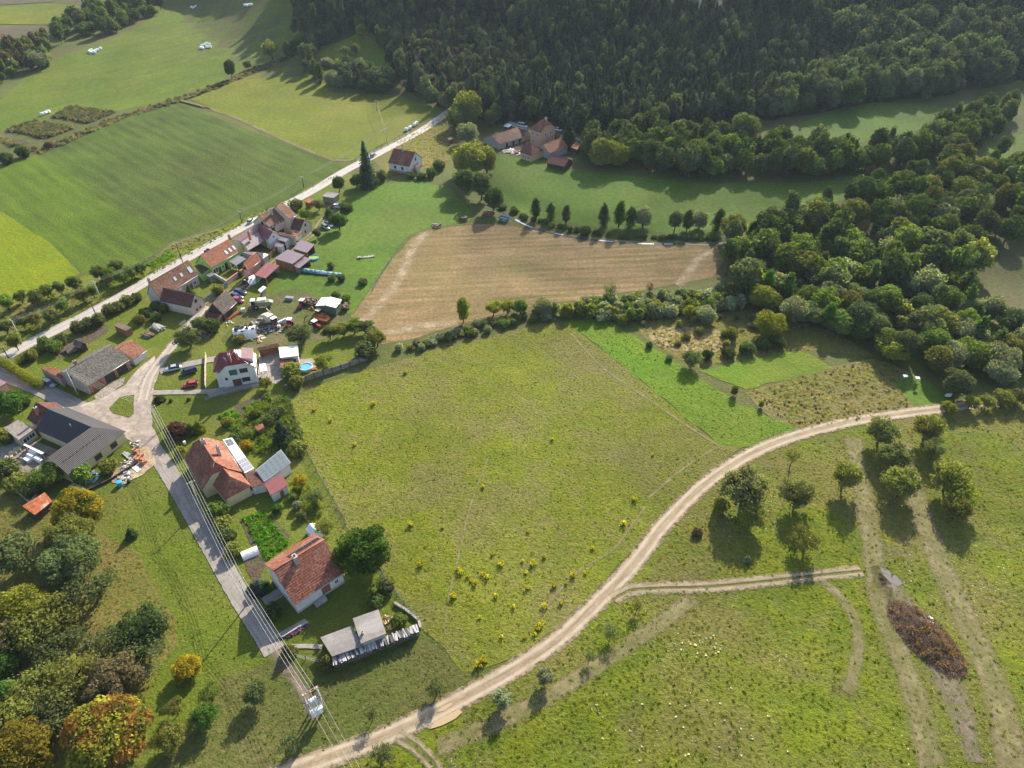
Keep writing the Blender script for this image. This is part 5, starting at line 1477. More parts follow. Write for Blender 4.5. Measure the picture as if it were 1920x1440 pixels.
C_REED = tcol('reed_plants', [(tufts[0], (0.16, 0.135, 0.09)), (tufts[1], (0.2, 0.17, 0.11)), (weed, (0.11, 0.12, 0.06))])
C_FLOWER = tcol('flower_plants', [(weed, 'white'), (weed, 'white'), (tufts[0], 'grass')])

def grow(name, px, col, density, smin, smax, seed, jitter=0.5):
    me = poly_mesh(name, world_poly(px, jitter, 4), 2, None)
    return scatter_on(name, me, col, density, smin, smax, seed)
grow('meadow_grass', [(545,752),(700,690),(860,645),(1010,608),(1062,604),(1200,712),(1345,832),(1385,842),(1250,955),(1120,1085),(1040,1168),(945,1232),(870,1255),(790,1180),(650,985),(570,840)], C_MEADOW, 1.2, 0.26, 0.6, 1)
grow('pasture_grass', [(1925,745),(1770,788),(1600,812),(1500,835),(1425,868),(1355,908),(1260,1005),(1170,1120),(1060,1225),(980,1275),(820,1365),(740,1410),(640,1450),(600,1500),(1980,1500)], C_MEADOW, 1.1, 0.3, 0.8, 2)
grow('bank_grass', [(540,1245),(780,1205),(865,1265),(930,1255),(860,1300),(690,1380),(560,1425),(330,1445),(360,1380),(440,1270)], C_LAWN, 1.2, 0.22, 0.5, 3)
grow('orchard_grass', [(-60,905),(40,925),(190,1000),(250,1030),(330,1160),(330,1220),(260,1340),(240,1500),(-60,1540)], C_ORCH, 1.3, 0.3, 0.7, 4)
grow('dry_meadow_grass', [(1400,735),(1565,690),(1640,674),(1690,690),(1690,738),(1710,762),(1640,782),(1500,808)], C_DRY, 1.6, 0.45, 1.1, 5)
grow('bleached_meadow_grass', [(1215,625),(1270,612),(1340,618),(1385,640),(1340,660),(1240,655)], C_DRY, 1.4, 0.45, 1.1, 6)
grow('strip_grass', [(1064,606),(1130,600),(1205,642),(1385,760),(1490,808),(1400,835),(1350,830)], C_LIME, 0.9, 0.28, 0.6, 7)
grow('verge_grass', [(-20,680),(0,665),(100,612),(240,540),(350,482),(460,420),(555,370),(640,325),(585,352),(420,428),(320,460),(210,523),(105,545),(0,565),(-20,600)], C_LAWN, 0.9, 0.5, 1.1, 8)
grow('field_verge_grass', [(270,890),(330,930),(400,1050),(480,1190),(520,1240),(400,1300),(350,1220),(300,1100),(240,1000),(160,950)], C_LAWN, 0.8, 0.2, 0.45, 9)
grow('slope_grass', [(735,265),(838,214),(850,300),(790,320),(735,330)], C_ORCH, 0.6, 0.5, 1.2, 10)
for px in ([(98,219),(135,202),(216,211),(165,231)], [(12,244),(65,229),(141,240),(85,260)]):
    grow('reeds', px, C_REED, 1.3, 2.2, 4.0, 11, 0.2)
grow('meadow_flowers', [(1270,1180),(1340,1190),(1380,1240),(1300,1250),(1260,1220)], C_FLOWER, 0.8, 0.3, 0.7, 12)
grow('meadow_flowers', [(1080,1300),(1400,1290),(1500,1420),(1150,1440)], C_FLOWER, 0.16, 0.3, 0.6, 13)
grow('ditch_reeds', [(0,256),(75,280),(160,244),(240,211),(330,186),(400,161),(470,131),(550,99),(552,107),(472,139),(402,169),(332,194),(242,219),(162,252),(78,290),(0,268)], C_REED, 0.35, 1.6, 3.4, 14)

# ---------------------------------------------------------------- wooded hillside
fg = random.Random(5)
forest = []     # (pos, key, h, r, colour)
PLANT = [(960,200),(1040,110),(1150,70),(1300,25),(1480,45),(1600,110),(1480,200),(1380,215),(1250,235),(1080,243),(985,222)]
SCRUB = [(745,150),(700,60),(840,20),(1000,70),(1040,110),(960,195),(870,215),(800,185)]
DECID = [(1390,220),(1440,130),(1560,60),(1990,60),(1990,200),(1780,182),(1640,193),(1440,225)]
def add_f(p, key, h, r, col):
    forest.append((p, key, h * fg.uniform(.8, 1.15), r * fg.uniform(.85, 1.15), col))
for p in fill_points([(745,150),(800,188),(870,218),(930,231),(985,224),(1080,249),(1280,234),(1440,224),(1640,194),(1780,178),(1920,150),(2020,90),(2020,-75),(556,-75),(560,10),(590,80),(650,60),(700,62)], 4.1, 31):
    q = project(p)
    nz = mnoise.noise(p * 0.018)
    if q[1] < 16 and 1190 < q[0] < 1400: continue
    if in_poly(q[0], q[1], PLANT):
        u = fg.random()
        if u < 0.70: add_f(p, fg.choice(('spruce1', 'spruce2')), 10.5, 2.3, 'spruce')
        elif u < 0.84: add_f(p, 'birch', 11, 2.7, fg.choice(('dull', 'dull', 'green')))
    elif in_poly(q[0], q[1], SCRUB):
        u = fg.random()
        if u < 0.42: add_f(p, fg.choice(('bush0', 'bush1', 'bush2')), 3.4, 2.3, fg.choice(('dull', 'olive', 'brown', 'green')))
        elif u < 0.55: add_f(p, 'birch', 9, 2.0, fg.choice(('dull', 'olive')))
        elif u < 0.60: add_f(p, 'spruce2', 7, 1.9, 'spruce')
        elif u < 0.62: add_f(p, 'pine0', 17, 2.4, 'dark')
    elif in_poly(q[0], q[1], DECID):
        if fg.random() < 0.30: add_f(p, fg.choice(('broad0', 'broad1', 'broad2', 'willow0')), 17, 5.8, fg.choice(('dark', 'dull', 'green', 'dull')))
        elif fg.random() < 0.12: add_f(p, 'spruce0', 18, 3.2, 'spruce')
    else:
        u = fg.random() + nz * 0.4
        if u < 0.24: add_f(p, fg.choice(('spruce0', 'spruce1')), 18, 3.2, 'spruce')
        elif u < 0.36: add_f(p, fg.choice(('pine0', 'pine1')), 19, 3.0, 'dark')
        elif u < 0.60: add_f(p, fg.choice(('broad0', 'broad1', 'broad2', 'alder0')), 13, 4.2, fg.choice(('dark', 'dull', 'green', 'dark')))
        elif u < 0.70: add_f(p, 'bush1', 4, 2.4, 'dull')
for p in fill_points([(745,142),(800,180),(870,212),(930,222),(985,214),(1080,236),(1280,222),(1440,212),(1640,182),(1790,168),(1800,182),(1640,196),(1440,226),(1280,236),(1080,250),(985,226),(930,233),(870,221),(800,192),(745,152)], 6.5, 39):
    add_f(p, fg.choice(('broad0', 'broad1', 'broad2', 'alder1', 'birch')), 12, 4.0, fg.choice(('dark', 'dull', 'green', 'dull')))
for px_ in ([(552,-20),(640,-20),(648,40),(632,72),(600,92),(585,120),(596,150),(583,148),(566,112),(556,80)], [(640,128),(690,136),(742,142),(748,168),(690,168),(650,172),(634,160)], [(690,40),(740,20),(752,140),(735,110),(715,85)]):
    for p in fill_points(px_, 6.0, 47):
        add_f(p, fg.choice(('broad0', 'broad1', 'broad2', 'alder1', 'willow0', 'spruce1')), 11, 3.8, fg.choice(('dark', 'dull', 'green', 'dull')))
# belt of trees along the brook behind the farm, the grove on the right
BELT = [(1090,300),(1180,318),(1300,338),(1500,338),(1690,318),(1790,300),(1860,262),(1900,220),(1840,215),(1790,235),(1700,288),(1600,296),(1500,292),(1400,282),(1280,262),(1180,258),(1110,262)]
belt = fill_points(BELT, 5.8, 32)
GROVE = [(1352,520),(1368,450),(1420,440),(1560,388),(1650,365),(1730,345),(1800,310),(1990,315),(1990,455),(1850,462),(1818,480),(1835,560),(1900,610),(1990,640),(1990,700),(1850,720),(1700,690),(1640,672),(1560,622),(1500,605),(1440,600),(1390,575)]
grove = fill_points(GROVE, 6.2, 33)
def dist(p): return (p - Vector((0, 0, CAM_H))).length
forest.sort(key=lambda t: dist(t[0]))
SIZE_WORD = lambda h, a, b: 'small' if h < a else ('tall' if h > b else 'middling')
COL_WORD = dict(green='green', dark='dark green', olive='olive green', grey='silvery grey', dull='dull green', teal='bluish green', deep='deep green', spruce='dark', brown='brownish')
def zone_word(p, zones):
    q = project(p)
    return min(zones, key=lambda z: (z[0] - q[0]) ** 2 + 3 * (z[1] - q[1]) ** 2)[2]
F_LAND = [(600, 'hay meadow corner'), (650, 'hillside clearing'), (700, 'bright hill lawn'), (745, 'right corner of the hay meadow'), (800, 'round bales on the road'), (845, 'road bend'), (880, 'topmost willow'), (920, 'valley road'), (952, 'blue-white hut'), (982, 'white van'), (1012, 'peach farmhouse'), (1045, 'white car behind the farmhouse'), (1075, 'orange hut'), (1110, 'left end of the belt'), (1140, 'yellowish willow'), (1180, 'left part of the belt'), (1225, 'dark round belt tree'), (1270, 'gap in the belt'), (1320, 'middle of the belt'), (1370, 'lower belt'), (1420, 'left end of the upper meadow'),
          (1480, 'left part of the upper meadow'), (1540, 'middle of the upper meadow'), (1600, 'right part of the upper meadow'), (1660, 'top edge of the upper meadow'), (1720, 'right end of the upper meadow'), (1780, 'bend of the valley road'), (1840, 'bend meadow'), (1900, 'right photo edge')]
def f_zone(p):
    q = project(p)
    lo = 240 if 900 < q[0] < 1300 else 200
    d = lo - q[1]
    return ('at the foot of the hill' if d < 18 else 'a little up the hill' if d < 45 else 'part way up the hill' if d < 80 else 'half way up the hill' if d < 120 else 'high on the hill') + ' above the ' + min(F_LAND, key=lambda z: abs(z[0] - q[0]))[1]
KWORD = {'spruce': 'spruce', 'pine': 'pine', 'birch': 'birch', 'broad': 'broadleaf tree', 'alder': 'slim tree', 'bush': 'bush', 'willow': 'bushy tree'}
LIMIT = {'spruce': 250, 'pine': 120, 'birch': 60, 'broad': 40, 'alder': 40, 'bush': 20, 'willow': 20}
COLF = {k: tuple(0.66 * v + 0.34 * t * (0.3 * c[0] + 0.6 * c[1] + 0.1 * c[2]) * 0.9 for v, t in zip(c, (0.86, 1.0, 0.92))) for k, c in COL.items()}    # distance haze put into the hillside's leaf colours as grey
used = {}
rest = []
for p, key, h, r, col in forest:
    k = key.rstrip('0123456789')
    if used.get(k, 0) < LIMIT[k]:
        used[k] = used.get(k, 0) + 1
        tree(key, p, h, r, COLF[col], f'{SIZE_WORD(h, 10, 16)} {COL_WORD[col].split()[0]} {KWORD[k]} {f_zone(p)}', KWORD[k] + ' plants of the wooded hillside', single=True)
    else:
        rest.append((p, key, h, r, col))
items, index = [], {}
for p, key, h, r, col in rest:
    for j in range(2):
        if (key, col, j) not in index:
            c = COLF[col]; f = (0.8, 1.12)[j]
            index[(key, col, j)] = len(items); items.append((PROTO[key][2], tuple(k * f for k in c)))
names_sorted = list(range(len(items)))
fcol = proto_collection('forest_kinds', items)
scatter_points('forest', [(p, index[(key, col, fg.randrange(2))], fg.uniform(0, 6.28), (r / PROTO[key][4], r / PROTO[key][4], h / PROTO[key][3])) for p, key, h, r, col in rest], fcol)

bg_ = random.Random(17)
B_ZONES = [(1110, 280, 'next to the dark farm shed'), (1200, 295, 'in the left part of the valley belt'), (1300, 310, 'in the broad middle of the valley belt'), (1420, 315, 'in the valley belt below the upper meadow'), (1540, 315, 'in the thin part of the valley belt'), (1650, 305, 'beside the valley road where it comes into view'), (1770, 270, 'round the bend of the valley road'), (1860, 235, 'at the right end of the valley belt')]
G_ZONES = [(1370, 480, 'at the left tip of the grove beside the stubble'), (1430, 440, 'at the top left of the grove by the brook'), (1530, 400, 'on the far edge of the grove facing the valley meadow'), (1650, 370, 'on the far edge of the grove below the upper belt'), (1780, 340, 'at the top right corner of the grove'), (1890, 380, 'on the right side of the grove'), (1450, 520, 'in the left half of the grove'), (1560, 480, 'in the middle of the grove'),
           (1680, 450, 'in the upper middle of the grove'), (1780, 430, 'just above the fallow field'), (1640, 550, 'in the lower middle of the grove'), (1760, 550, 'left of the fallow field'), (1560, 600, 'on the near edge of the grove above the green plot'), (1680, 640, 'on the near edge of the grove above the dry meadow'), (1800, 660, 'in the lower right of the grove'), (1900, 660, 'at the right end of the grove below the fallow field')]
def wild(key, p, h, r, col, zones, word, group, single=True, name=None):
    return tree(key, p, h, r, col, f'{SIZE_WORD(h, 8, 12.5)} {COL_WORD[col]} {word} {zone_word(p, zones)}', group, single, name)
for p in belt:
    u = bg_.random()
    if u < 0.55: wild(bg_.choice(('broad0', 'broad1', 'broad2')), p, bg_.uniform(9, 15), bg_.uniform(4, 5.6), bg_.choice(('dark', 'dark', 'dull', 'green')), B_ZONES, 'broadleaf tree', 'broadleaf trees of the valley belt')
    elif u < 0.78: wild(bg_.choice(('alder0', 'alder1')), p, bg_.uniform(11, 16), bg_.uniform(2.8, 3.8), bg_.choice(('dark', 'dull')), B_ZONES, 'slim alder', 'alders of the valley belt')
    elif u < 0.86: wild('bush', p, bg_.uniform(3, 5), bg_.uniform(2, 3.4), bg_.choice(('dull', 'dark')), B_ZONES, 'shrub', 'shrubs of the valley belt')
for p in grove:
    q = project(p)
    u = bg_.random()
    edge = q[1] > 560
    if u < 0.36: wild(bg_.choice(('broad0', 'broad1', 'broad2')), p, bg_.uniform(6, 10) if edge else bg_.uniform(9, 14), bg_.uniform(4.1, 6.0), bg_.choice(('dark', 'green', 'olive', 'green', 'dull')), G_ZONES, 'broadleaf tree', 'broadleaf trees of the grove', not edge)
    elif u < 0.54: wild(bg_.choice(('willow0', 'willow1')), p, bg_.uniform(6, 10), bg_.uniform(3.8, 5.6), bg_.choice(('grey', 'teal', 'grey', 'green')), G_ZONES, 'willow', 'willows of the grove', not edge)
    elif u < 0.68: wild(bg_.choice(('alder0', 'alder1')), p, bg_.uniform(8, 13), bg_.uniform(2.4, 3.4), bg_.choice(('dark', 'deep')), G_ZONES, 'slim alder', 'alders of the grove')
    elif u < 0.73 and q[1] < 520: wild('pine1', p, bg_.uniform(12, 15), 3.0, 'dark', G_ZONES, 'pine', 'pines of the grove')
    elif u < 0.84: wild('bush', p, bg_.uniform(2.5, 4.5), bg_.uniform(2, 3.2), bg_.choice(('green', 'olive', 'dull')), G_ZONES, 'shrub', 'shrubs of the grove')
# ================================================================== TREES AND SHRUBS one can tell apart
ORD = ['first', 'second', 'third', 'fourth', 'fifth', 'sixth', 'seventh', 'eighth', 'ninth', 'tenth', 'eleventh', 'twelfth', 'thirteenth', 'fourteenth', 'fifteenth']
def row(pts, key, h, r, cols, text, group, seed=1, vary=.18, single=False):
    g = random.Random(seed)
    for i, p in enumerate(sorted(pts)):
        T(key, p[0], p[1], h * g.uniform(1 - vary, 1 + vary), r * g.uniform(1 - vary, 1 + vary), g.choice(cols), text.replace('#', ORD[i]), group, single=single)

row([(9,565),(37,556),(65,557),(85,545),(110,538),(137,530),(185,511),(203,514),(217,499),(228,519),(243,510),(262,504)], 'fruit', 5.4, 2.5, ('green', 'dull', 'dark'), '# fruit tree from the left in the upper row beyond the main road', 'fruit trees beyond the main road', 2)
row([(8,612),(26,640),(41,604),(62,598),(93,592),(117,572),(152,553),(172,545)], 'fruit', 5.2, 2.4, ('green', 'dull', 'olive'), '# fruit tree from the left in the lower row along the main road', 'fruit trees along the main road', 3)
row([(58,664),(80,640),(100,648),(112,636),(145,611),(164,606),(184,597),(206,579),(221,572),(236,562)], 'bush', 3.6, 2.5, ('green', 'dark', 'dull', 'olive'), '# bush from the left along the near side of the main road', 'bushes along the main road', 4)
row([(255,556),(261,597),(270,585),(290,572),(291,592),(306,577)], 'bush', 2.8, 1.9, ('dark', 'olive', 'grey', 'green'), '# shrub from the left in the garden under the long house gable', 'shrubs under the long house gable', 5)
for a in [
 ('conebush', 354, 543, 4.2, 1.5, 'dark', 'small dark cypress against the wall of the long house'),
 ('bush', 408, 541, 3.4, 2.4, 'olive', 'olive shrub in the walled yard of the long house'),
 ('apple', 352, 633, 6.2, 4.4, 'dull', 'broad dull green fruit tree at the bend of the dirt lane'),
 ('apple', 373, 607, 5.0, 2.8, 'dull', 'greyish fruit tree between the lane and the timber barn'),
 ('bush', 398, 609, 4.2, 3.0, 'dark', 'dark round bush in front of the timber barn lean-to'),
 ('bush', 448, 634, 2.6, 2.2, 'olive', 'yellowish bush behind the wine red roof'),
 ('apple', 561, 627, 6.2, 4.8, 'dull', 'wide dull fruit tree above the white flat shed'),
 ('fruit', 605, 679, 5.0, 2.9, 'ygreen', 'yellowish fruit tree right of the round pool'),
 ('bush', 545, 695, 4.6, 3.2, 'olive', 'olive bush in front of the white flat shed'),
 ('bush', 554, 716, 3.6, 2.6, 'olive', 'olive bush at the corner of the board fence'),
 ('fruit', 497, 718, 3.2, 1.9, 'ygreen', 'small yellowish tree at the corner of the white house terrace'),
 ('bush', 684, 655, 4.6, 4.0, 'dull', 'large dull bush at the upper left of the wild meadow'),
 ('conebush', 449, 512, 2.2, 1.2, 'dark', 'round dark shrub on the lawn of the lime green house'),
 ('conebush', 297, 746, 1.9, 1.6, 'dark', 'dark clipped shrub beside the concrete car path'),
 ('conebush', 320, 750, 1.0, 0.6, 'dark', 'first tiny clipped ball on the lawn below the car path'),
 ('conebush', 353, 748, 1.0, 0.6, 'dark', 'second tiny clipped ball on the lawn below the car path'),
 ('spruce0', 685, 303, 19.0, 4.2, 'spruce', 'tall lone dark spruce between the main road and the cottage'),
 ('bush', 716, 327, 4.5, 3.2, 'dull', 'bush between the lone spruce and the cottage'),
 ('bush', 700, 336, 3.6, 3.2, 'dark', 'dark bush at the foot of the lone spruce'),
 ('broad1', 668, 338, 5.5, 3.4, 'dark', 'dark bushy tree left of the lone spruce'),
 ('broad0', 634, 343, 7.0, 3.2, 'dark', 'dark tree by the grey field shed'),
 ('broad2', 648, 392, 6.0, 3.0, 'dark', 'dark tree beside the white car at the end of the lane'),
 ('broad1', 634, 414, 6.8, 3.6, 'deep', 'round deep green tree beside the two parked silver cars'),
 ('alder0', 616, 400, 6.5, 2.4, 'dark', 'slim dark tree on the bend of the back lane'),
 ('fruit', 594, 437, 4.2, 2.0, 'dark', 'small tree below the bend of the back lane'),
 ('bush', 556, 382, 4.2, 3.2, 'dull', 'bush between the two-storey house and the orange hut'),
 ('fruit', 572, 402, 4.4, 2.8, 'green', 'leafy garden tree right of the two-storey house'),
 ('fruit', 597, 383, 4.6, 2.8, 'dull', 'garden tree between the orange hut and the grey field shed'),
 ('bush', 770, 327, 2.6, 2.6, 'dark', 'low dark bush before the left part of the cottage'),
 ('bush', 790, 329, 2.6, 2.6, 'dark', 'low dark bush before the middle of the cottage'),
 ('bush', 808, 322, 4.0, 2.8, 'dark', 'dark bush at the right corner of the cottage garden'),
 ('bush', 823, 308, 4.4, 3.4, 'dull', 'brownish bush on the slope right of the cottage'),
 ('willow0', 878, 198, 17.0, 8.2, 'olive', 'topmost large willow beside the main road bend'),
 ('willow1', 862, 218, 12.0, 7.0, 'dull', 'second large willow below the topmost one at the bend'),
 ('willow0', 877, 247, 10.0, 5.6, 'grey', 'round grey willow left of the long byre'),
 ('willow1', 838, 186, 9.0, 5.0, 'grey', 'grey willow at the left of the main road bend'),
 ('broad0', 919, 220, 9.0, 4.2, 'dull', 'dull tree between the willows and the valley road'),
 ('willow1', 880, 295, 15.0, 8.0, 'olive', 'very large yellowish willow between the two valley meadows'),
 ('willow0', 912, 296, 12.0, 5.2, 'olive', 'right crown of the large willow pair by the farm'),
 ('broad2', 872, 338, 11.0, 5.6, 'dark', 'dark tree under the very large willow'),
 ('broad1', 902, 345, 12.0, 5.0, 'dull', 'dull tree at the right foot of the very large willow'),
 ('broad0', 926, 370, 11.0, 4.8, 'dark', 'lowest dark tree of the willow group above the stubble'),
 ('spruce1', 1067, 247, 14.0, 4.2, 'spruce', 'dark conifer right of the peach farmhouse'),
 ('bush', 1036, 254, 4.5, 3.0, 'dark', 'dark bush at the gable foot of the peach farmhouse'),
 ('willow0', 1133, 283, 14.0, 7.2, 'olive', 'big yellowish willow at the left end of the valley belt'),
 ('willow1', 1160, 287, 11.0, 5.5, 'ygreen', 'yellow tinged willow second from the left in the belt'),
 ('broad2', 1225, 285, 13.0, 6.0, 'dark', 'big dark round tree in the left part of the belt'),
 ('willow0', 1395, 240, 17.0, 8.0, 'dull', 'great round tree above the left part of the belt'),
 ('willow1', 1455, 172, 16.0, 6.6, 'olive', 'great olive yellow tree at the foot of the plantation'),
 ('broad1', 1545, 150, 19.0, 8.0, 'dull', 'great dull tree at the upper meadow head'),
 ('broad0', 1600, 170, 18.0, 8.0, 'dark', 'great dark tree behind the upper meadow'),
 ('alder0', 1005, 386, 10.0, 2.6, 'dark', 'first slim alder from the left along the brook'),
 ('alder1', 1033, 392, 8.5, 2.4, 'dark', 'second slim alder from the left along the brook'),
 ('alder0', 1062, 397, 8.5, 2.4, 'dull', 'third slim alder from the left along the brook'),
 ('alder1', 1133, 397, 11.0, 2.8, 'dark', 'fourth slim alder from the left along the brook'),
 ('alder0', 1163, 395, 12.0, 3.0, 'deep', 'tall dark alder in the group of four along the brook'),
 ('alder1', 1184, 402, 10.0, 2.8, 'dark', 'dark alder beside the round grey willow on the brook'),
 ('willow0', 1207, 404, 8.5, 4.2, 'grey', 'round grey willow on the brook above the stubble'),
 ('bush', 1097, 431, 3.4, 3.0, 'dark', 'dark bush on the brook bank between the alders'),
 ('broad0', 1267, 412, 8.5, 3.2, 'dull', 'first tree of the right hand brook group'),
 ('alder0', 1291, 408, 9.5, 2.8, 'dark', 'second tree of the right hand brook group'),
 ('willow1', 1314, 409, 7.5, 3.4, 'grey', 'greyish third tree of the right hand brook group'),
 ('alder1', 1350, 406, 10.0, 3.2, 'dark', 'rightmost tree of the right hand brook group'),
 ('birch', 868, 577, 9.5, 2.4, 'lime', 'tall light green poplar-like tree in the hedge above the meadow'),
 ('fruit', 925, 577, 5.0, 3.0, 'ygreen', 'yellow green tree right of the light poplar in the hedge'),
 ('fruit', 952, 574, 5.0, 2.6, 'ygreen', 'second yellow green tree right of the light poplar'),
 ('broad1', 976, 574, 5.0, 2.8, 'green', 'green bushy tree in the hedge above the meadow'),
 ('willow0', 1020, 573, 6.0, 3.6, 'grey', 'grey willow in the hedge above the meadow'),
 ('sparse0', 1145, 545, 6.0, 2.8, 'dull', 'thin gnarled tree rising out of the hedge'),
 ('sparse0', 1219, 541, 5.5, 1.6, 'brown', 'bare thin twin stems rising out of the hedge'),
 ('bush', 1168, 598, 3.2, 2.0, 'olive', 'lone bush at the top of the young grass strip'),
 ('fruit', 1293, 584, 5.2, 2.2, 'ygreen', 'slender yellow green tree at the bleached grass'),
 ('willow0', 1325, 588, 5.2, 3.8, 'grey', 'silvery willow bush right of the slender yellow green tree'),
 ('broad0', 1434, 556, 8.5, 5.2, 'ygreen', 'large yellowish tree at the grove front'),
 ('willow1', 1448, 606, 7.5, 5.2, 'ygreen', 'very round yellow green bush before the grove'),
 ('bush', 1371, 623, 3.6, 2.6, 'olive', 'olive bush left of the very round yellow green bush'),
 ('bush', 1366, 659, 2.6, 2.6, 'dark', 'first dark shrub of the row above the green plot'),
 ('bush', 1400, 651, 3.2, 2.8, 'dark', 'second dark shrub of the row above the green plot'),
 ('bush', 1432, 645, 2.8, 2.6, 'dark', 'third dark shrub of the row above the green plot'),
 ('bush', 1458, 640, 3.2, 2.6, 'dark', 'fourth dark shrub of the row above the green plot'),
 ('apple', 1298, 672, 5.0, 3.4, 'dull', 'spreading gnarled tree on the field edge beside the strip'),
 ('bush', 1326, 664, 3.0, 2.0, 'dark', 'dark shrub behind the spreading gnarled tree'),
 ('bush', 1218, 646, 1.8, 1.3, 'dark', 'small dark shrub on the field edge beside the strip'),
 ('bush', 1255, 670, 1.6, 1.3, 'dull', 'second small shrub on the field edge beside the strip'),
 ('birch', 1378, 731, 3.4, 1.2, 'ygreen', 'yellow green sapling at the corner of the green plot'),
 ('birch', 1428, 757, 2.4, 0.9, 'ygreen', 'tiny yellow sapling on the edge of the dry meadow'),
 ('broad2', 1678, 655, 7.0, 4.4, 'ygreen', 'round yellow green bush at the top right of the dry meadow'),
 ('broad0', 1800, 716, 8.0, 4.6, 'dull', 'dull spreading tree where the dirt road reaches the grove'),
 ('fruit', 1780, 763, 3.6, 2.4, 'ygreen', 'yellowish small tree on the dirt road at its far end'),
 ('fruit', 1822, 753, 4.0, 2.4, 'ygreen', 'first small tree of the row right of the dirt road end'),
 ('fruit', 1852, 752, 4.0, 2.4, 'olive', 'second small tree of the row right of the dirt road end'),
 ('fruit', 1883, 745, 4.4, 3.0, 'olive', 'third small tree of the row right of the dirt road end'),
 ('fruit', 1912, 743, 4.4, 3.0, 'dull', 'last small tree of the row at the right photo edge'),
 ('apple', 1742, 802, 7.7, 4.3, 'olive', 'yellowing orchard tree just below the dirt road end'),
 ('sparse1', 1753, 842, 6.4, 3.4, 'dull', 'thin orchard tree below the yellowing one'),
 ('apple', 1655, 808, 7.9, 4.5, (0.14,0.15,0.05), 'orchard tree at the top of the middle row'),
 ('apple', 1680, 856, 7.2, 4.3, (0.14,0.15,0.05), 'dark orchard tree second in the middle row'),
 ('apple', 1693, 906, 7.9, 4.5, 'olive', 'yellow tinged orchard tree third in the middle row'),
 ('apple', 1783, 893, 8.7, 4.7, 'olive', 'tall orchard tree at the top of the right row'),
 ('apple', 1800, 925, 7.0, 4.3, 'ygreen', 'yellow green orchard tree in the right row'),
 ('apple', 1795, 953, 6.1, 3.6, 'olive', 'lowest orchard tree of the right row'),
 ('apple', 1588, 892, 8.2, 3.8, 'olive', 'lone orchard tree between the big bush and the middle row'),
 ('apple', 1497, 927, 7.2, 4.0, (0.14,0.15,0.05), 'dull orchard tree right of the great round bush'),
 ('sparse1', 1513, 1012, 6.1, 3.8, 'olive', 'half bare orchard tree above the rutted farm track'),
 ('apple', 1397, 916, 10.2, 6.0, (0.15,0.155,0.06), 'great dull round bush beside the dirt road curve'),
 ('bush', 1350, 947, 3.8, 2.1, 'ygreen', 'bright yellow green shrub left of the great round bush'),
 ('apple', 1411, 965, 6.4, 3.6, 'olive', 'olive tree at the foot of the great round bush'),
 ('sparse0', 1487, 858, 6.7, 2.1, 'olive', 'thin bare-stemmed tree below the dirt road curve'),
 ('conebush', 1402, 1047, 1.9, 0.9, 'grey', 'small silvery shrub above the rutted farm track'),
 ('bush', 1308, 997, 1.4, 1.4, 'brown', 'small brown shrub near the dirt road curve'),
 ('sparse1', 817, 1290, 4.0, 1.9, 'dull', 'small thin tree on the bank above the muddy puddles'),
 ('sparse0', 697, 1340, 3.6, 1.5, 'dull', 'nearly bare little tree on the bank near the transformer'),
 ('fruit', 941, 1309, 3.8, 2.1, 'grey', 'silvery small tree just below the dirt road'),
 ('fruit', 1022, 1267, 3.6, 1.8, 'grey', 'second silvery small tree just below the dirt road'),
 ('sparse1', 719, 1411, 3.6, 2.2, 'dull', 'thin tree at the bottom beside the branch track'),
 ('sparse0', 543, 1398, 4.0, 2.2, 'dull', 'thin tree beside the shadow of the transformer'),
 ('sparse0', 1145, 1188, 3.2, 1.9, 'dull', 'faint thin sapling below the dirt road in the pasture'),
 ('sparse0', 1195, 1135, 3.0, 1.4, 'olive', 'faint thin sapling just below the track fork'),
 ('sparse0', 1105, 1232, 2.6, 1.2, 'dull', 'little sapling low in the pasture by the worn track'),
 ('maple', 194, 1374, 10.5, 6.6, (0.27,0.15,0.035), 'large round maple with orange and green autumn leaves at the bottom left'),
 ('maple', 142, 952, 10.0, 5.2, (0.30,0.24,0.02), 'tall golden yellow maple right of the rusty shed'),
 ('walnut', 128, 1003, 9.0, 5.5, 'olive', 'olive tree between the golden maple and the large dark tree'),
 ('apple', 95, 1160, 8.0, 5.8, 'olive', 'olive fruit tree in the heart of the orchard'),
 ('sparse1', 250, 1235, 7.0, 5.3, 'dull', 'thin tree behind the dark spreading apple tree'),
 ('apple', 20, 1345, 7.0, 4.6, 'olive', 'olive tree above the yellow corner tree'),
 ('sparse1', 100, 1330, 7.0, 4.8, 'dull', 'thin leaved tree left of the orange maple'),
 ('apple', 18, 1040, 9.0, 6.0, 'dull', 'large dull tree at the left edge of the orchard'),
 ('walnut', 128, 1050, 10.0, 6.4, 'dull', 'large dark tree below the yellow maple'),
 ('maple', 36, 1142, 9.0, 5.8, 'ygreen', 'yellow green tree at the left side of the orchard'),
 ('apple', 62, 1180, 8.0, 5.3, 'olive', 'olive tree below the yellow green orchard tree'),
 ('sparse1', 167, 1100, 9.0, 6.0, 'dull', 'wide thin-leaved tree in the upper orchard'),
 ('apple', 269, 1180, 8.0, 5.6, 'dark', 'dark spreading apple tree on the orchard edge'),
 ('sparse1', 206, 1202, 7.0, 4.8, 'dull', 'thin tree left of the dark spreading apple tree'),
 ('walnut', 215, 1270, 8.0, 5.3, (0.14,0.11,0.055), 'dense brown leaved tree behind the orange maple'),
 ('sparse1', 131, 1270, 8.0, 5.3, 'olive', 'half bare tree left of the brown leaved one'),
 ('sparse1', 105, 1218, 7.0, 5.1, 'dull', 'thin grey tree in the middle of the orchard'),
 ('sparse1', 60, 1290, 7.0, 5.1, 'olive', 'thin brown tree at the lower left of the orchard'),
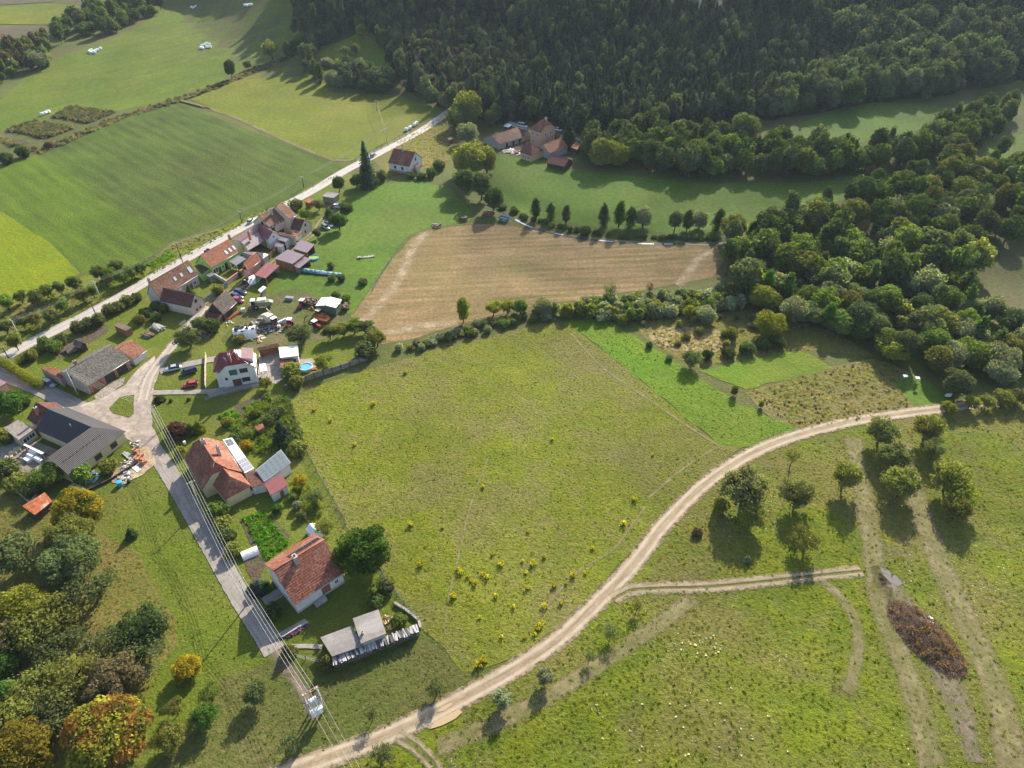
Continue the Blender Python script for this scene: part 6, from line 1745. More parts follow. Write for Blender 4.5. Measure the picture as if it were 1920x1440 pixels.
 ('maple', 36, 1407, 8.5, 5.2, (0.21,0.18,0.025), 'yellow tree in the bottom left corner'),
 ('broad0', 10, 1246, 6.0, 3.2, 'deep', 'upper dark evergreen at the left photo edge'),
 ('broad1', 10, 1303, 6.0, 3.4, 'deep', 'lower dark evergreen at the left photo edge'),
 ('maple', 348, 1251, 4.2, 2.8, 'yellow', 'round yellow bush on the bright grass slope'),
 ('sparse1', 393, 1300, 4.2, 2.2, 'green', 'thin young tree below the round yellow bush'),
 ('sparse1', 327, 1327, 4.0, 2.0, 'olive', 'thin young tree right of the orange maple'),
 ('apple', 385, 1342, 4.2, 2.5, 'deep', 'compact dark green young tree on the mown bank'),
 ('apple', 320, 1383, 4.6, 2.8, 'olive', 'olive young tree below the orange maple'),
 ('apple', 478, 1300, 4.4, 2.5, 'dull', 'young tree on the mown bank left of the transformer'),
 ('apple', 88, 891, 5.2, 4.2, 'green', 'wide bush below the building yard'),
 ('bush', 151, 886, 4.0, 2.8, 'green', 'bush at the lower wall of the anthracite house'),
 ('bush', 201, 872, 3.6, 2.5, 'olive', 'olive bush at the window of the anthracite house'),
 ('bush', 11, 874, 4.0, 3.2, 'dull', 'bush at the left edge of the building yard'),
 ('bush', 36, 902, 4.0, 3.2, 'olive', 'olive bush below the left end of the building yard'),
 ('bush', 60, 917, 3.4, 2.6, 'dull', 'dull bush between the yard fence and the rusty shed'),
 ('conebush', 244, 998, 2.8, 1.4, 'dark', 'lone small dark conifer on the bright grass slope'),
 ('broad1', 13, 756, 6.5, 4.2, 'deep', 'dense dark round tree beside the anthracite house garden'),
 ('bush', 42, 752, 2.6, 2.2, 'dark', 'shrub right of the dense dark round tree'),
 ('bush', 6, 817, 3.8, 3.0, 'olive', 'olive bush left of the flat roofed shed'),
 ('bush', 330, 806, 4.0, 3.2, (0.085, 0.045, 0.035), 'purplish dark bush above the half-hipped house'),
 ('conebush', 356, 803, 3.6, 1.5, 'green', 'first cypress above the half-hipped house'),
 ('conebush', 371, 797, 3.8, 1.5, 'ygreen', 'second paler cypress above the half-hipped house'),
 ('bush', 336, 845, 2.6, 1.7, 'ygreen', 'yellow green bush between the road and the half-hipped house'),
 ('bush', 404, 957, 4.0, 2.7, 'green', 'round bush at the garden corner by the road'),
 ('bush', 417, 981, 3.2, 2.4, 'olive', 'yellowish bush below the round garden corner bush'),
 ('bush', 426, 1003, 3.0, 2.2, 'dull', 'dull bush in the roadside thicket by the vegetable rows'),
 ('bush', 436, 1028, 3.0, 2.2, 'olive', 'olive bush at the lower end of the roadside thicket'),
 ('spruce2', 527, 808, 7.0, 2.6, 'spruce', 'dark spruce in the vegetable garden'),
 ('bush', 540, 830, 3.0, 2.4, 'dark', 'dark shrub right of the garden spruce'),
 ('bush', 556, 840, 3.6, 3.0, 'olive', 'olive bush at the meadow fence by the glass canopy'),
 ('bush', 459, 834, 2.8, 1.9, 'yellow', 'golden shrub beside the glass panel strip'),
 ('bush', 440, 822, 2.6, 2.0, 'dark', 'dark shrub behind the glass panel strip'),
 ('bush', 467, 815, 2.2, 1.8, 'green', 'green shrub left of the tiny garden hut'),
 ('bush', 505, 785, 2.6, 2.2, 'dull', 'dull shrub above the tiny garden hut'),
 ('bush', 520, 770, 2.8, 2.4, 'dull', 'dull shrub at the top of the vegetable garden'),
 ('bush', 478, 775, 2.2, 1.8, 'green', 'green shrub in the middle of the vegetable garden'),
 ('bush', 425, 790, 2.4, 1.8, 'olive', 'olive shrub at the left of the vegetable garden'),
 ('fruit', 564, 903, 3.4, 2.0, 'yellow', 'golden small tree right of the rose red shed'),
 ('sparse1', 592, 929, 4.0, 2.4, 'dull', 'thin fruit tree beside the meadow fence'),
 ('sparse1', 608, 985, 4.0, 2.4, 'olive', 'thin fruit tree beside the small white greenhouse'),
 ('bush', 549, 930, 1.8, 1.3, 'green', 'first low shrub of the row below the rose red shed'),
 ('bush', 556, 948, 2.0, 1.4, 'grey', 'second low shrub of the row below the rose red shed'),
 ('bush', 565, 966, 2.0, 1.4, 'dull', 'third low shrub of the row below the rose red shed'),
 ('bush', 518, 953, 2.0, 1.5, 'deep', 'deep green shrub at the top of the vegetable rows'),
 ('walnut', 679, 1032, 10.5, 6.0, 'deep', 'large dense walnut tree beside the lowest house'),
 ('conebush', 482, 1097, 2.6, 2.2, (0.10, 0.12, 0.11), 'bluish dwarf spruce at the lowest house drive'),
 ('bush', 497, 1100, 2.2, 1.4, 'deep', 'deep green shrub beside the bluish dwarf spruce'),
 ('bush', 511, 1144, 2.8, 2.2, 'dark', 'dark bush in the front garden of the lowest house'),
 ('conebush', 540, 1217, 3.2, 1.6, 'olive', 'yellowish thuja at the lane end'),
 ('conebush', 612, 1239, 3.4, 1.7, 'olive', 'yellowish thuja at the corner of the low workshop'),
 ('bush', 724, 1098, 2.6, 2.2, 'dull', 'dull shrub under the walnut by the meadow fence'),
 ('bush', 702, 1125, 2.4, 2.0, 'dark', 'dark shrub between the walnut and the square workshop'),
 ('bush', 746, 1163, 1.8, 1.9, 'green', 'leafy bush in the walled bed beside the square workshop'),
 ('walnut', 0, 1190, 8.0, 5.3, (0.15,0.125,0.05), 'brownish tree cut by the left photo edge in the orchard'),
 ('apple', 507, 92, 11.0, 5.6, 'olive', 'olive round tree on the ditch of the hayfield'),
 ('broad0', 430, 127, 12.0, 4.0, 'dark', 'lone dark egg shaped tree on the hayfield ditch'),
 ('fruit', 464, 121, 6.0, 2.8, 'dull', 'small tree right of the lone dark egg shaped one'),
 ('willow0', 66, 108, 11.0, 8.0, 'grey', 'large round grey bush tree at the hayfield edge'),
 ('bush', 42, 283, 5.0, 3.6, 'dark', 'dark bush by the reed beds'),
 ('bush', 10, 295, 5.0, 3.6, 'dark', 'dark bush at the left edge below the reed beds'),
 ('bush', 91, 270, 3.4, 2.6, 'brown', 'brown shrub at the ditch below the reed beds'),
 ('broad2', 567, 77, 12.0, 4.2, 'dark', 'dark tree at the corner of the hay meadow'),
 ('willow1', 620, 143, 9.0, 5.2, 'grey', 'grey willow at the top of the hay meadow'),
 ('willow0', 634, 150, 8.0, 5.0, 'grey', 'second grey willow at the top of the hay meadow'),
 ('bush', 612, 118, 8.0, 5.0, 'grey', 'pale grey bush above the hay meadow willows'),
 ('broad0', 683, 160, 8.0, 4.6, 'dark', 'round dark tree on the upper hay meadow edge'),
 ('broad1', 717, 160, 8.0, 4.8, 'dark', 'second round dark tree on the upper hay meadow edge'),
 ('apple', 647, 98, 8.0, 3.8, 'dull', 'fruit tree in the hillside clearing'),
 ('apple', 666, 91, 7.0, 3.2, 'dull', 'second fruit tree in the hillside clearing'),
 ('broad2', 720, 70, 11.0, 4.6, 'dark', 'dark tree right of the hillside clearing'),
 ('apple', 678, 58, 9.0, 4.2, 'olive', 'olive tree at the top of the hillside clearing')]:
    T(*a)
row([(537,88),(548,84),(556,80),(560,52),(568,40),(579,98),(583,30),(588,122),(598,130)], 'alder', 12, 3.4, ('dark', 'dull'), '# dark tree from the left in the belt at the hay meadow corner', 'trees of the hay meadow corner', 8, single=True)
row([(617,622),(643,617),(663,612),(684,612),(697,622),(706,634)], 'fruit', 4.8, 2.8, ('green', 'olive', 'dull'), '# fruit tree from the left in the row at the stubble corner', 'fruit trees at the stubble corner', 9)
row([(620,497),(622,521),(640,520),(680,527),(629,553),(649,558)], 'bush', 2.6, 1.7, ('dark', 'green', 'dull'), '# small shrub from the left on the grass behind the sheds', 'shrubs behind the sheds', 10)
# the autumn maple: a second, greener set of leaves through the orange crown
mo = [o for o in bpy.data.objects if o.get('label', '').startswith('large round maple')][0]
for col_, rz_, sc_ in (((0.24, 0.22, 0.03), 1.7, 1.0), ((0.16, 0.17, 0.03), 3.9, .97)):
    k = link('crown', PROTO['maple'][0], mo); k.color = (*col_, 1); k.rotation_euler = (0, 0, rz_); k.scale = (sc_, sc_, sc_)
mo = [o for o in bpy.data.objects if o.get('label', '').startswith('tall golden yellow maple')][0]
k = link('crown', PROTO['maple'][0], mo); k.color = (0.15, 0.16, 0.03, 1); k.rotation_euler = (0, 0, 2.2); k.scale = (.97, .97, .97)
# woods at the top left
for p in fill_points([(95,62),(150,38),(200,20),(250,-5),(310,-25),(306,20),(270,42),(215,66),(160,72),(110,84)], 9.5, 41):
    wild(rnd.choice(('broad0','broad1','broad2','alder0')), p, rnd.uniform(7, 15), rnd.uniform(4, 5.5), rnd.choice(('dark','dull','dark','green')), [(105,72,'at the left tip of the copse'),(140,60,'in the left third of the copse'),(160,70,'on the front left of the copse'),(190,30,'on the back of the copse'),(200,62,'in the front middle of the copse'),(235,50,'on the front right of the copse'),(240,10,'on the back right of the copse'),(270,30,'in the right third of the copse'),(300,0,'at the top right of the copse')], 'broadleaf tree', 'trees of the copse beyond the hayfield')
for p in fill_points([(-20,100),(60,82),(95,72),(98,128),(40,140),(-20,165)], 7.5, 42):
    wild(rnd.choice(('broad0','bush1','alder1')), p, rnd.uniform(5, 13), rnd.uniform(3, 4.5), rnd.choice(('dark','dull','brown','green')), [(0,105,'at the top of the left edge scrub'),(0,150,'at the bottom of the left edge scrub'),(30,125,'left of the large grey bush tree'),(60,92,'behind the large grey bush tree'),(90,85,'at the copse end of the scrub'),(92,115,'right of the large grey bush tree')], 'scrub tree', 'scrub by the hayfield')
# hedge between stubble and meadow
HZ = [(740,655,'at its left end'),(800,635,'left of the light poplar'),(870,612,'under the light poplar'),(940,597,'below the yellow green trees'),(1000,590,'near the grey willow'),(1070,580,'at the top of the wild meadow corner'),(1140,575,'above the young grass strip'),(1210,570,'near the bare twin stems'),(1290,565,'above the bleached grass'),(1370,555,'where it joins the grove')]
for p in fill_points([(722,664),(860,618),(930,603),(1000,588),(1180,562),(1390,548),(1405,585),(1180,604),(1062,594),(1005,602),(860,640),(735,668)], 2.8, 43):
    q = project(p)
    big = q[0] > 1020
    wild('bush', p, rnd.uniform(2.4, 4.8) if big else rnd.uniform(1.3, 2.4), rnd.uniform(1.7, 3.0) if big else rnd.uniform(1.4, 2.2), rnd.choice(('green', 'grey', 'olive', 'dull', 'grey')), HZ, 'bush of the field hedge', 'bushes of the field hedge', True, 'hedge_shrub')
# shrubs along the brook
for i, p in enumerate(smooth_line([Vector((G(*q).x, G(*q).y, 0)) for q in [(930,386),(960,402),(1010,424),(1060,436),(1100,444),(1180,451),(1270,453),(1340,453)]], 2.6)):
    tree('bush', p + Vector((rnd.uniform(-1, 1), 1.6 + rnd.uniform(0, 2), 0)), rnd.uniform(1.0, 2.2), rnd.uniform(1.4, 2.3), rnd.choice(('dark', 'dull', 'green')), 'low shrub on the brook bank ' + zone_word(p, [(950,395,'under the lowest willow'),(1010,424,'under the three slim alders'),(1060,436,'right of the three slim alders'),(1130,447,'under the four alders'),(1210,452,'below the round grey willow'),(1300,453,'below the right hand tree group')]), 'shrubs on the brook bank', single=True, name='bank_shrub')
# scattered scrub between hedge and green plot
for p in fill_points([(1185,600),(1300,600),(1400,590),(1440,625),(1340,665),(1270,660)], 7, 44):
    wild('bush', p, rnd.uniform(1.2, 2.4), rnd.uniform(1.0, 1.8), rnd.choice(('olive', 'grey', 'dull')), [(1230,620,'left'), (1300,620,'mid'), (1380,620,'right')], 'shrub scattered on the bleached grass', 'shrubs on the bleached grass', True)
# clipped hedge at the side road
def hedge(name, px, h, w, col, label, seed):
    pts = smooth_line([G(*p) for p in px], 0.55)
    o = pts[0]
    g = random.Random(seed); cl = []
    for p in pts:
        d = p - o
        for z in np.arange(.35, h, .5): cl.append((d.x + g.uniform(-.15, .15), d.y + g.uniform(-.15, .15), z, w * .5 * g.uniform(.85, 1.1)))
    ob = link(name, leaves_mesh(name, cl, int(len(cl) * 55), .26, seed), None, o)
    ob.color = (*COL[col], 1)
    tag(ob, label, 'hedge')
hedge('hedge', [(8,684),(22,694),(40,706),(58,717),(78,728)], 2.6, 2.2, 'ygreen', 'clipped yellow green hedge along the side road by the lean-to', 301)
hedge('hedge', [(40,683),(66,668),(92,652)], 2.2, 2.6, 'dark', 'dense dark hedge between the main road and the barn garden', 302)
# goldenrod
gp = [(884,1090),(890,1097),(906,1078),(912,1085),(864,1077),(858,1070),(1008,1180),(1002,1192),(1014,1172),(940,1196),(900,1160),(989,1104),(1020,1045),(979,1054),(1098,1076),(1075,1082),(1224,855),(1035,826),(986,1075),(1000,1060),(940,1060),(906,1240),(897,1250),(985,1196),(1190,938),(1052,1132),(1062,1095),(925,1040),(990,998),(1168,985),(1110,1030),(905,915),(830,990),(850,1120),(790,1060),(770,985),(665,835),(620,790),(590,770),(700,760),(760,700),(930,1120),(878,1082),(1040,1100),(1020,1140),(962,1140)]
gold = [leaves_mesh('flower_heads', [(random.Random(k).uniform(-.5,.5), random.Random(k+9).uniform(-.5,.5), .9, .3), (.2,-.3,.85,.28), (-.35,.25,.95,.28), (.4,.3,.8,.25), (-.2,-.4,.9,.26)], 170, .15, 400 + k, up=.8) for k in range(2)]
gstem = leaves_mesh('leaves', [(0,0,.35,.4),(.35,.2,.35,.32),(-.3,-.2,.35,.34),(.1,-.4,.3,.3)], 150, .2, 410)
G_Z = [(880,1090,'in the lower left of the wild meadow'),(1005,1185,'at the lower tip of the wild meadow'),(1080,1080,'on the lower right of the wild meadow'),(980,1050,'in the lower middle of the wild meadow'),(1180,950,'on the right edge of the wild meadow'),(930,950,'in the heart of the wild meadow'),(800,1020,'on the left side of the wild meadow'),(650,790,'at the upper left of the wild meadow'),(900,1245,'at the bottom corner by the dirt road')]
for i, p in enumerate(gp):
    o = empty('goldenrod_clump', G(*p), rnd.uniform(0, 6.28), 'clump of yellow goldenrod ' + zone_word(G(*p), G_Z), 'flowers', 'goldenrod clumps in the wild meadow')
    s = rnd.uniform(.6, 1.15); o.scale = (s, s, s * .9)
    k = link('flower_heads', gold[i % 2], o); k.color = (*COL['gold'], 1)
    k = link('leaves', gstem, o); k.color = (*COL['gdark'], 1)
# vegetables
for nm, px, den in (('vegetable_rows', [(457,973),(496,958),(543,1020),(501,1050),(480,1018)], 5.0), ('potato_patch', [(412,782),(440,766),(461,797),(432,809)], 4.0), ('bean_patch', [(455,765),(480,752),(500,775),(475,785)], 3.0), ('roadside_beans', [(276,497),(312,475),(330,478),(292,502)], 3.0)):
    grow(nm, px, C_LIME, den, .8, 1.5, 21, .1)
grow('garden_plants', [(440,800),(500,740),(545,752),(572,835),(560,860),(520,850),(480,850)], C_LAWN, 2.2, .9, 2.4, 22, .2)
grow('garden_plants', [(545,900),(570,890),(625,985),(600,1010),(570,980)], C_LAWN, 1.6, .7, 1.8, 23, .2)
grow('scrub_grass', [(1180,605),(1400,582),(1560,622),(1640,668),(1500,655),(1310,690),(1240,655)], C_ORCH, 0.9, .4, 1.0, 24)
C_PURPLE = tcol('border_plants', [(weed, (0.22, 0.07, 0.26)), (weed, (0.10, 0.15, 0.03)), (weed, (0.3, 0.12, 0.30))])
grow('flower_border', [(522,1200),(548,1186),(578,1170),(580,1174),(550,1191),(525,1205)], C_PURPLE, 6, .5, 1.0, 25, .05)
# ================================================================== VEHICLES
def paint(name, col, rough=0.25, metal=0.0):
    m = NT(name, rough, 0.5).color(col)
    m.b.inputs['Metallic'].default_value = metal
    m.b.inputs['Coat Weight'].default_value = 0.6
    return m.mat
M['car_glass'] = NT('car_glass', 0.06, 0.6).color((0.02, 0.024, 0.03)).mat
M['lamp'] = NT('headlight_glass', 0.1, 0.6).color((0.7, 0.7, 0.68)).mat
M['rubber'] = plain('tyre_rubber', (0.02, 0.02, 0.02), .85)
M['rim'] = plain('wheel_rim', (0.45, 0.45, 0.46), .35, metal=.7)

def loft(mb, stations, mat=0, smooth=True):
    """stations: list of (x, [(y, z)...]) closed rings"""
    n = len(stations[0][1]); vs = []
    for x, ring in stations: vs += [(x, y, z) for y, z in ring]
    fs = []
    for i in range(len(stations) - 1):
        for k in range(n): fs.append((i*n+k, i*n+(k+1) % n, (i+1)*n+(k+1) % n, (i+1)*n+k))
    fs.append(tuple(range(n))[::-1]); fs.append(tuple(range((len(stations)-1)*n, len(stations)*n)))
    mb.raw(vs, fs, mat, smooth)

def wheel_mesh(r, w):
    t = MB(); t.lathe([(r*.55, -w/2), (r*.92, -w/2), (r, -w*.3), (r, w*.3), (r*.92, w/2), (r*.55, w/2)], 18, 0, axis='Y')
    h = MB(); h.lathe([(0.001, -w*.4), (r*.55, -w*.46), (r*.55, w*.46), (0.001, w*.4)], 14, 0, axis='Y')
    return t.mesh('wheel', M['rubber']), h.mesh('rim', M['rim'])
_wh = {}
def wheel(parent, x, y, r, w, name='wheel'):
    k = (round(r, 2), round(w, 2))
    if k not in _wh: _wh[k] = wheel_mesh(r, w)
    o = link(name, _wh[k][0], parent, (x, y, r)); link('rim', _wh[k][1], o)
    return o

def ring(w, zb, zt, wt):
    zm = zb + (zt - zb) * .45
    return [(-w*.93, zb), (-w, zm), (-wt, zt), (wt, zt), (w, zm), (w*.93, zb)]
CAR_CACHE = {}
def car(px, a, b, label, mat, kind='hatch', L=4.1, W=1.72, H=1.48, name='parked_car', group=None, cat='car'):
    """a, b: photo pixels of tail and nose direction"""
    c = G(*px, .5); d = G(*b, .5) - G(*a, .5)
    root = empty(name, c, math.atan2(d.y, d.x), label, cat, group)
    l, w = L/2, W/2
    m = MB(); z1 = .86 if kind != 'van' else 1.0
    loft(m, [(-l, ring(w*.84, .38, z1*.86, w*.76)), (-l*.94, ring(w*.96, .28, z1, w*.86)), (-l*.4, ring(w, .24, z1*1.06, w*.93)), (l*.32, ring(w, .24, z1*1.05, w*.93)), (l*.72, ring(w*.98, .26, z1*.93, w*.86)), (l*.94, ring(w*.9, .3, z1*.78, w*.74)), (l, ring(w*.78, .36, z1*.62, w*.66))])
    body = m.build('body', mat, root)
    g = MB()
    if kind == 'hatch': xs = [(-l*.95, .90), (-l*.72, .985), (-l*.2, 1.0), (l*.12, .985), (l*.50, 0)]
    elif kind == 'saloon': xs = [(-l*.78, 0), (-l*.45, .97), (-l*.1, 1.0), (l*.14, .97), (l*.48, 0)]
    elif kind == 'wagon': xs = [(-l*.96, .72), (-l*.86, .96), (-l*.2, 1.0), (l*.14, .98), (l*.50, 0)]
    else: xs = [(-l*.97, .93), (-l*.9, .99), (0, 1.0), (l*.38, .97), (l*.68, 0)]
    st = []
    zs = z1 * 1.03
    for x, k in xs:
        z = zs + (H - zs) * k - (0 if k else .02)
        ww = w * .93 + (w * .72 - w * .93) * k
        st.append((x, [(-w*.93, zs - .06), (-w*.93, zs), (-ww, z), (ww, z), (w*.93, zs), (w*.93, zs - .06)]))
    loft(g, st, smooth=False)
    g.build('windows', M['car_glass'], root)
    r = MB(); pts = [(x, zs + (H - zs) * k) for x, k in xs if k > .9]
    for i in range(len(pts) - 1):
        (xa, za), (xb, zb) = pts[i], pts[i+1]; q = w * .70
        r.face([(xa, -q, za + .015), (xb, -q, zb + .015), (xb, q, zb + .015), (xa, q, za + .015)])
    for s in (-1, 1):
        for x0 in (pts[0][0], (pts[0][0] + pts[-1][0]) / 2 + .1, pts[-1][0]):
            r.tube([(x0, s*w*.72, H - .03), (x0 + (.0 if x0 < pts[-1][0] else .35), s*w*.935, zs)], .045, 4)
    r.build('roof', mat, root)
    for x in (-l*.62, l*.64):
        for s in (-1, 1): wheel(root, x, s * (w - .09), .31, .2)
    for s in (-1, 1):
        hl = MB(); hl.box(l*.90, s*w*.62 - .16, z1*.62, l*.965, s*w*.62 + .16, z1*.75); hl.build('headlight', M['lamp'], root)
    return root
silver, silver2 = paint('silver_paint', (0.50, 0.50, 0.49), .25, .5), paint('grey_paint', (0.27, 0.29, 0.31), .25, .5)
navy, blue, red_p, white_p = paint('navy_paint', (0.012, 0.018, 0.05)), paint('dark_blue_paint', (0.02, 0.035, 0.11)), paint('red_paint', (0.42, 0.014, 0.03)), paint('white_car_paint', (0.72, 0.72, 0.71))
car((93,719), (80,713), (106,727), 'grey estate car parked on the grass verge below the lean-to wall', silver2, 'wagon', 4.5)
car((324,691), (338,688), (310,694), 'silver saloon parked at the corner of the car path', silver, 'saloon', 4.6)
car((354,697), (368,693), (340,701), 'navy people carrier parked on the lawn near the white house', navy, 'van', 4.3, 1.75, 1.66)
car((357,721), (371,719), (343,723), 'red hatchback parked on the concrete path before the white house', red_p, 'hatch', 4.0)
car((451,548), (440,545), (462,551), 'dark blue car parked beside the timber barn, nearer the lane', blue, 'hatch', 4.3)
car((445,556), (434,552), (456,559), 'dark blue car parked between another blue car and the red one', blue, 'wagon', 4.4)
car((447,563), (436,559), (458,566), 'red car half hidden behind the roof of the timber barn', red_p, 'hatch', 4.0)
car((471,414), (465,420), (478,408), 'pale silver car on the main road beside the two-storey house', silver, 'hatch', 4.2)
car((611,426), (604,421), (619,431), 'grey car parked on the grass next to a white car', silver2, 'hatch', 4.2)
car((617,421), (610,417), (626,425), 'white car parked beside the grey car below the round tree', white_p, 'hatch', 4.2)
car((634,387), (627,387), (642,387), 'white car half hidden under the tree at the lane head', white_p, 'hatch', 4.2)
car((700,291), (694,296), (708,285), 'bluish grey car driving on the main road near the spruce', silver2, 'hatch', 4.2)
car((980,236), (970,234), (990,238), 'white van parked on the valley road at the farm', white_p, 'van', 5.0, 1.95, 2.0, 'parked_van', cat='van')
car((1047,243), (1040,241), (1055,245), 'white car tucked behind the peach farmhouse', white_p, 'hatch', 4.2)

M['mach_red'] = plain('tractor_red', (0.30, 0.045, 0.035), .5); M['mach_cream'] = plain('cream_metal', (0.52, 0.47, 0.36), .55, dirt=(0.3, .22, .14))
M['mach_yellow'] = plain('digger_yellow', (0.48, 0.27, 0.04), .55, dirt=(0.22, .13, .06)); M['mach_green'] = plain('grey_green_metal', (0.20, 0.22, 0.16), .6, dirt=(0.2, .13, .09))
M['mach_orange'] = plain('orange_trailer', (0.50, 0.17, 0.06), .6); M['scrap'] = plain('rusty_scrap', (0.20, 0.115, 0.075), .8, var=.3)
def at_px(px, a, b, name, label, cat, h=1.0, group=None):
    c = G(*px, h); d = G(*b, h) - G(*a, h)
    return empty(name, c, math.atan2(d.y, d.x), label, cat, group)
def tractor(px, a, b, label, col):
    r = at_px(px, a, b, 'tractor', label, 'tractor')
    m = MB(); m.box(.1, -.36, .75, 1.95, .36, 1.45); m.box(-.9, -.45, .6, .3, .45, 1.05); m.box(1.95, -.3, .6, 2.15, .3, 1.3); m.build('bonnet', col, r)
    for s in (-1, 1):
        f = MB(); f.box(-1.3, s*.75 - .24, 1.45, -.1, s*.75 + .24, 1.55); f.build('mudguard', col, r)
        wheel(r, -.7, s*.78, .78, .42); wheel(r, 1.45, s*.68, .45, .26)
    c = MB(); c.box(-1.0, -.6, 1.1, .25, .6, 2.3); c.build('cab', M['car_glass'], r)
    t = MB(); t.box(-1.15, -.75, 2.3, .4, .75, 2.42); t.build('cab_roof', M['white'], r)
    e = MB(); e.tube([(1.2, .2, 1.4), (1.2, .2, 2.3)], .05, 6); e.build('exhaust', M['black'], r)
    return r
tractor((566,570), (572,565), (561,577), 'red tractor with a white cab roof in front of the long wagon', M['mach_red'])
tractor((543,606), (547,598), (538,614), 'red tractor with a white cab roof beside the scrap heap', M['mach_red'])
tractor((592,609), (586,606), (601,613), 'small red tractor below the orange trailer', M['mach_red'])
def combine(px, a, b, label, col, tank):
    r = at_px(px, a, b, 'combine_harvester', label, 'combine', 1.5)
    m = MB(); m.box(-2.8, -.85, .9, 1.4, .85, 2.4); m.prism([(-3.9, -.8), (-2.8, -.8), (-2.8, .8), (-3.9, .8)], [1.3, .9, .9, 1.3], [1.9, 2.4, 2.4, 1.9]); m.build('body', col, r)
    m = MB(); m.prism([(-1.9, -1.05), (.7, -1.05), (.7, 1.05), (-1.9, 1.05)], 2.4, 3.1); m.build('grain_tank', tank, r)
    c = MB(); c.box(1.45, -.75, 1.5, 2.6, .75, 2.9); c.build('cab', M['car_glass'], r)
    c = MB(); c.box(1.35, -.85, 2.9, 2.75, .85, 3.05); c.build('cab_roof', M['white'], r)
    h = MB(); h.box(2.6, -1.9, .3, 3.3, 1.9, .9); h.box(2.0, -.5, .6, 2.8, .5, 1.3); h.build('header', M['scrap'], r)
    for k in range(5):
        t = 2*math.pi*k/5; q = MB(); q.tube([(3.5 + .5*math.cos(t), -1.8, 1.05 + .5*math.sin(t)), (3.5 + .5*math.cos(t), 1.8, 1.05 + .5*math.sin(t))], .04, 4); q.build('reel_bar', M['scrap'], r)
    a_ = MB(); a_.tube([(-.6, 1.0, 3.0), (-3.2, 1.3, 3.4)], .16, 8); a_.build('unloading_auger', tank, r)
    for s in (-1, 1): wheel(r, 1.3, s*1.1, .75, .5); wheel(r, -2.6, s*.8, .45, .3)
    return r
combine((488,569), (500,568), (476,570), 'old grey-green combine harvester standing alone behind the timber barn', M['mach_green'], M['mach_cream'])
combine((507,599), (497,593), (519,606), 'old cream combine harvester in the middle of the scrap heap', M['mach_cream'], M['mach_cream'])
def wagon(px, a, b, label, col, L=4.0, W=2.0, z=.9, hh=.6, name='trailer', load=None):
    r = at_px(px, a, b, name, label, 'trailer', .8)
    m = MB(); l, w = L/2, W/2
    m.box(-l, -w, z, l, w, z + .1)
    for q in ((-l, -w, l, -w + .06), (-l, w - .06, l, w), (-l, -w + .06, -l + .06, w - .06), (l - .06, -w + .06, l, w - .06)): m.box(q[0], q[1], z + .1, q[2], q[3], z + hh)
    m.build('bed', col, r)
    d = MB(); d.tube([(l, -.4, z - .1), (l + 1.3, 0, .5)], .05, 5); d.tube([(l, .4, z - .1), (l + 1.3, 0, .5)], .05, 5); d.build('drawbar', M['scrap'], r)
    for x in ((-l*.6, l*.6) if L > 3.5 else (-.2,)):
        for s in (-1, 1): wheel(r, x, s * (w - .15), .4, .22)
    if load: 
        g = random.Random(5); q = MB()
        for k in range(24): q.cbox((g.uniform(-l+.4, l-.4), g.uniform(-w+.3, w-.3), z + .1), g.uniform(.3, 1.2), g.uniform(.15, .5), g.uniform(.2, .7), 0, g.uniform(0, 3))
        o = q.build('load', load, r); o['kind'] = 'stuff'
    return r
wagon((583,566), (572,563), (596,569), 'long flat wagon loaded with grey scrap behind the red tractor', M['scrap'], 6.0, 2.2, load=M['wood_grey'])
wagon((603,599), (592,597), (616,602), 'orange tipping trailer in front of the yellow digger', M['mach_orange'], 4.6, 2.2)
wagon((649,575), (645,581), (653,569), 'rusty trailer beside the white roofed sheet shed', M['scrap'], 3.2, 2.0, load=M['scrap'])
wagon((945,410), (938,408), (953,412), 'blue trailer by the brook at the top of the stubble field', plain('faded_blue', (0.06, 0.20, 0.30), .6), 4.0, 2.0)
def digger(px, a, b):
    r = at_px(px, a, b, 'digger', 'old yellow digger with a raised arm in the machinery yard', 'digger', 1.2)
    m = MB(); m.box(-1.4, -.6, .7, 1.6, .6, 1.4); m.build('body', M['mach_yellow'], r)
    c = MB(); c.box(-.7, -.65, 1.4, .6, .65, 2.5); c.build('cab', M['car_glass'], r); c = MB(); c.box(-.85, -.75, 2.5, .75, .75, 2.63); c.build('cab_roof', M['mach_cream'], r)
    a_ = MB(); a_.tube([(-1.4, 0, 1.1), (-2.6, 0, 3.0)], .14, 6); a_.tube([(-2.6, 0, 3.0), (-3.9, 0, 1.7)], .12, 6); a_.build('arm', M['mach_yellow'], r)
    bk = MB(); bk.prism([(-4.2, -.35), (-3.6, -.35), (-3.6, .35), (-4.2, .35)], [1.0, 1.2, 1.2, 1.0], 1.7); bk.build('bucket', M['scrap'], r)
    ld = MB(); ld.tube([(.4, -.75, 1.6), (2.4, -.75, .9)], .09, 5); ld.tube([(.4, .75, 1.6), (2.4, .75, .9)], .09, 5); ld.box(2.3, -1.0, .4, 2.9, 1.0, 1.0); ld.build('loader', M['mach_yellow'], r)
    for s in (-1, 1): wheel(r, -.9, s*.75, .7, .4); wheel(r, 1.2, s*.7, .45, .28)
digger((598,588), (588,584), (612,593))
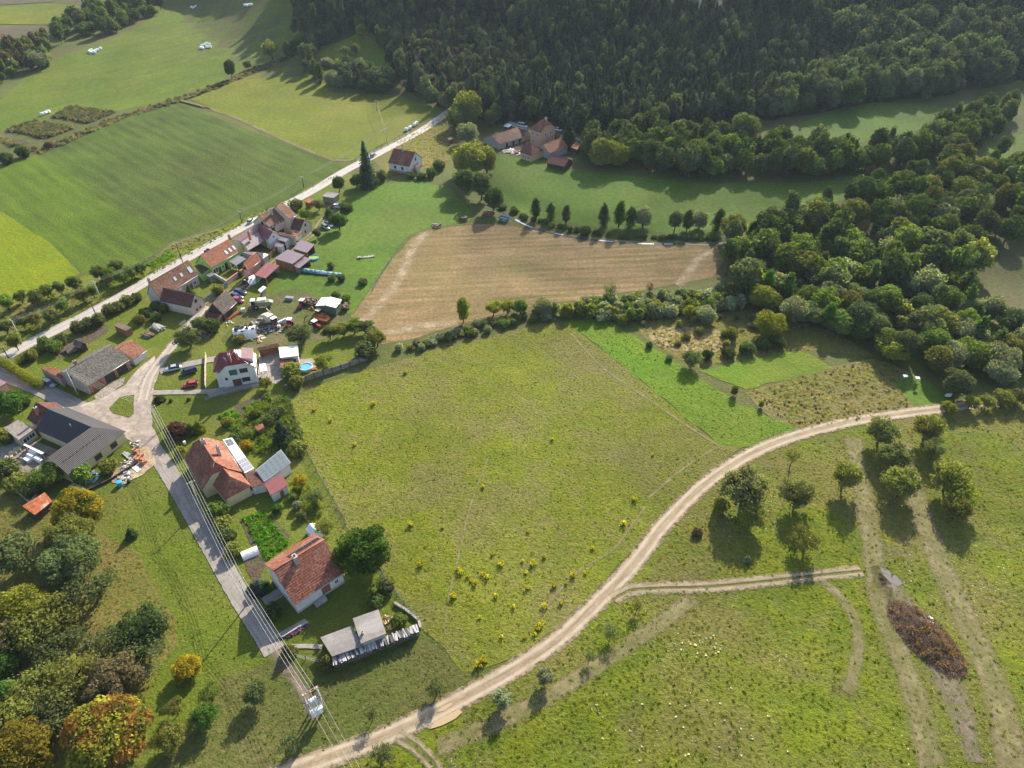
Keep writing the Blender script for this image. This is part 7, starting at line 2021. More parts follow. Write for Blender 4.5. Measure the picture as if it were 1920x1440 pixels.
# ================================================================== STREET FURNITURE, FENCES, PROPS
def height_of(base, top):
    """height of an upright whose foot and top are seen at these pixels"""
    p = G(*base); lo, hi = 0.0, 25.0
    for _ in range(40):
        m = (lo + hi) / 2
        if project((p.x, p.y, p.z + m))[1] > top[1]: lo = m
        else: hi = m
    return p, (lo + hi) / 2
POLES = {}
def pole(key, base, h, label, mat, arms=1, aim=None):
    r = empty('utility_pole', base, 0, label, 'utility pole', 'utility poles of the village')
    m = MB(); m.tube([(0, 0, -.3), (0, 0, h)], [.17, .11], 8); m.build('shaft', mat, r)
    d = Vector((1, 0, 0)) if aim is None else aim
    ang = math.atan2(d.y, d.x)
    ends = []
    for k in range(arms):
        z = h - .25 - .8 * k
        a = MB(); T_ = Matrix.Rotation(ang, 4, 'Z'); a.box(-.9, -.05, z, .9, .05, z + .1, 0, T_); a.build('crossarm', M['steel'], r)
        for x in (-.8, -.27, .27, .8):
            q = T_ @ Vector((x, 0, z + .1)); i = MB(); i.lathe([(.03, 0), (.075, .05), (.06, .14), (.03, .2)], 8, 0, q); i.build('insulator', M['white'], r)
            if k == 0: ends.append(Vector((base.x + q.x, base.y + q.y, base.z + z + .3)))
    POLES[key] = ends
    return r
def perp(p, q):
    d = (q - p); d.z = 0; d.normalize(); return Vector((-d.y, d.x, 0))
M['pole_concrete'] = plain('concrete_pole', (0.45, 0.42, 0.38), .9); M['pole_wood'] = plain('tarred_wood_pole', (0.075, 0.06, 0.05), .9)
rp = [((41,639),(22,600)), ((190,562),(175,527)), ((338.6,482.5),(329,453.5)), ((454,418),(450.5,396)), ((570,352),(568,331)), ((725,265),(721,240)), ((707,208),(705,188))]
rb = [height_of(*q) for q in rp]
where = ['at the left end of the main road', 'beside the main road above the long house garden', 'beside the roadside bean bed', 'beside the two-storey house', 'between the crop field and the grey field shed', 'on the hay meadow beside the round bales', 'far out in the hay meadow']
for i, (p, h) in enumerate(rb):
    q = rb[i + 1][0] if i < len(rb) - 1 else rb[i - 1][0]
    pole(('road', i), p, h, 'tall utility pole ' + where[i], M['pole_concrete'] if i in (0, 1, 5) else M['pole_wood'], 1, perp(p.copy(), q.copy()))
for key, b_, t_, lab, mt in (('w1', (181,593), (172,563), 'dark wooden pole on the near side of the main road', 'pole_wood'), ('w2', (16,672), (7,651), 'dark wooden pole at the corner of the clipped hedge', 'pole_wood'), ('w3', (146,740), (126,694), 'pale concrete pole at the barn gable by the side road', 'pole_concrete'), ('w4', (106,706), (99,692), 'short wooden pole beside the pale orange lean-to', 'pole_wood'), ('w5', (343,493), (337,474), 'short dark pole between the road and the long house', 'pole_wood')):
    p, h = height_of(b_, t_); pole(key, p, h, lab, M[mt], 1, Vector((.4, .9, 0)).normalized())
lane = []
for i, (px, h) in enumerate((((283,762), 8.0), ((357,903), 8.0), ((448,1087), 7.6))):
    lane.append(G(*px, h))
tw0, tw1 = G(583.5, 1347), G(608, 1332.5)
for i, p in enumerate(lane):
    q = lane[i + 1] if i < 2 else (tw0 + tw1) / 2
    pole(('lane', i), p, 7.6 if i == 2 else 8.0, ['concrete pole at the road junction where the bright cables start', 'concrete pole beside the half-hipped house drive under the cables', 'concrete pole beside the lowest house garden under the cables'][i], M['pole_concrete'], 1, perp(p.copy(), q.copy()))
M['cable'] = plain('aluminium_cable', (0.42, 0.39, 0.34), .5); M['cable_dark'] = plain('dark_cable', (0.22, 0.22, 0.21), .6)
def cable(a, b, sag, r, mat, label, group):
    n = 14; pts = [a.lerp(b, i / n) - Vector((0, 0, sag * 4 * (i / n) * (1 - i / n))) for i in range(n + 1)]
    o = MB(); c = a.copy(); o.tube([p - c for p in pts], r, 5)
    return tag(o.build('power_cable', mat, None, c), label, 'cable', group)
# transformer on two poles
def transformer():
    c = (tw0 + tw1) / 2; d = (tw1 - tw0); w = d.length
    ang = math.atan2(d.y, d.x); h = height_of((583.5,1347), (568,1303))[1]
    r = empty('transformer_station', c, ang, 'pole mounted transformer with a white cabinet beside the dirt road', 'transformer')
    for s in (-1, 1):
        m = MB(); m.tube([(s*w/2, 0, -.3), (s*w/2, 0, h)], [.2, .15], 8); m.build('pole', M['pole_concrete'], r)
        m = MB(); m.tube([(s*w/2, 1.0, -.3), (s*w/2, .1, h*.93)], [.15, .12], 8); m.build('strut', M['pole_concrete'], r)
    for y, z in ((-.18, h - .2), (.18, h - .2), (-.18, h*.62), (.18, h*.62), (.55, h*.48)):
        m = MB(); m.box(-w/2 - .35, y - .07, z, w/2 + .35, y + .07, z + .14); m.build('crossbeam', plain('rusty_beam', (0.26, 0.14, 0.09), .8) if z > h*.6 else M['steel'], r)
    for s in (-1, 1):
        m = MB(); m.box(s*w/2 - .3 - .05, -.8, h*.5 - .1, s*w/2 - .3 + .05, .7, h*.5); m.build('bracket', M['steel'], r)
    t = MB(); t.box(-.65, -.5, h*.5, .65, .4, h*.5 + 1.15); t.box(-.55, -.4, h*.5 + 1.15, .55, .3, h*.5 + 1.3)
    for k in range(8): t.box(-.6 + k*.16, -.62, h*.5 + .15, -.55 + k*.16, -.5, h*.5 + 1.0)
    t.build('tank', plain('pale_grey_paint', (0.62, 0.63, 0.62), .4), r)
    for k in range(3):
        b_ = MB(); b_.lathe([(.05, 0), (.11, .1), (.06, .2), (.11, .3), (.06, .4), (.03, .55)], 8, 0, (-.4 + k*.4, 0, h*.5 + 1.3)); b_.build('bushing', M['white'], r)
        b_ = MB(); b_.lathe([(.05, 0), (.11, .1), (.06, .2), (.11, .3), (.03, .45)], 8, 0, (-.8 + k*.8, -.18, h - .06)); b_.build('insulator', M['white'], r)
        b_ = MB(); b_.tube([(-.4 + k*.4, 0, h*.5 + 1.8), (-.8 + k*.8, -.18, h + .3)], .02, 4); b_.build('lead', M['cable'], r)
    cb = MB(); cb.box(-.95, -.95, 1.4, .95, -.25, 2.9); cb.box(-1.02, -1.02, 2.9, 1.02, -.2, 2.98); cb.box(-.02, -.965, 1.5, .02, -.951, 2.8, 1); cb.build('cabinet', [M['white'], M['steel']], r)
    return [Vector((c.x, c.y, h - .05)) + d.normalized() * x for x in (-.9, -.3, .3, .9)], [Vector((c.x, c.y, h - .05)) + d.normalized() * x for x in (-1.1, 0, 1.1)]
tops, low3 = transformer()
segs = [POLES[('lane', 0)], POLES[('lane', 1)], POLES[('lane', 2)], tops]
nm4 = ['leftmost', 'second', 'third', 'rightmost']
for i in range(3):
    A, Bq = segs[i], segs[i + 1]
    if (A[0] - Bq[0]).length + (A[3] - Bq[3]).length > (A[0] - Bq[3]).length + (A[3] - Bq[0]).length: Bq = Bq[::-1]; segs[i + 1] = Bq
    for k in range(4): cable(A[k], Bq[k], .8, .03, M['cable'], f'{nm4[k]} bright cable above the lane {("near the junction", "past the half-hipped house", "down to the transformer")[i]}', 'bright cables above the lane')
far = G(735, 1570, 8.5); far.z = 8.5
for k in range(3): cable(low3[k], far + Vector((k * .9 - .9, 0, 0)), .8, .02, M['cable'], f'{("left", "middle", "right")[k]} cable running from the transformer to the bottom photo edge', 'cables below the transformer')
for k in range(0, 4): cable(POLES['w3'][k], POLES[('lane', 0)][k], .7, .025, M['cable'], f'{nm4[k]} cable from the barn pole to the junction pole', 'cables at the barn')
for i in range(6):
    for k in (0, 1, 3): cable(POLES[('road', i)][k], POLES[('road', i + 1)][k], 1.2, .03, M['cable_dark'], f'{nm4[k]} road cable of the span {("above the roadside orchard", "above the long house roof edge", "along the crop field edge", "above the main road verge", "past the lone spruce", "across the hay meadow")[i]}', 'cables along the main road')

# ---- fences
def fence(name, px, h, label, panel_mat, post_mat, step=2.4, kind='panel', cat='fence', t=.08):
    pts = [G(*p) for p in px]
    o = pts[0]; r = empty(name, o, 0, label, cat)
    for a, b in zip(pts, pts[1:]):
        d = b - a; n = max(1, round(d.length / step)); u = d.normalized(); ang = math.atan2(u.y, u.x)
        for k in range(n):
            p = a + d * (k / n) - o; L = d.length / n
            T_ = Matrix.Translation(p) @ Matrix.Rotation(ang, 4, 'Z')
            if kind == 'panel':
                q = MB(); q.box(.07, -t/2, .05, L - .07, t/2, h - .08, 0, T_); q.box(.07, -t/2 - .03, h - .08, L - .07, t/2 + .03, h, 0, T_); q.build('panel', panel_mat, r)
            elif kind == 'boards':
                q = MB(); m_ = max(2, int(L / .24))
                for j in range(m_): q.box(j * L / m_ + .015, -.02, .08, (j + 1) * L / m_ - .015, .02, h * rnd.uniform(.94, 1), 0, T_)
                for z in (.3, h - .35): q.box(0, .02, z, L, .06, z + .08, 0, T_)
                q.build('board_panel', panel_mat, r)['kind'] = 'stuff'
            else:
                q = MB()
                for z in np.linspace(.08, h - .04, 7): q.tube([T_ @ Vector((0, 0, z)), T_ @ Vector((L, 0, z))], .016, 3, cap=False)
                for j in range(int(L / .25)): q.tube([T_ @ Vector((j * .25 + .1, 0, .05)), T_ @ Vector((j * .25 + .1, 0, h - .03))], .012, 3, cap=False)
                q.build('wire_mesh', panel_mat, r)['kind'] = 'stuff'
            s = .06 if kind != 'panel' else .1
            q = MB(); q.box(-s, -s, -.1, s, s, h + .08, 0, T_); q.build('post', post_mat, r)
    e = pts[-1] - o; q = MB(); q.box(e.x - .07, e.y - .07, -.1, e.x + .07, e.y + .07, h + .08); q.build('post', post_mat, r)
    return r
M['fence_green'] = plain('green_wire', (0.10, 0.16, 0.09), .6)
fence('mesh_fence', [(545,754),(558,800),(571,840),(600,897),(650,982)], 1.6, 'green wire mesh fence along the upper left side of the wild meadow', M['fence_green'], M['concrete'], 2.8, 'mesh')
fence('mesh_fence', [(716,1075),(745,1118),(785,1165)], 1.6, 'green wire mesh fence between the walnut and the workshop corner', M['fence_green'], M['concrete'], 2.8, 'mesh')
fence('mesh_fence', [(700,545),(712,520),(735,487)], 1.5, 'green mesh fence at the left edge of the stubble field', M['fence_green'], M['concrete'], 3.0, 'mesh')
fence('board_fence', [(535,733),(545,725),(590,709),(640,693),(690,675)], 1.7, 'weathered grey board fence along the top of the wild meadow', M['wood_grey'], M['wood_dark'], 2.5, 'panel', t=.05)
fence('garden_wall', [(428,534),(441,524),(458,512)], 1.8, 'salmon rendered garden wall beside the back lane', M['render_pink'], M['render_beige'], 3.2, 'panel', 'wall', .22)
fence('board_fence', [(506,486),(520,473),(535,460)], 1.9, 'brown board fence beside the back lane opposite the large boarded shed', M['wood_brown'], M['wood_dark'], 2.4, 'panel', t=.05)
fence('board_fence', [(381,572),(400,558),(414,548),(427,538)], 1.9, 'grey board fence closing the long house yard to the lane', M['wood_grey'], M['wood_grey'], 2.4, 'panel', t=.05)
fence('white_wall', [(417,955),(455,935),(498,914)], 1.0, 'low white garden wall below the half-hipped house', M['render_white'], M['render_white'], 3.0, 'panel', 'wall', .2)
fence('picket_fence', [(387,668),(386,695),(386,728)], 1.2, 'pale posted fence between the parked cars and the white house', M['wood_pale'], M['white'], 2.2, 'panel', t=.05)
fence('mesh_fence', [(386,752),(400,745),(425,742),(445,735),(490,725)], 1.2, 'grey mesh fence below the white house terrace', M['steel'], M['steel'], 2.4, 'mesh')
fence('board_fence', [(617,412),(611,404),(618,394),(628,388)], 1.5, 'reddish board fence curving beside the lane head', M['wood_red'], M['wood_dark'], 2.4, 'panel', t=.05)
fence('yard_wall', [(0,893),(30,920),(58,945),(80,920)], .8, 'low dark wall at the bottom of the building yard', M['stone'], M['stone'], 4, 'panel', 'wall', .25)
fence('yard_wall', [(160,924),(205,903),(255,872)], .7, 'low earth retaining wall beside the sand heap', M['wood_dark'], M['wood_dark'], 3, 'panel', 'wall', .25)
fence('garden_wall', [(404,520),(420,530),(428,534)], 1.5, 'whitish yard wall below the lime green house lawn', M['render_white'], M['render_white'], 3.0, 'panel', 'wall', .2)
fence('mesh_fence', [(548,1230),(600,1243),(623,1246)], 1.1, 'rusty wire fence between the two thujas', M['steel'], M['pole_wood'], 2.5, 'mesh')
fence('garden_wall', [(530,1196),(560,1178),(578,1168)], .5, 'low flower border wall beside the front garden path', M['concrete'], M['concrete'], 2.5, 'panel', 'wall', .25)
fence('garden_wall', [(740,1133),(760,1145),(785,1165),(789,1180)], .7, 'low rubble wall round the bed beside the square workshop', M['stone'], M['stone'], 2.0, 'panel', 'wall', .4)
fence('field_fence', [(668,303),(690,293),(715,280),(740,267),(770,250)], 1.1, 'thin post fence between the main road and the hay meadow', M['steel'], M['pole_wood'], 5, 'mesh')

# ---- hay bales
M['wrap'] = plain('white_film', (0.74, 0.75, 0.75), .35, var=.04)
def bale(px, label, group, lying):
    r = G(*px, .6)
    m = MB(); m.lathe([(.001, -.62), (.55, -.62), (.66, -.5), (.68, 0), (.66, .5), (.55, .62), (.001, .62)], 14, 0, axis='Z')
    me = BALE[0] if BALE else BALE.append(m.mesh('hay_bale', M['wrap'])) or BALE[0]
    o = link('hay_bale', me, None, r + Vector((0, 0, .85 if lying else .8)), rnd.uniform(0, 3))
    o.scale = (1.25, 1.25, 1.3)
    if lying: o.rotation_euler = (math.pi/2, 0, rnd.uniform(0, 3))
    return tag(o, label, 'hay bale', group)
BALE = []
def bales(pts, label, group, lying=True):
    for i, p in enumerate(sorted(pts)): bale(p, f'{ORD[i]} white bale from the left {label}', group, lying)
bales([(359,14),(363,15.5),(367,13)], 'at the far end of the hayfield', 'bales at the far end')
bales([(459,10),(463,10.5),(467,9.5),(471,9)], 'in the row at the top of the hayfield', 'bales at the top')
bales([(376,90),(380,91),(379,86),(384,85),(387,82),(388,88.5),(393,84),(394,88.5)], 'in the heap amid the hayfield', 'bales in the middle')
bales([(167,97),(170.5,99),(171,94.5),(175,97.5),(179,95.5),(178,99),(183,94),(188,91.5)], 'in the heap at the left of the hayfield', 'bales at the left')
bales([(79,214.5),(85,212.5),(91,210)], 'in the row beside the reed beds', 'bales by the reed beds')
bales([(762,243.5),(768,240),(777,234.5),(781,231.5)], 'in the row along the main road', 'bales along the road')

# ---- piles, pools, building material
def beams(name, px, n, L, w, h, mats, label, cat, dirpx, wd=2.4, seed=1, jit=.12, hgt=1.0, part='beam'):
    g = random.Random(seed); r = at_px(px, dirpx[0], dirpx[1], name, label, cat, .4)
    per = max(2, int(wd / (w * 1.25)))
    for k in range(n):
        lay, i = divmod(k, per)
        T_ = Matrix.Translation((g.uniform(-.3, .3), (i - per/2 + .5) * w * 1.25 + (lay % 2) * w * .5, lay * h * 1.05 + .02)) @ Matrix.Rotation(g.uniform(-jit, jit), 4, 'Z')
        ll = L * g.uniform(.75, 1.05); q = MB(); q.box(-ll/2, -w/2, 0, ll/2, w/2, h, 0, T_); q.build(part, g.choice(mats), r)
    return r
beams('timber_pile', (296,614), 26, 4.2, .28, .22, [M['wood_grey'], M['concrete'], plain('silvery_timber', (.42,.40,.38), .9)], 'long pile of silvery grey timber on the grass behind the brick annex', 'timber pile', ((283,607),(308,622)), 2.6, 1, .16)
beams('timber_pile', (277,627), 18, 3.6, .26, .2, [M['wood_grey'], M['wood_dark'], M['scrap']], 'brownish timber pile left of the silvery one', 'timber pile', ((266,622),(290,633)), 2.4, 2, .3)
beams('plank_stack', (143,912), 14, 3.6, .24, .1, [M['wood_grey'], M['wood_pale']], 'stack of long boards below the olive bush wall', 'plank stack', ((133,905),(158,920)), 1.4, 3, .08, part='plank')
beams('concrete_beams', (240,853), 3, 4.0, .35, .25, [M['concrete']], 'three concrete beams lying at the anthracite house corner', 'beams', ((230,847),(252,862)), 1.4, 4, .1)
beams('concrete_beams', (255,877), 2, 2.6, .5, .25, [M['white']], 'white concrete slabs on the sand heap', 'beams', ((247,870),(262,884)), 1.2, 5, .1)
beams('pallet_row', (686,481), 12, 1.2, .5, .3, [M['wood_grey'], M['concrete']], 'row of pale pallets and slabs on the meadow behind the sheds', 'pallets', ((686,473),(688,490)), 6.6, 6, .1, part='pallet')
beams('plank_rack', (437,592), 6, 5.0, .3, .15, [M['mach_red'], plain('teal_board', (.10,.28,.26), .6), M['mach_orange']], 'red and teal boards lying along the timber barn', 'boards', ((430,597),(447,586)), 1.0, 7, .03, part='board')
beams('plank_stack', (343,604), 4, 2.4, .3, .2, [M['wood_pale']], 'pale planks on the grass strip beside the lane', 'plank stack', ((337,609),(349,600)), .8, 8, .08, part='plank')
beams('scrap_row', (820,423), 10, 3.0, .5, .35, [M['wood_grey'], M['scrap'], M['wood_pale']], 'heap of old boards at the top edge of the stubble field', 'scrap', ((812,424),(828,421)), 2.6, 9, .5, part='board')
beams('wood_stack', (870,411), 12, 2.6, .4, .4, [M['scrap'], M['wood_dark']], 'square brown wood stack at the top of the stubble field', 'wood stack', ((862,412),(878,410)), 2.4, 10, .05, part='log')
beams('scrap_row', (917,400), 8, 4.0, .8, .4, [M['scrap'], M['wood_red']], 'brown boards under the lowest willow tree', 'scrap', ((908,398),(928,404)), 3, 11, .4, part='board')
beams('bench', (1778,741), 3, 1.6, .2, .45, [M['white']], 'pale bench under the spreading tree at the dirt road end', 'bench', ((1772,741),(1784,741)), .7, 12, .02, part='slat')
def brick_stack(px, label, seed):
    r = at_px(px, (px[0]-5, px[1]), (px[0]+5, px[1]+3), 'brick_stack', label, 'bricks', .5, 'brick stacks on the sand')
    g = random.Random(seed); me = BR[0] if BR else BR.append(_brick()) or BR[0]
    for i in range(3):
        for j in range(2):
            for k in range(4):
                if k == 3 and g.random() < .5: continue
                link('brick', me, r, ((i - 1) * .52, (j - .5) * .5, .12 + k * .26))
    p = MB(); p.box(-.85, -.6, 0, .85, .6, .12); p.build('pallet', M['wood_pale'], r)
def _brick():
    m = MB(); m.box(-.25, -.24, 0, .25, .24, .25); return m.mesh('brick', plain('hollow_brick', (.46,.20,.11), .9))
BR = []
for i, (px, w_) in enumerate((((255,846), 'topmost brick stack beside the junction'), ((262,853), 'second brick stack from the junction'), ((258,861), 'third brick stack beside the concrete beam'), ((268,866), 'lowest brick stack on the sand'))): brick_stack(px, w_, i)
def block(name, px, dims, mat, label, cat, ang=.5, group=None, h=.4):
    m = MB(); m.box(-dims[0]/2, -dims[1]/2, 0, dims[0]/2, dims[1]/2, dims[2])
    k = .06
    o = m.build(name, mat, None, G(*px, h), ang)
    bv = o.modifiers.new('edge', 'BEVEL'); bv.width = k; bv.segments = 2
    return tag(o, label, cat, group)
for i, (px, L_) in enumerate((((62,848), 2.6), ((57,855), 2.0), ((52,862), 1.8), ((72,862), 2.6))): block('insulation_pack', px, (L_, 1.1, .8), M['white'], ['topmost', 'second', 'third', 'lowest right'][i] + ' white insulation pack in the building yard', 'insulation pack', -.55, 'insulation packs in the building yard')
for i, px in enumerate(((25,849), (33,843), (17,858))): block('wooden_crate', px, (1.6, 1.2, .8), M['wood_pale'], ['middle', 'upper', 'lower'][i] + ' yellow wooden crate in the building yard', 'crate', .4, 'crates in the building yard')
block('garden_box', (94,849), (2.2, 1.2, .6), M['wood_brown'], 'brown box in the courtyard of the anthracite house', 'box', -.3)
block('liquid_tank', (456,582), (1.2, 1.0, 1.15), plain('translucent_plastic', (.55,.57,.56), .4), 'white liquid tank beside the timber barn', 'tank', .4)
block('stone_block', (776,1187), (1.5, 1.2, .9), M['concrete'], 'concrete block at the outer end of the board stack', 'block', .3)
block('covered_machine', (543,560), (2.6, 1.3, 1.0), plain('grey_tarp', (.22,.23,.24), .6), 'machine under a dark grey cover at the lawn edge', 'covered machine', -.2)
block('panel_implement', (530,606), (.5, 3.0, 1.6), M['white'], 'white upright panel implement left of the red tractor', 'implement', -.75)
block('cable_reel', (523,613), (1.0, .9, 1.0), M['white'], 'white round tank beside the cream combine', 'tank', .2)
block('feed_box', (512,610), (1.3, 1.0, .9), M['mach_cream'], 'cream box in the scrap heap', 'box', .8)
def barrel(px, r_, h_, mat, label, cat='barrel'):
    m = MB(); m.lathe([(.001, 0), (r_, 0), (r_*1.04, h_*.33), (r_*1.04, h_*.66), (r_, h_), (r_*.9, h_*1.02), (.001, h_)], 14)
    return tag(m.build('barrel', mat, None, G(*px, h_/2)), label, cat)
barrel((224,907), .65, 1.2, plain('blue_plastic', (.05,.30,.48), .4), 'blue barrel beside the debris below the sand heap')
barrel((241,903), .35, .8, M['black'], 'black barrel right of the blue one')
barrel((346,830), .35, .8, M['white'], 'small white drum at the corner of the half-hipped house')
def pool(px, r_, h_, label, wall, water):
    r = empty('swimming_pool', G(*px, h_), 0, label, 'pool')
    m = MB(); m.lathe([(r_, 0), (r_ + .06, h_*.5), (r_ + .05, h_), (r_ - .08, h_), (r_ - .1, .1)], 32); m.build('rim', wall, r)
    w_ = MB(); w_.lathe([(.001, h_ - .18), (r_ - .08, h_ - .18)], 32); w_.build('water', water, r)
pool((573,687), 1.75, .9, 'round blue swimming pool on the terrace behind the white flat shed', plain('pool_wall', (.62,.70,.74), .4), NT('pool_water', .05, .6).color((.10,.38,.62)).mat)
pool((588,482), 1.6, .7, 'small inflatable pool with greenish water beside the wooden shed', plain('inflatable_blue', (.08,.30,.48), .4), NT('green_pool_water', .08, .6).color((.30,.42,.10)).mat)
block('garden_mat', (589,690), (1.4, 1.2, .25), M['mach_red'], 'red mat right of the round pool', 'mat', .2)
# polytunnel and little greenhouse
def tunnel(px, a, b, L, r_, label, mat, n=8, tyres=0):
    r = at_px(px, a, b, 'cold_frame' if not tyres else 'tarp_tunnel', label, 'tunnel', r_*.6)
    m = MB()
    for i in range(n):
        t0, t1 = math.pi*i/n, math.pi*(i+1)/n
        ys = [(-r_*math.cos(t), r_*math.sin(t)) for t in (t0, t1)]
        K = 8
        for k in range(K):
            x0, x1 = -L/2 + L*k/K, -L/2 + L*(k+1)/K
            j = lambda x, y: .05 * mnoise.noise(Vector((x*2, y*2, px[0])))
            m.face([(x0, ys[0][0], ys[0][1] + j(x0, ys[0][0])), (x1, ys[0][0], ys[0][1] + j(x1, ys[0][0])), (x1, ys[1][0], ys[1][1] + j(x1, ys[1][0])), (x0, ys[1][0], ys[1][1] + j(x0, ys[1][0]))])
    for s in (-1, 1):
        pts = [(s*L/2, -r_*math.cos(math.pi*i/n), r_*math.sin(math.pi*i/n)) for i in range(n + 1)]
        m.face(pts if s < 0 else pts[::-1], 0 if not tyres else 1)
    m.build('cover', [mat, M['wood_dark']], r)
    ty = MB(); ty.lathe([(.22, -.1), (.42, -.13), (.5, 0), (.42, .13), (.22, .1)], 12); tm = ty.mesh('tyre', M['rubber'])
    g = random.Random(4)
    for k in range(tyres):
        t = math.pi * g.uniform(.3, .72); x = g.uniform(-L*.45, L*.45)
        o = link('tyre', tm, r, (x, -r_*math.cos(t)*1.02, r_*math.sin(t) + .1)); o.rotation_euler = (t - math.pi/2, 0, 0)
tunnel((468,1035), (456,1037), (480,1027), 3.4, 1.15, 'white fleece tunnel in the vegetable garden', plain('garden_fleece', (.72,.71,.67), .7))
tunnel((459,620), (446,622), (474,618), 6.4, 2.6, 'arched shelter under a white tarp weighted with black tyres', plain('white_tarp', (.72,.72,.69), .5), tyres=22)
tunnel((469,524), (462,528), (476,520), 4.0, 1.9, 'white tarp over a vehicle weighted with tyres by the back lane', plain('white_tarp_cover', (.70,.71,.70), .5), tyres=6)
def greenhouse(px, a, b):
    r = at_px(px, a, b, 'greenhouse', 'small white framed greenhouse behind the lowest house', 'greenhouse', 1.2)
    L, w, he, hr = 3.2, 1.1, 1.5, 2.3
    f = MB()
    for x in np.linspace(-L/2, L/2, 5):
        f.tube([(x, -w, 0), (x, -w, he), (x, 0, hr), (x, w, he), (x, w, 0)], .035, 4)
    for y, z in ((-w, he), (w, he), (0, hr), (-w, .05), (w, .05)): f.tube([(-L/2, y, z), (L/2, y, z)], .035, 4)
    f.build('frame', M['white'], r)
    pm = plain('frosted_pane', (.66,.69,.68), .25)
    for k in range(4):
        x0, x1 = -L/2 + k*L/4 + .04, -L/2 + (k+1)*L/4 - .04
        for s in (-1, 1):
            q = MB(); q.face([(x0, s*w, he), (x1, s*w, he), (x1, 0, hr - .02), (x0, 0, hr - .02)]); q.build('pane', pm, r)
            q = MB(); q.face([(x0, s*w, .1), (x1, s*w, .1), (x1, s*w, he), (x0, s*w, he)]); q.build('pane', pm, r)
    for s in (-1, 1):
        q = MB(); q.face([(s*L/2, -w, .05), (s*L/2, w, .05), (s*L/2, w, he), (s*L/2, 0, hr), (s*L/2, -w, he)]); q.build('pane', pm, r)
greenhouse((589,996), (581,987), (598,1006))
# teal tarpaulin over a long wood pile
def tarp_pile():
    r = at_px((601,510), (562,506), (639,514), 'wood_pile', 'long wood pile under a torn teal tarpaulin behind the wooden shed', 'wood pile', .6)
    L = (G(639,514) - G(562,506)).length
    t = MB(); n = 26; prof = [(-1.0, .55), (-.5, 1.15), (0, 1.35), (.5, 1.15), (1.0, .5)]
    rows = [[Vector((-L/2 + L*i/n, y, z * (1 - .35*i/n) + .18*mnoise.noise(Vector((i*.5, y, 3))))) for y, z in prof] for i in range(n + 1)]
    for i in range(n):
        for k in range(4): t.face([rows[i][k], rows[i+1][k], rows[i+1][k+1], rows[i][k+1]])
    tm = NT('teal_tarp', .5, .4); tm.color(tm.mix(tm.ramp(tm.noise(.9, 4, .6), [(.5, 0), (.56, 1)]), (.04,.20,.19), (.45,.50,.48))); t.build('tarpaulin', tm.mat, r)
    g = random.Random(2)
    for k in range(40):
        x = g.uniform(-L/2, L/2); q = MB(); q.tube([(x, -.95 + g.uniform(-.1,.1), g.uniform(.1,.5)), (x + .02, .9, g.uniform(.1,.5))], g.uniform(.08,.14), 6); q.build('log', g.choice([M['wood_grey'], M['scrap'], M['bark']]), r)
tarp_pile()
# the long board stack in front of the flat workshops
def board_stack():
    a, b = G(624,1241,2.1), G(785,1178,2.1); d = b - a; L = d.length
    r = empty('firewood_stack', a, math.atan2(d.y, d.x), 'long firewood stack covered with loose pale boards along the workshops', 'wood stack')
    g = random.Random(9)
    base = MB(); base.box(0, -.15, 0, L, .75, 2.0); base.build('stacked_wood', plain('stacked_logs', (.12,.10,.085), .95, var=.5, nscale=4), r)
    for k in range(60):
        x = L * (k + g.uniform(.1, .9)) / 60; T_ = Matrix.Translation((x, .2, 2.03 + g.uniform(0, .12))) @ Matrix.Rotation(g.uniform(-.22, .22), 4, 'Z') @ Matrix.Rotation(g.uniform(-.1, .16), 4, 'X')
        q = MB(); w_ = g.uniform(.10, .17); q.box(-w_, -g.uniform(.7, 1.05), 0, w_, g.uniform(.6, .95), .04, 0, T_); q.build('board', g.choice([BW[0], BW[1], BW[2], BW[1]]), r)
    for k in range(90):
        q = MB(); x = L * (k + .5) / 90; q.tube([(x, -.3, .2 + g.uniform(0, 1.6)), (x, -.14, .2 + g.uniform(0, 1.6))], g.uniform(.05,.09), 5)
        q.build('log', g.choice([M['bark'], M['wood_grey']]), r)
BW = [plain('pale_board', (.50,.47,.43), .8), plain('grey_board', (.32,.31,.30), .8), plain('dark_board', (.11,.10,.095), .8)]
board_stack()
def chip_heap(px, n, spread, mats, label, name, cat, seed, smin=.2, smax=.7, part='piece', hmax=.5):
    r = empty(name, G(*px), 0, label, cat); g = random.Random(seed)
    for k in range(n):
        a_, q_ = g.uniform(0, 6.28), spread * math.sqrt(g.random()); hz = hmax * (1 - q_ / spread)
        T_ = Matrix.Translation((math.cos(a_)*q_, math.sin(a_)*q_, hz * g.random() + .03)) @ Matrix.Rotation(g.uniform(0, 6.28), 4, 'Z') @ Matrix.Rotation(g.uniform(-.4, .4), 4, 'X')
        m = MB(); s = g.uniform(smin, smax); m.box(-s, -s*.4, 0, s, s*.4, g.uniform(.08, .35), 0, T_); m.build(part, g.choice(mats), r)
chip_heap((727,1168), 60, 1.7, [M['wood_pale'], plain('split_wood', (.55,.42,.25), .85), M['wood_brown']], 'heap of freshly split firewood beside the square workshop', 'split_wood_heap', 'firewood', 1, .12, .35, 'log')
chip_heap((497,610), 70, 4.2, [M['scrap'], M['mach_cream'], M['wood_grey'], M['white'], M['mach_red'], M['steel']], 'big scrap heap of machine parts around the cream combine', 'scrap_heap', 'scrap', 2, .3, .9, 'part', 1.3)
chip_heap((513,618), 40, 2.6, [M['scrap'], M['wood_grey'], M['steel'], M['black']], 'smaller rusty scrap heap below the cream combine', 'scrap_heap', 'scrap', 3, .25, .7, 'part', .8)
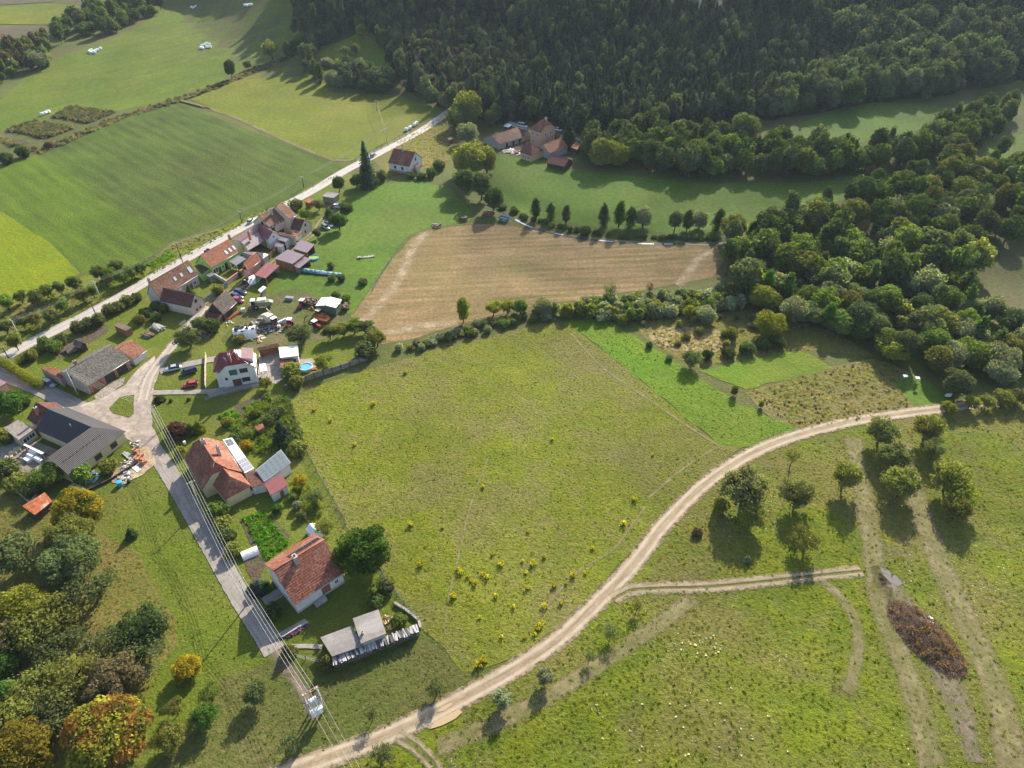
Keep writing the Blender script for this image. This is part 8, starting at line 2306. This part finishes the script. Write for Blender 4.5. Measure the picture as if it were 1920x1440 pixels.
chip_heap((484,636), 26, 2.2, [M['wood_pale'], M['scrap'], M['white']], 'scattered offcuts behind the wine red house roof', 'scrap_heap', 'scrap', 4, .2, .6, 'offcut', .3)
chip_heap((232,895), 34, 2.0, [M['concrete'], M['white'], M['wood_grey'], M['steel']], 'grey building debris beside the blue barrel', 'debris_heap', 'debris', 5, .2, .6, 'piece', .6)
chip_heap((240,872), 40, 2.0, [M['concrete'], M['stone'], M['white']], 'stones and rubble at the lower window of the anthracite house', 'debris_heap', 'debris', 6, .12, .4, 'stone', .4)
chip_heap((255,832), 22, 1.5, [M['stone'], M['white'], M['brickwall']], 'small rubble heap at the corner of the anthracite house by the junction', 'debris_heap', 'debris', 7, .1, .3, 'stone', .3)
chip_heap((955,284), 34, 3.0, [M['white'], M['concrete'], M['wood_pale']], 'white rubbish scattered in the farm yard', 'debris_heap', 'debris', 8, .4, 1.1, 'piece', .6)
chip_heap((972,287), 30, 2.6, [M['wood_pale'], M['brickwall'], M['white']], 'brick and timber rubble beside the ochre farmhouse', 'debris_heap', 'debris', 9, .3, .8, 'piece', .6)
chip_heap((463,538), 26, 1.8, [M['mach_yellow'], M['mach_green'], M['scrap'], M['black']], 'yellow and green machine parts beside the blue cars', 'scrap_heap', 'scrap', 10, .3, .8, 'part', .9)
chip_heap((384,628), 26, 2.4, [M['wood_grey'], M['scrap'], M['concrete']], 'weathered junk between the lane tree and the barn', 'scrap_heap', 'scrap', 11, .25, .8, 'piece', .6)
chip_heap((470,444), 12, 1.5, [M['brickwall'], M['concrete']], 'bricks on the courtyard floor of the plum roofed house', 'debris_heap', 'debris', 12, .2, .5, 'piece', .3)
chip_heap((170,895), 26, 2.0, [M['white'], plain('blue_sheet', (.10,.25,.45), .5), M['wood_grey']], 'white and blue building waste under the bushes of the anthracite house', 'debris_heap', 'debris', 13, .25, .7, 'piece', .5)
# brush pile
def brush_pile():
    r = empty('brush_pile', G(1735,1195), 0, 'big pile of dry brown cut branches on the bare soil', 'brush pile')
    axis = (G(1790,1250) - G(1690,1145)); ang = math.atan2(axis.y, axis.x); g = random.Random(12)
    lx, ly, hz = 8.4, 4.3, 2.0
    mats = [plain('dry_twigs_a', (.17,.105,.065), .95), plain('dry_twigs_b', (.23,.145,.09), .95), plain('dry_twigs_c', (.11,.075,.055), .95), plain('dry_twigs_d', (.36,.23,.145), .95)]
    def stick(m, big):
        a_, q_ = g.uniform(0, 6.28), math.sqrt(g.random())
        c = Vector((math.cos(a_)*q_*lx, math.sin(a_)*q_*ly, hz * (1 - q_**1.6) * g.uniform(.1, 1.1) * (.65 + .7 * mnoise.noise(Vector((math.cos(a_)*q_*3, math.sin(a_)*q_*3, 0)))) + .1)); c = Matrix.Rotation(ang, 3, 'Z') @ c
        d = Vector((g.gauss(0, 1), g.gauss(0, 1), g.gauss(0, .35))).normalized() * (g.uniform(.8, 1.9) if big else g.uniform(.25, .8))
        k = c + Vector((g.uniform(-.2,.2), g.uniform(-.2,.2), g.uniform(-.05,.2)))
        p = [c - d, k, c + d]
        for v in p: v.z = max(v.z, .03)
        m.tube(p, [.045, .03, .01] if big else [.02, .016, .008], 4 if big else 3, cap=False)
    for i in range(120): m = MB(); stick(m, True); m.build('branch', mats[i % 4], r)
    for j in range(4):
        m = MB()
        for i in range(1300): stick(m, False)
        m.build('twigs', mats[j], r)['kind'] = 'stuff'
    cl = []
    for i in range(60):
        a_, q_ = g.uniform(0, 6.28), math.sqrt(g.random()); v = Matrix.Rotation(ang, 3, 'Z') @ Vector((math.cos(a_)*q_*lx, math.sin(a_)*q_*ly, hz*(1-q_**1.6)*.8)); cl.append((v.x, v.y, v.z, .6))
    o = link('dry_leaves', leaves_mesh('dry_leaves', cl, 2600, .3, 77, shell=(.2, 1.1)), r); o.color = (.21, .13, .065, 1); o['kind'] = 'stuff'
brush_pile()
chip_heap((1740,1165), 8, 1.0, [M['white']], 'few white boards lying on the brush pile', 'board_scrap', 'boards', 14, .3, .7, 'board', .2)
for px, w_ in (((1697,706), 'left white capped post on the mown corner by the grove'), ((1720,710), 'right white capped post on the mown corner by the grove')):
    r = empty('feeder_post', G(*px, 2.2), 0, w_, 'post', 'white capped posts')
    m = MB(); m.tube([(0,0,0),(0,0,2.1)], .07, 6); m.build('post', M['wood_grey'], r)
    m = MB(); m.box(-.45,-.3,2.1,.45,.3,2.45); m.prism([(-.55,-.4),(.55,-.4),(.55,.4),(-.55,.4)], 2.45, [2.5,2.5,2.62,2.62]); m.build('cap', M['white'], r)
# geese
def goose(px, rz, w_):
    r = empty('goose', G(*px), rz, w_, 'goose', 'white geese in the yard')
    m = MB()
    loft(m, [(-.36, [(.02*math.cos(t), .42+.02*math.sin(t)) for t in np.linspace(0, 5.5, 8)]), (-.2, [(.13*math.cos(t), .36+.11*math.sin(t)) for t in np.linspace(0, 5.5, 8)]), (0, [(.17*math.cos(t), .33+.15*math.sin(t)) for t in np.linspace(0, 5.5, 8)]), (.2, [(.13*math.cos(t), .36+.13*math.sin(t)) for t in np.linspace(0, 5.5, 8)]), (.3, [(.06*math.cos(t), .45+.07*math.sin(t)) for t in np.linspace(0, 5.5, 8)])])
    m.tube([(.24,0,.42),(.33,0,.55),(.34,0,.72),(.38,0,.80),(.46,0,.79)], [.07,.045,.04,.055,.03], 7); m.build('body', M['white'], r)
    b_ = MB(); b_.tube([(.45,0,.79),(.55,0,.77)], [.03,.012], 5); b_.build('beak', M['mach_orange'], r)
    for s in (-1, 1):
        l_ = MB(); l_.tube([(.02, s*.07, .24),(.03, s*.07, 0)], .018, 4); l_.box(0, s*.07-.04, 0, .13, s*.07+.04, .015); l_.build('leg', M['mach_orange'], r)
for i, (px, a_) in enumerate((((425,607), 1.2), ((430,606), .4), ((434,606), 2.0), ((438,607.5), 3.0), ((426,612), -1.0), ((430,603.5), .9))): goose(px, a_, ('leftmost', 'second', 'third', 'rightmost', 'lowest', 'topmost')[i] + ' white goose on the trodden yard by the timber barn')
for i, px in enumerate(((283,470.5) if False else (386,472), (390,469))):
    m = MB(); m.lathe([(.001,0),(.6,0),(.62,.9),(.5,1.0),(.001,1.0)], 14); tag(m.build('hedge_barrel', M['black'], None, G(*px, .5)), ('lower', 'upper')[i] + ' black round bin beside the road at the green house', 'bin', 'black bins at the road')
# ------------------------------------------------------------------ air
def make_haze():
    m = bpy.data.materials.new('air'); m.use_nodes = True
    t = m.node_tree; t.nodes.remove(t.nodes['Principled BSDF'])
    v = t.nodes.new('ShaderNodeVolumePrincipled')
    v.inputs['Color'].default_value = (0.72, 0.84, 1.0, 1)
    v.inputs['Density'].default_value = 0.00006
    v.inputs['Anisotropy'].default_value = 0.2
    t.links.new(v.outputs[0], t.nodes['Material Output'].inputs['Volume'])
    mb = MB(); mb.box(-1520, -520, -2.0, 1520, 1520, 182.0)
    tag(mb.build('haze', m), kind='stuff')
make_haze()
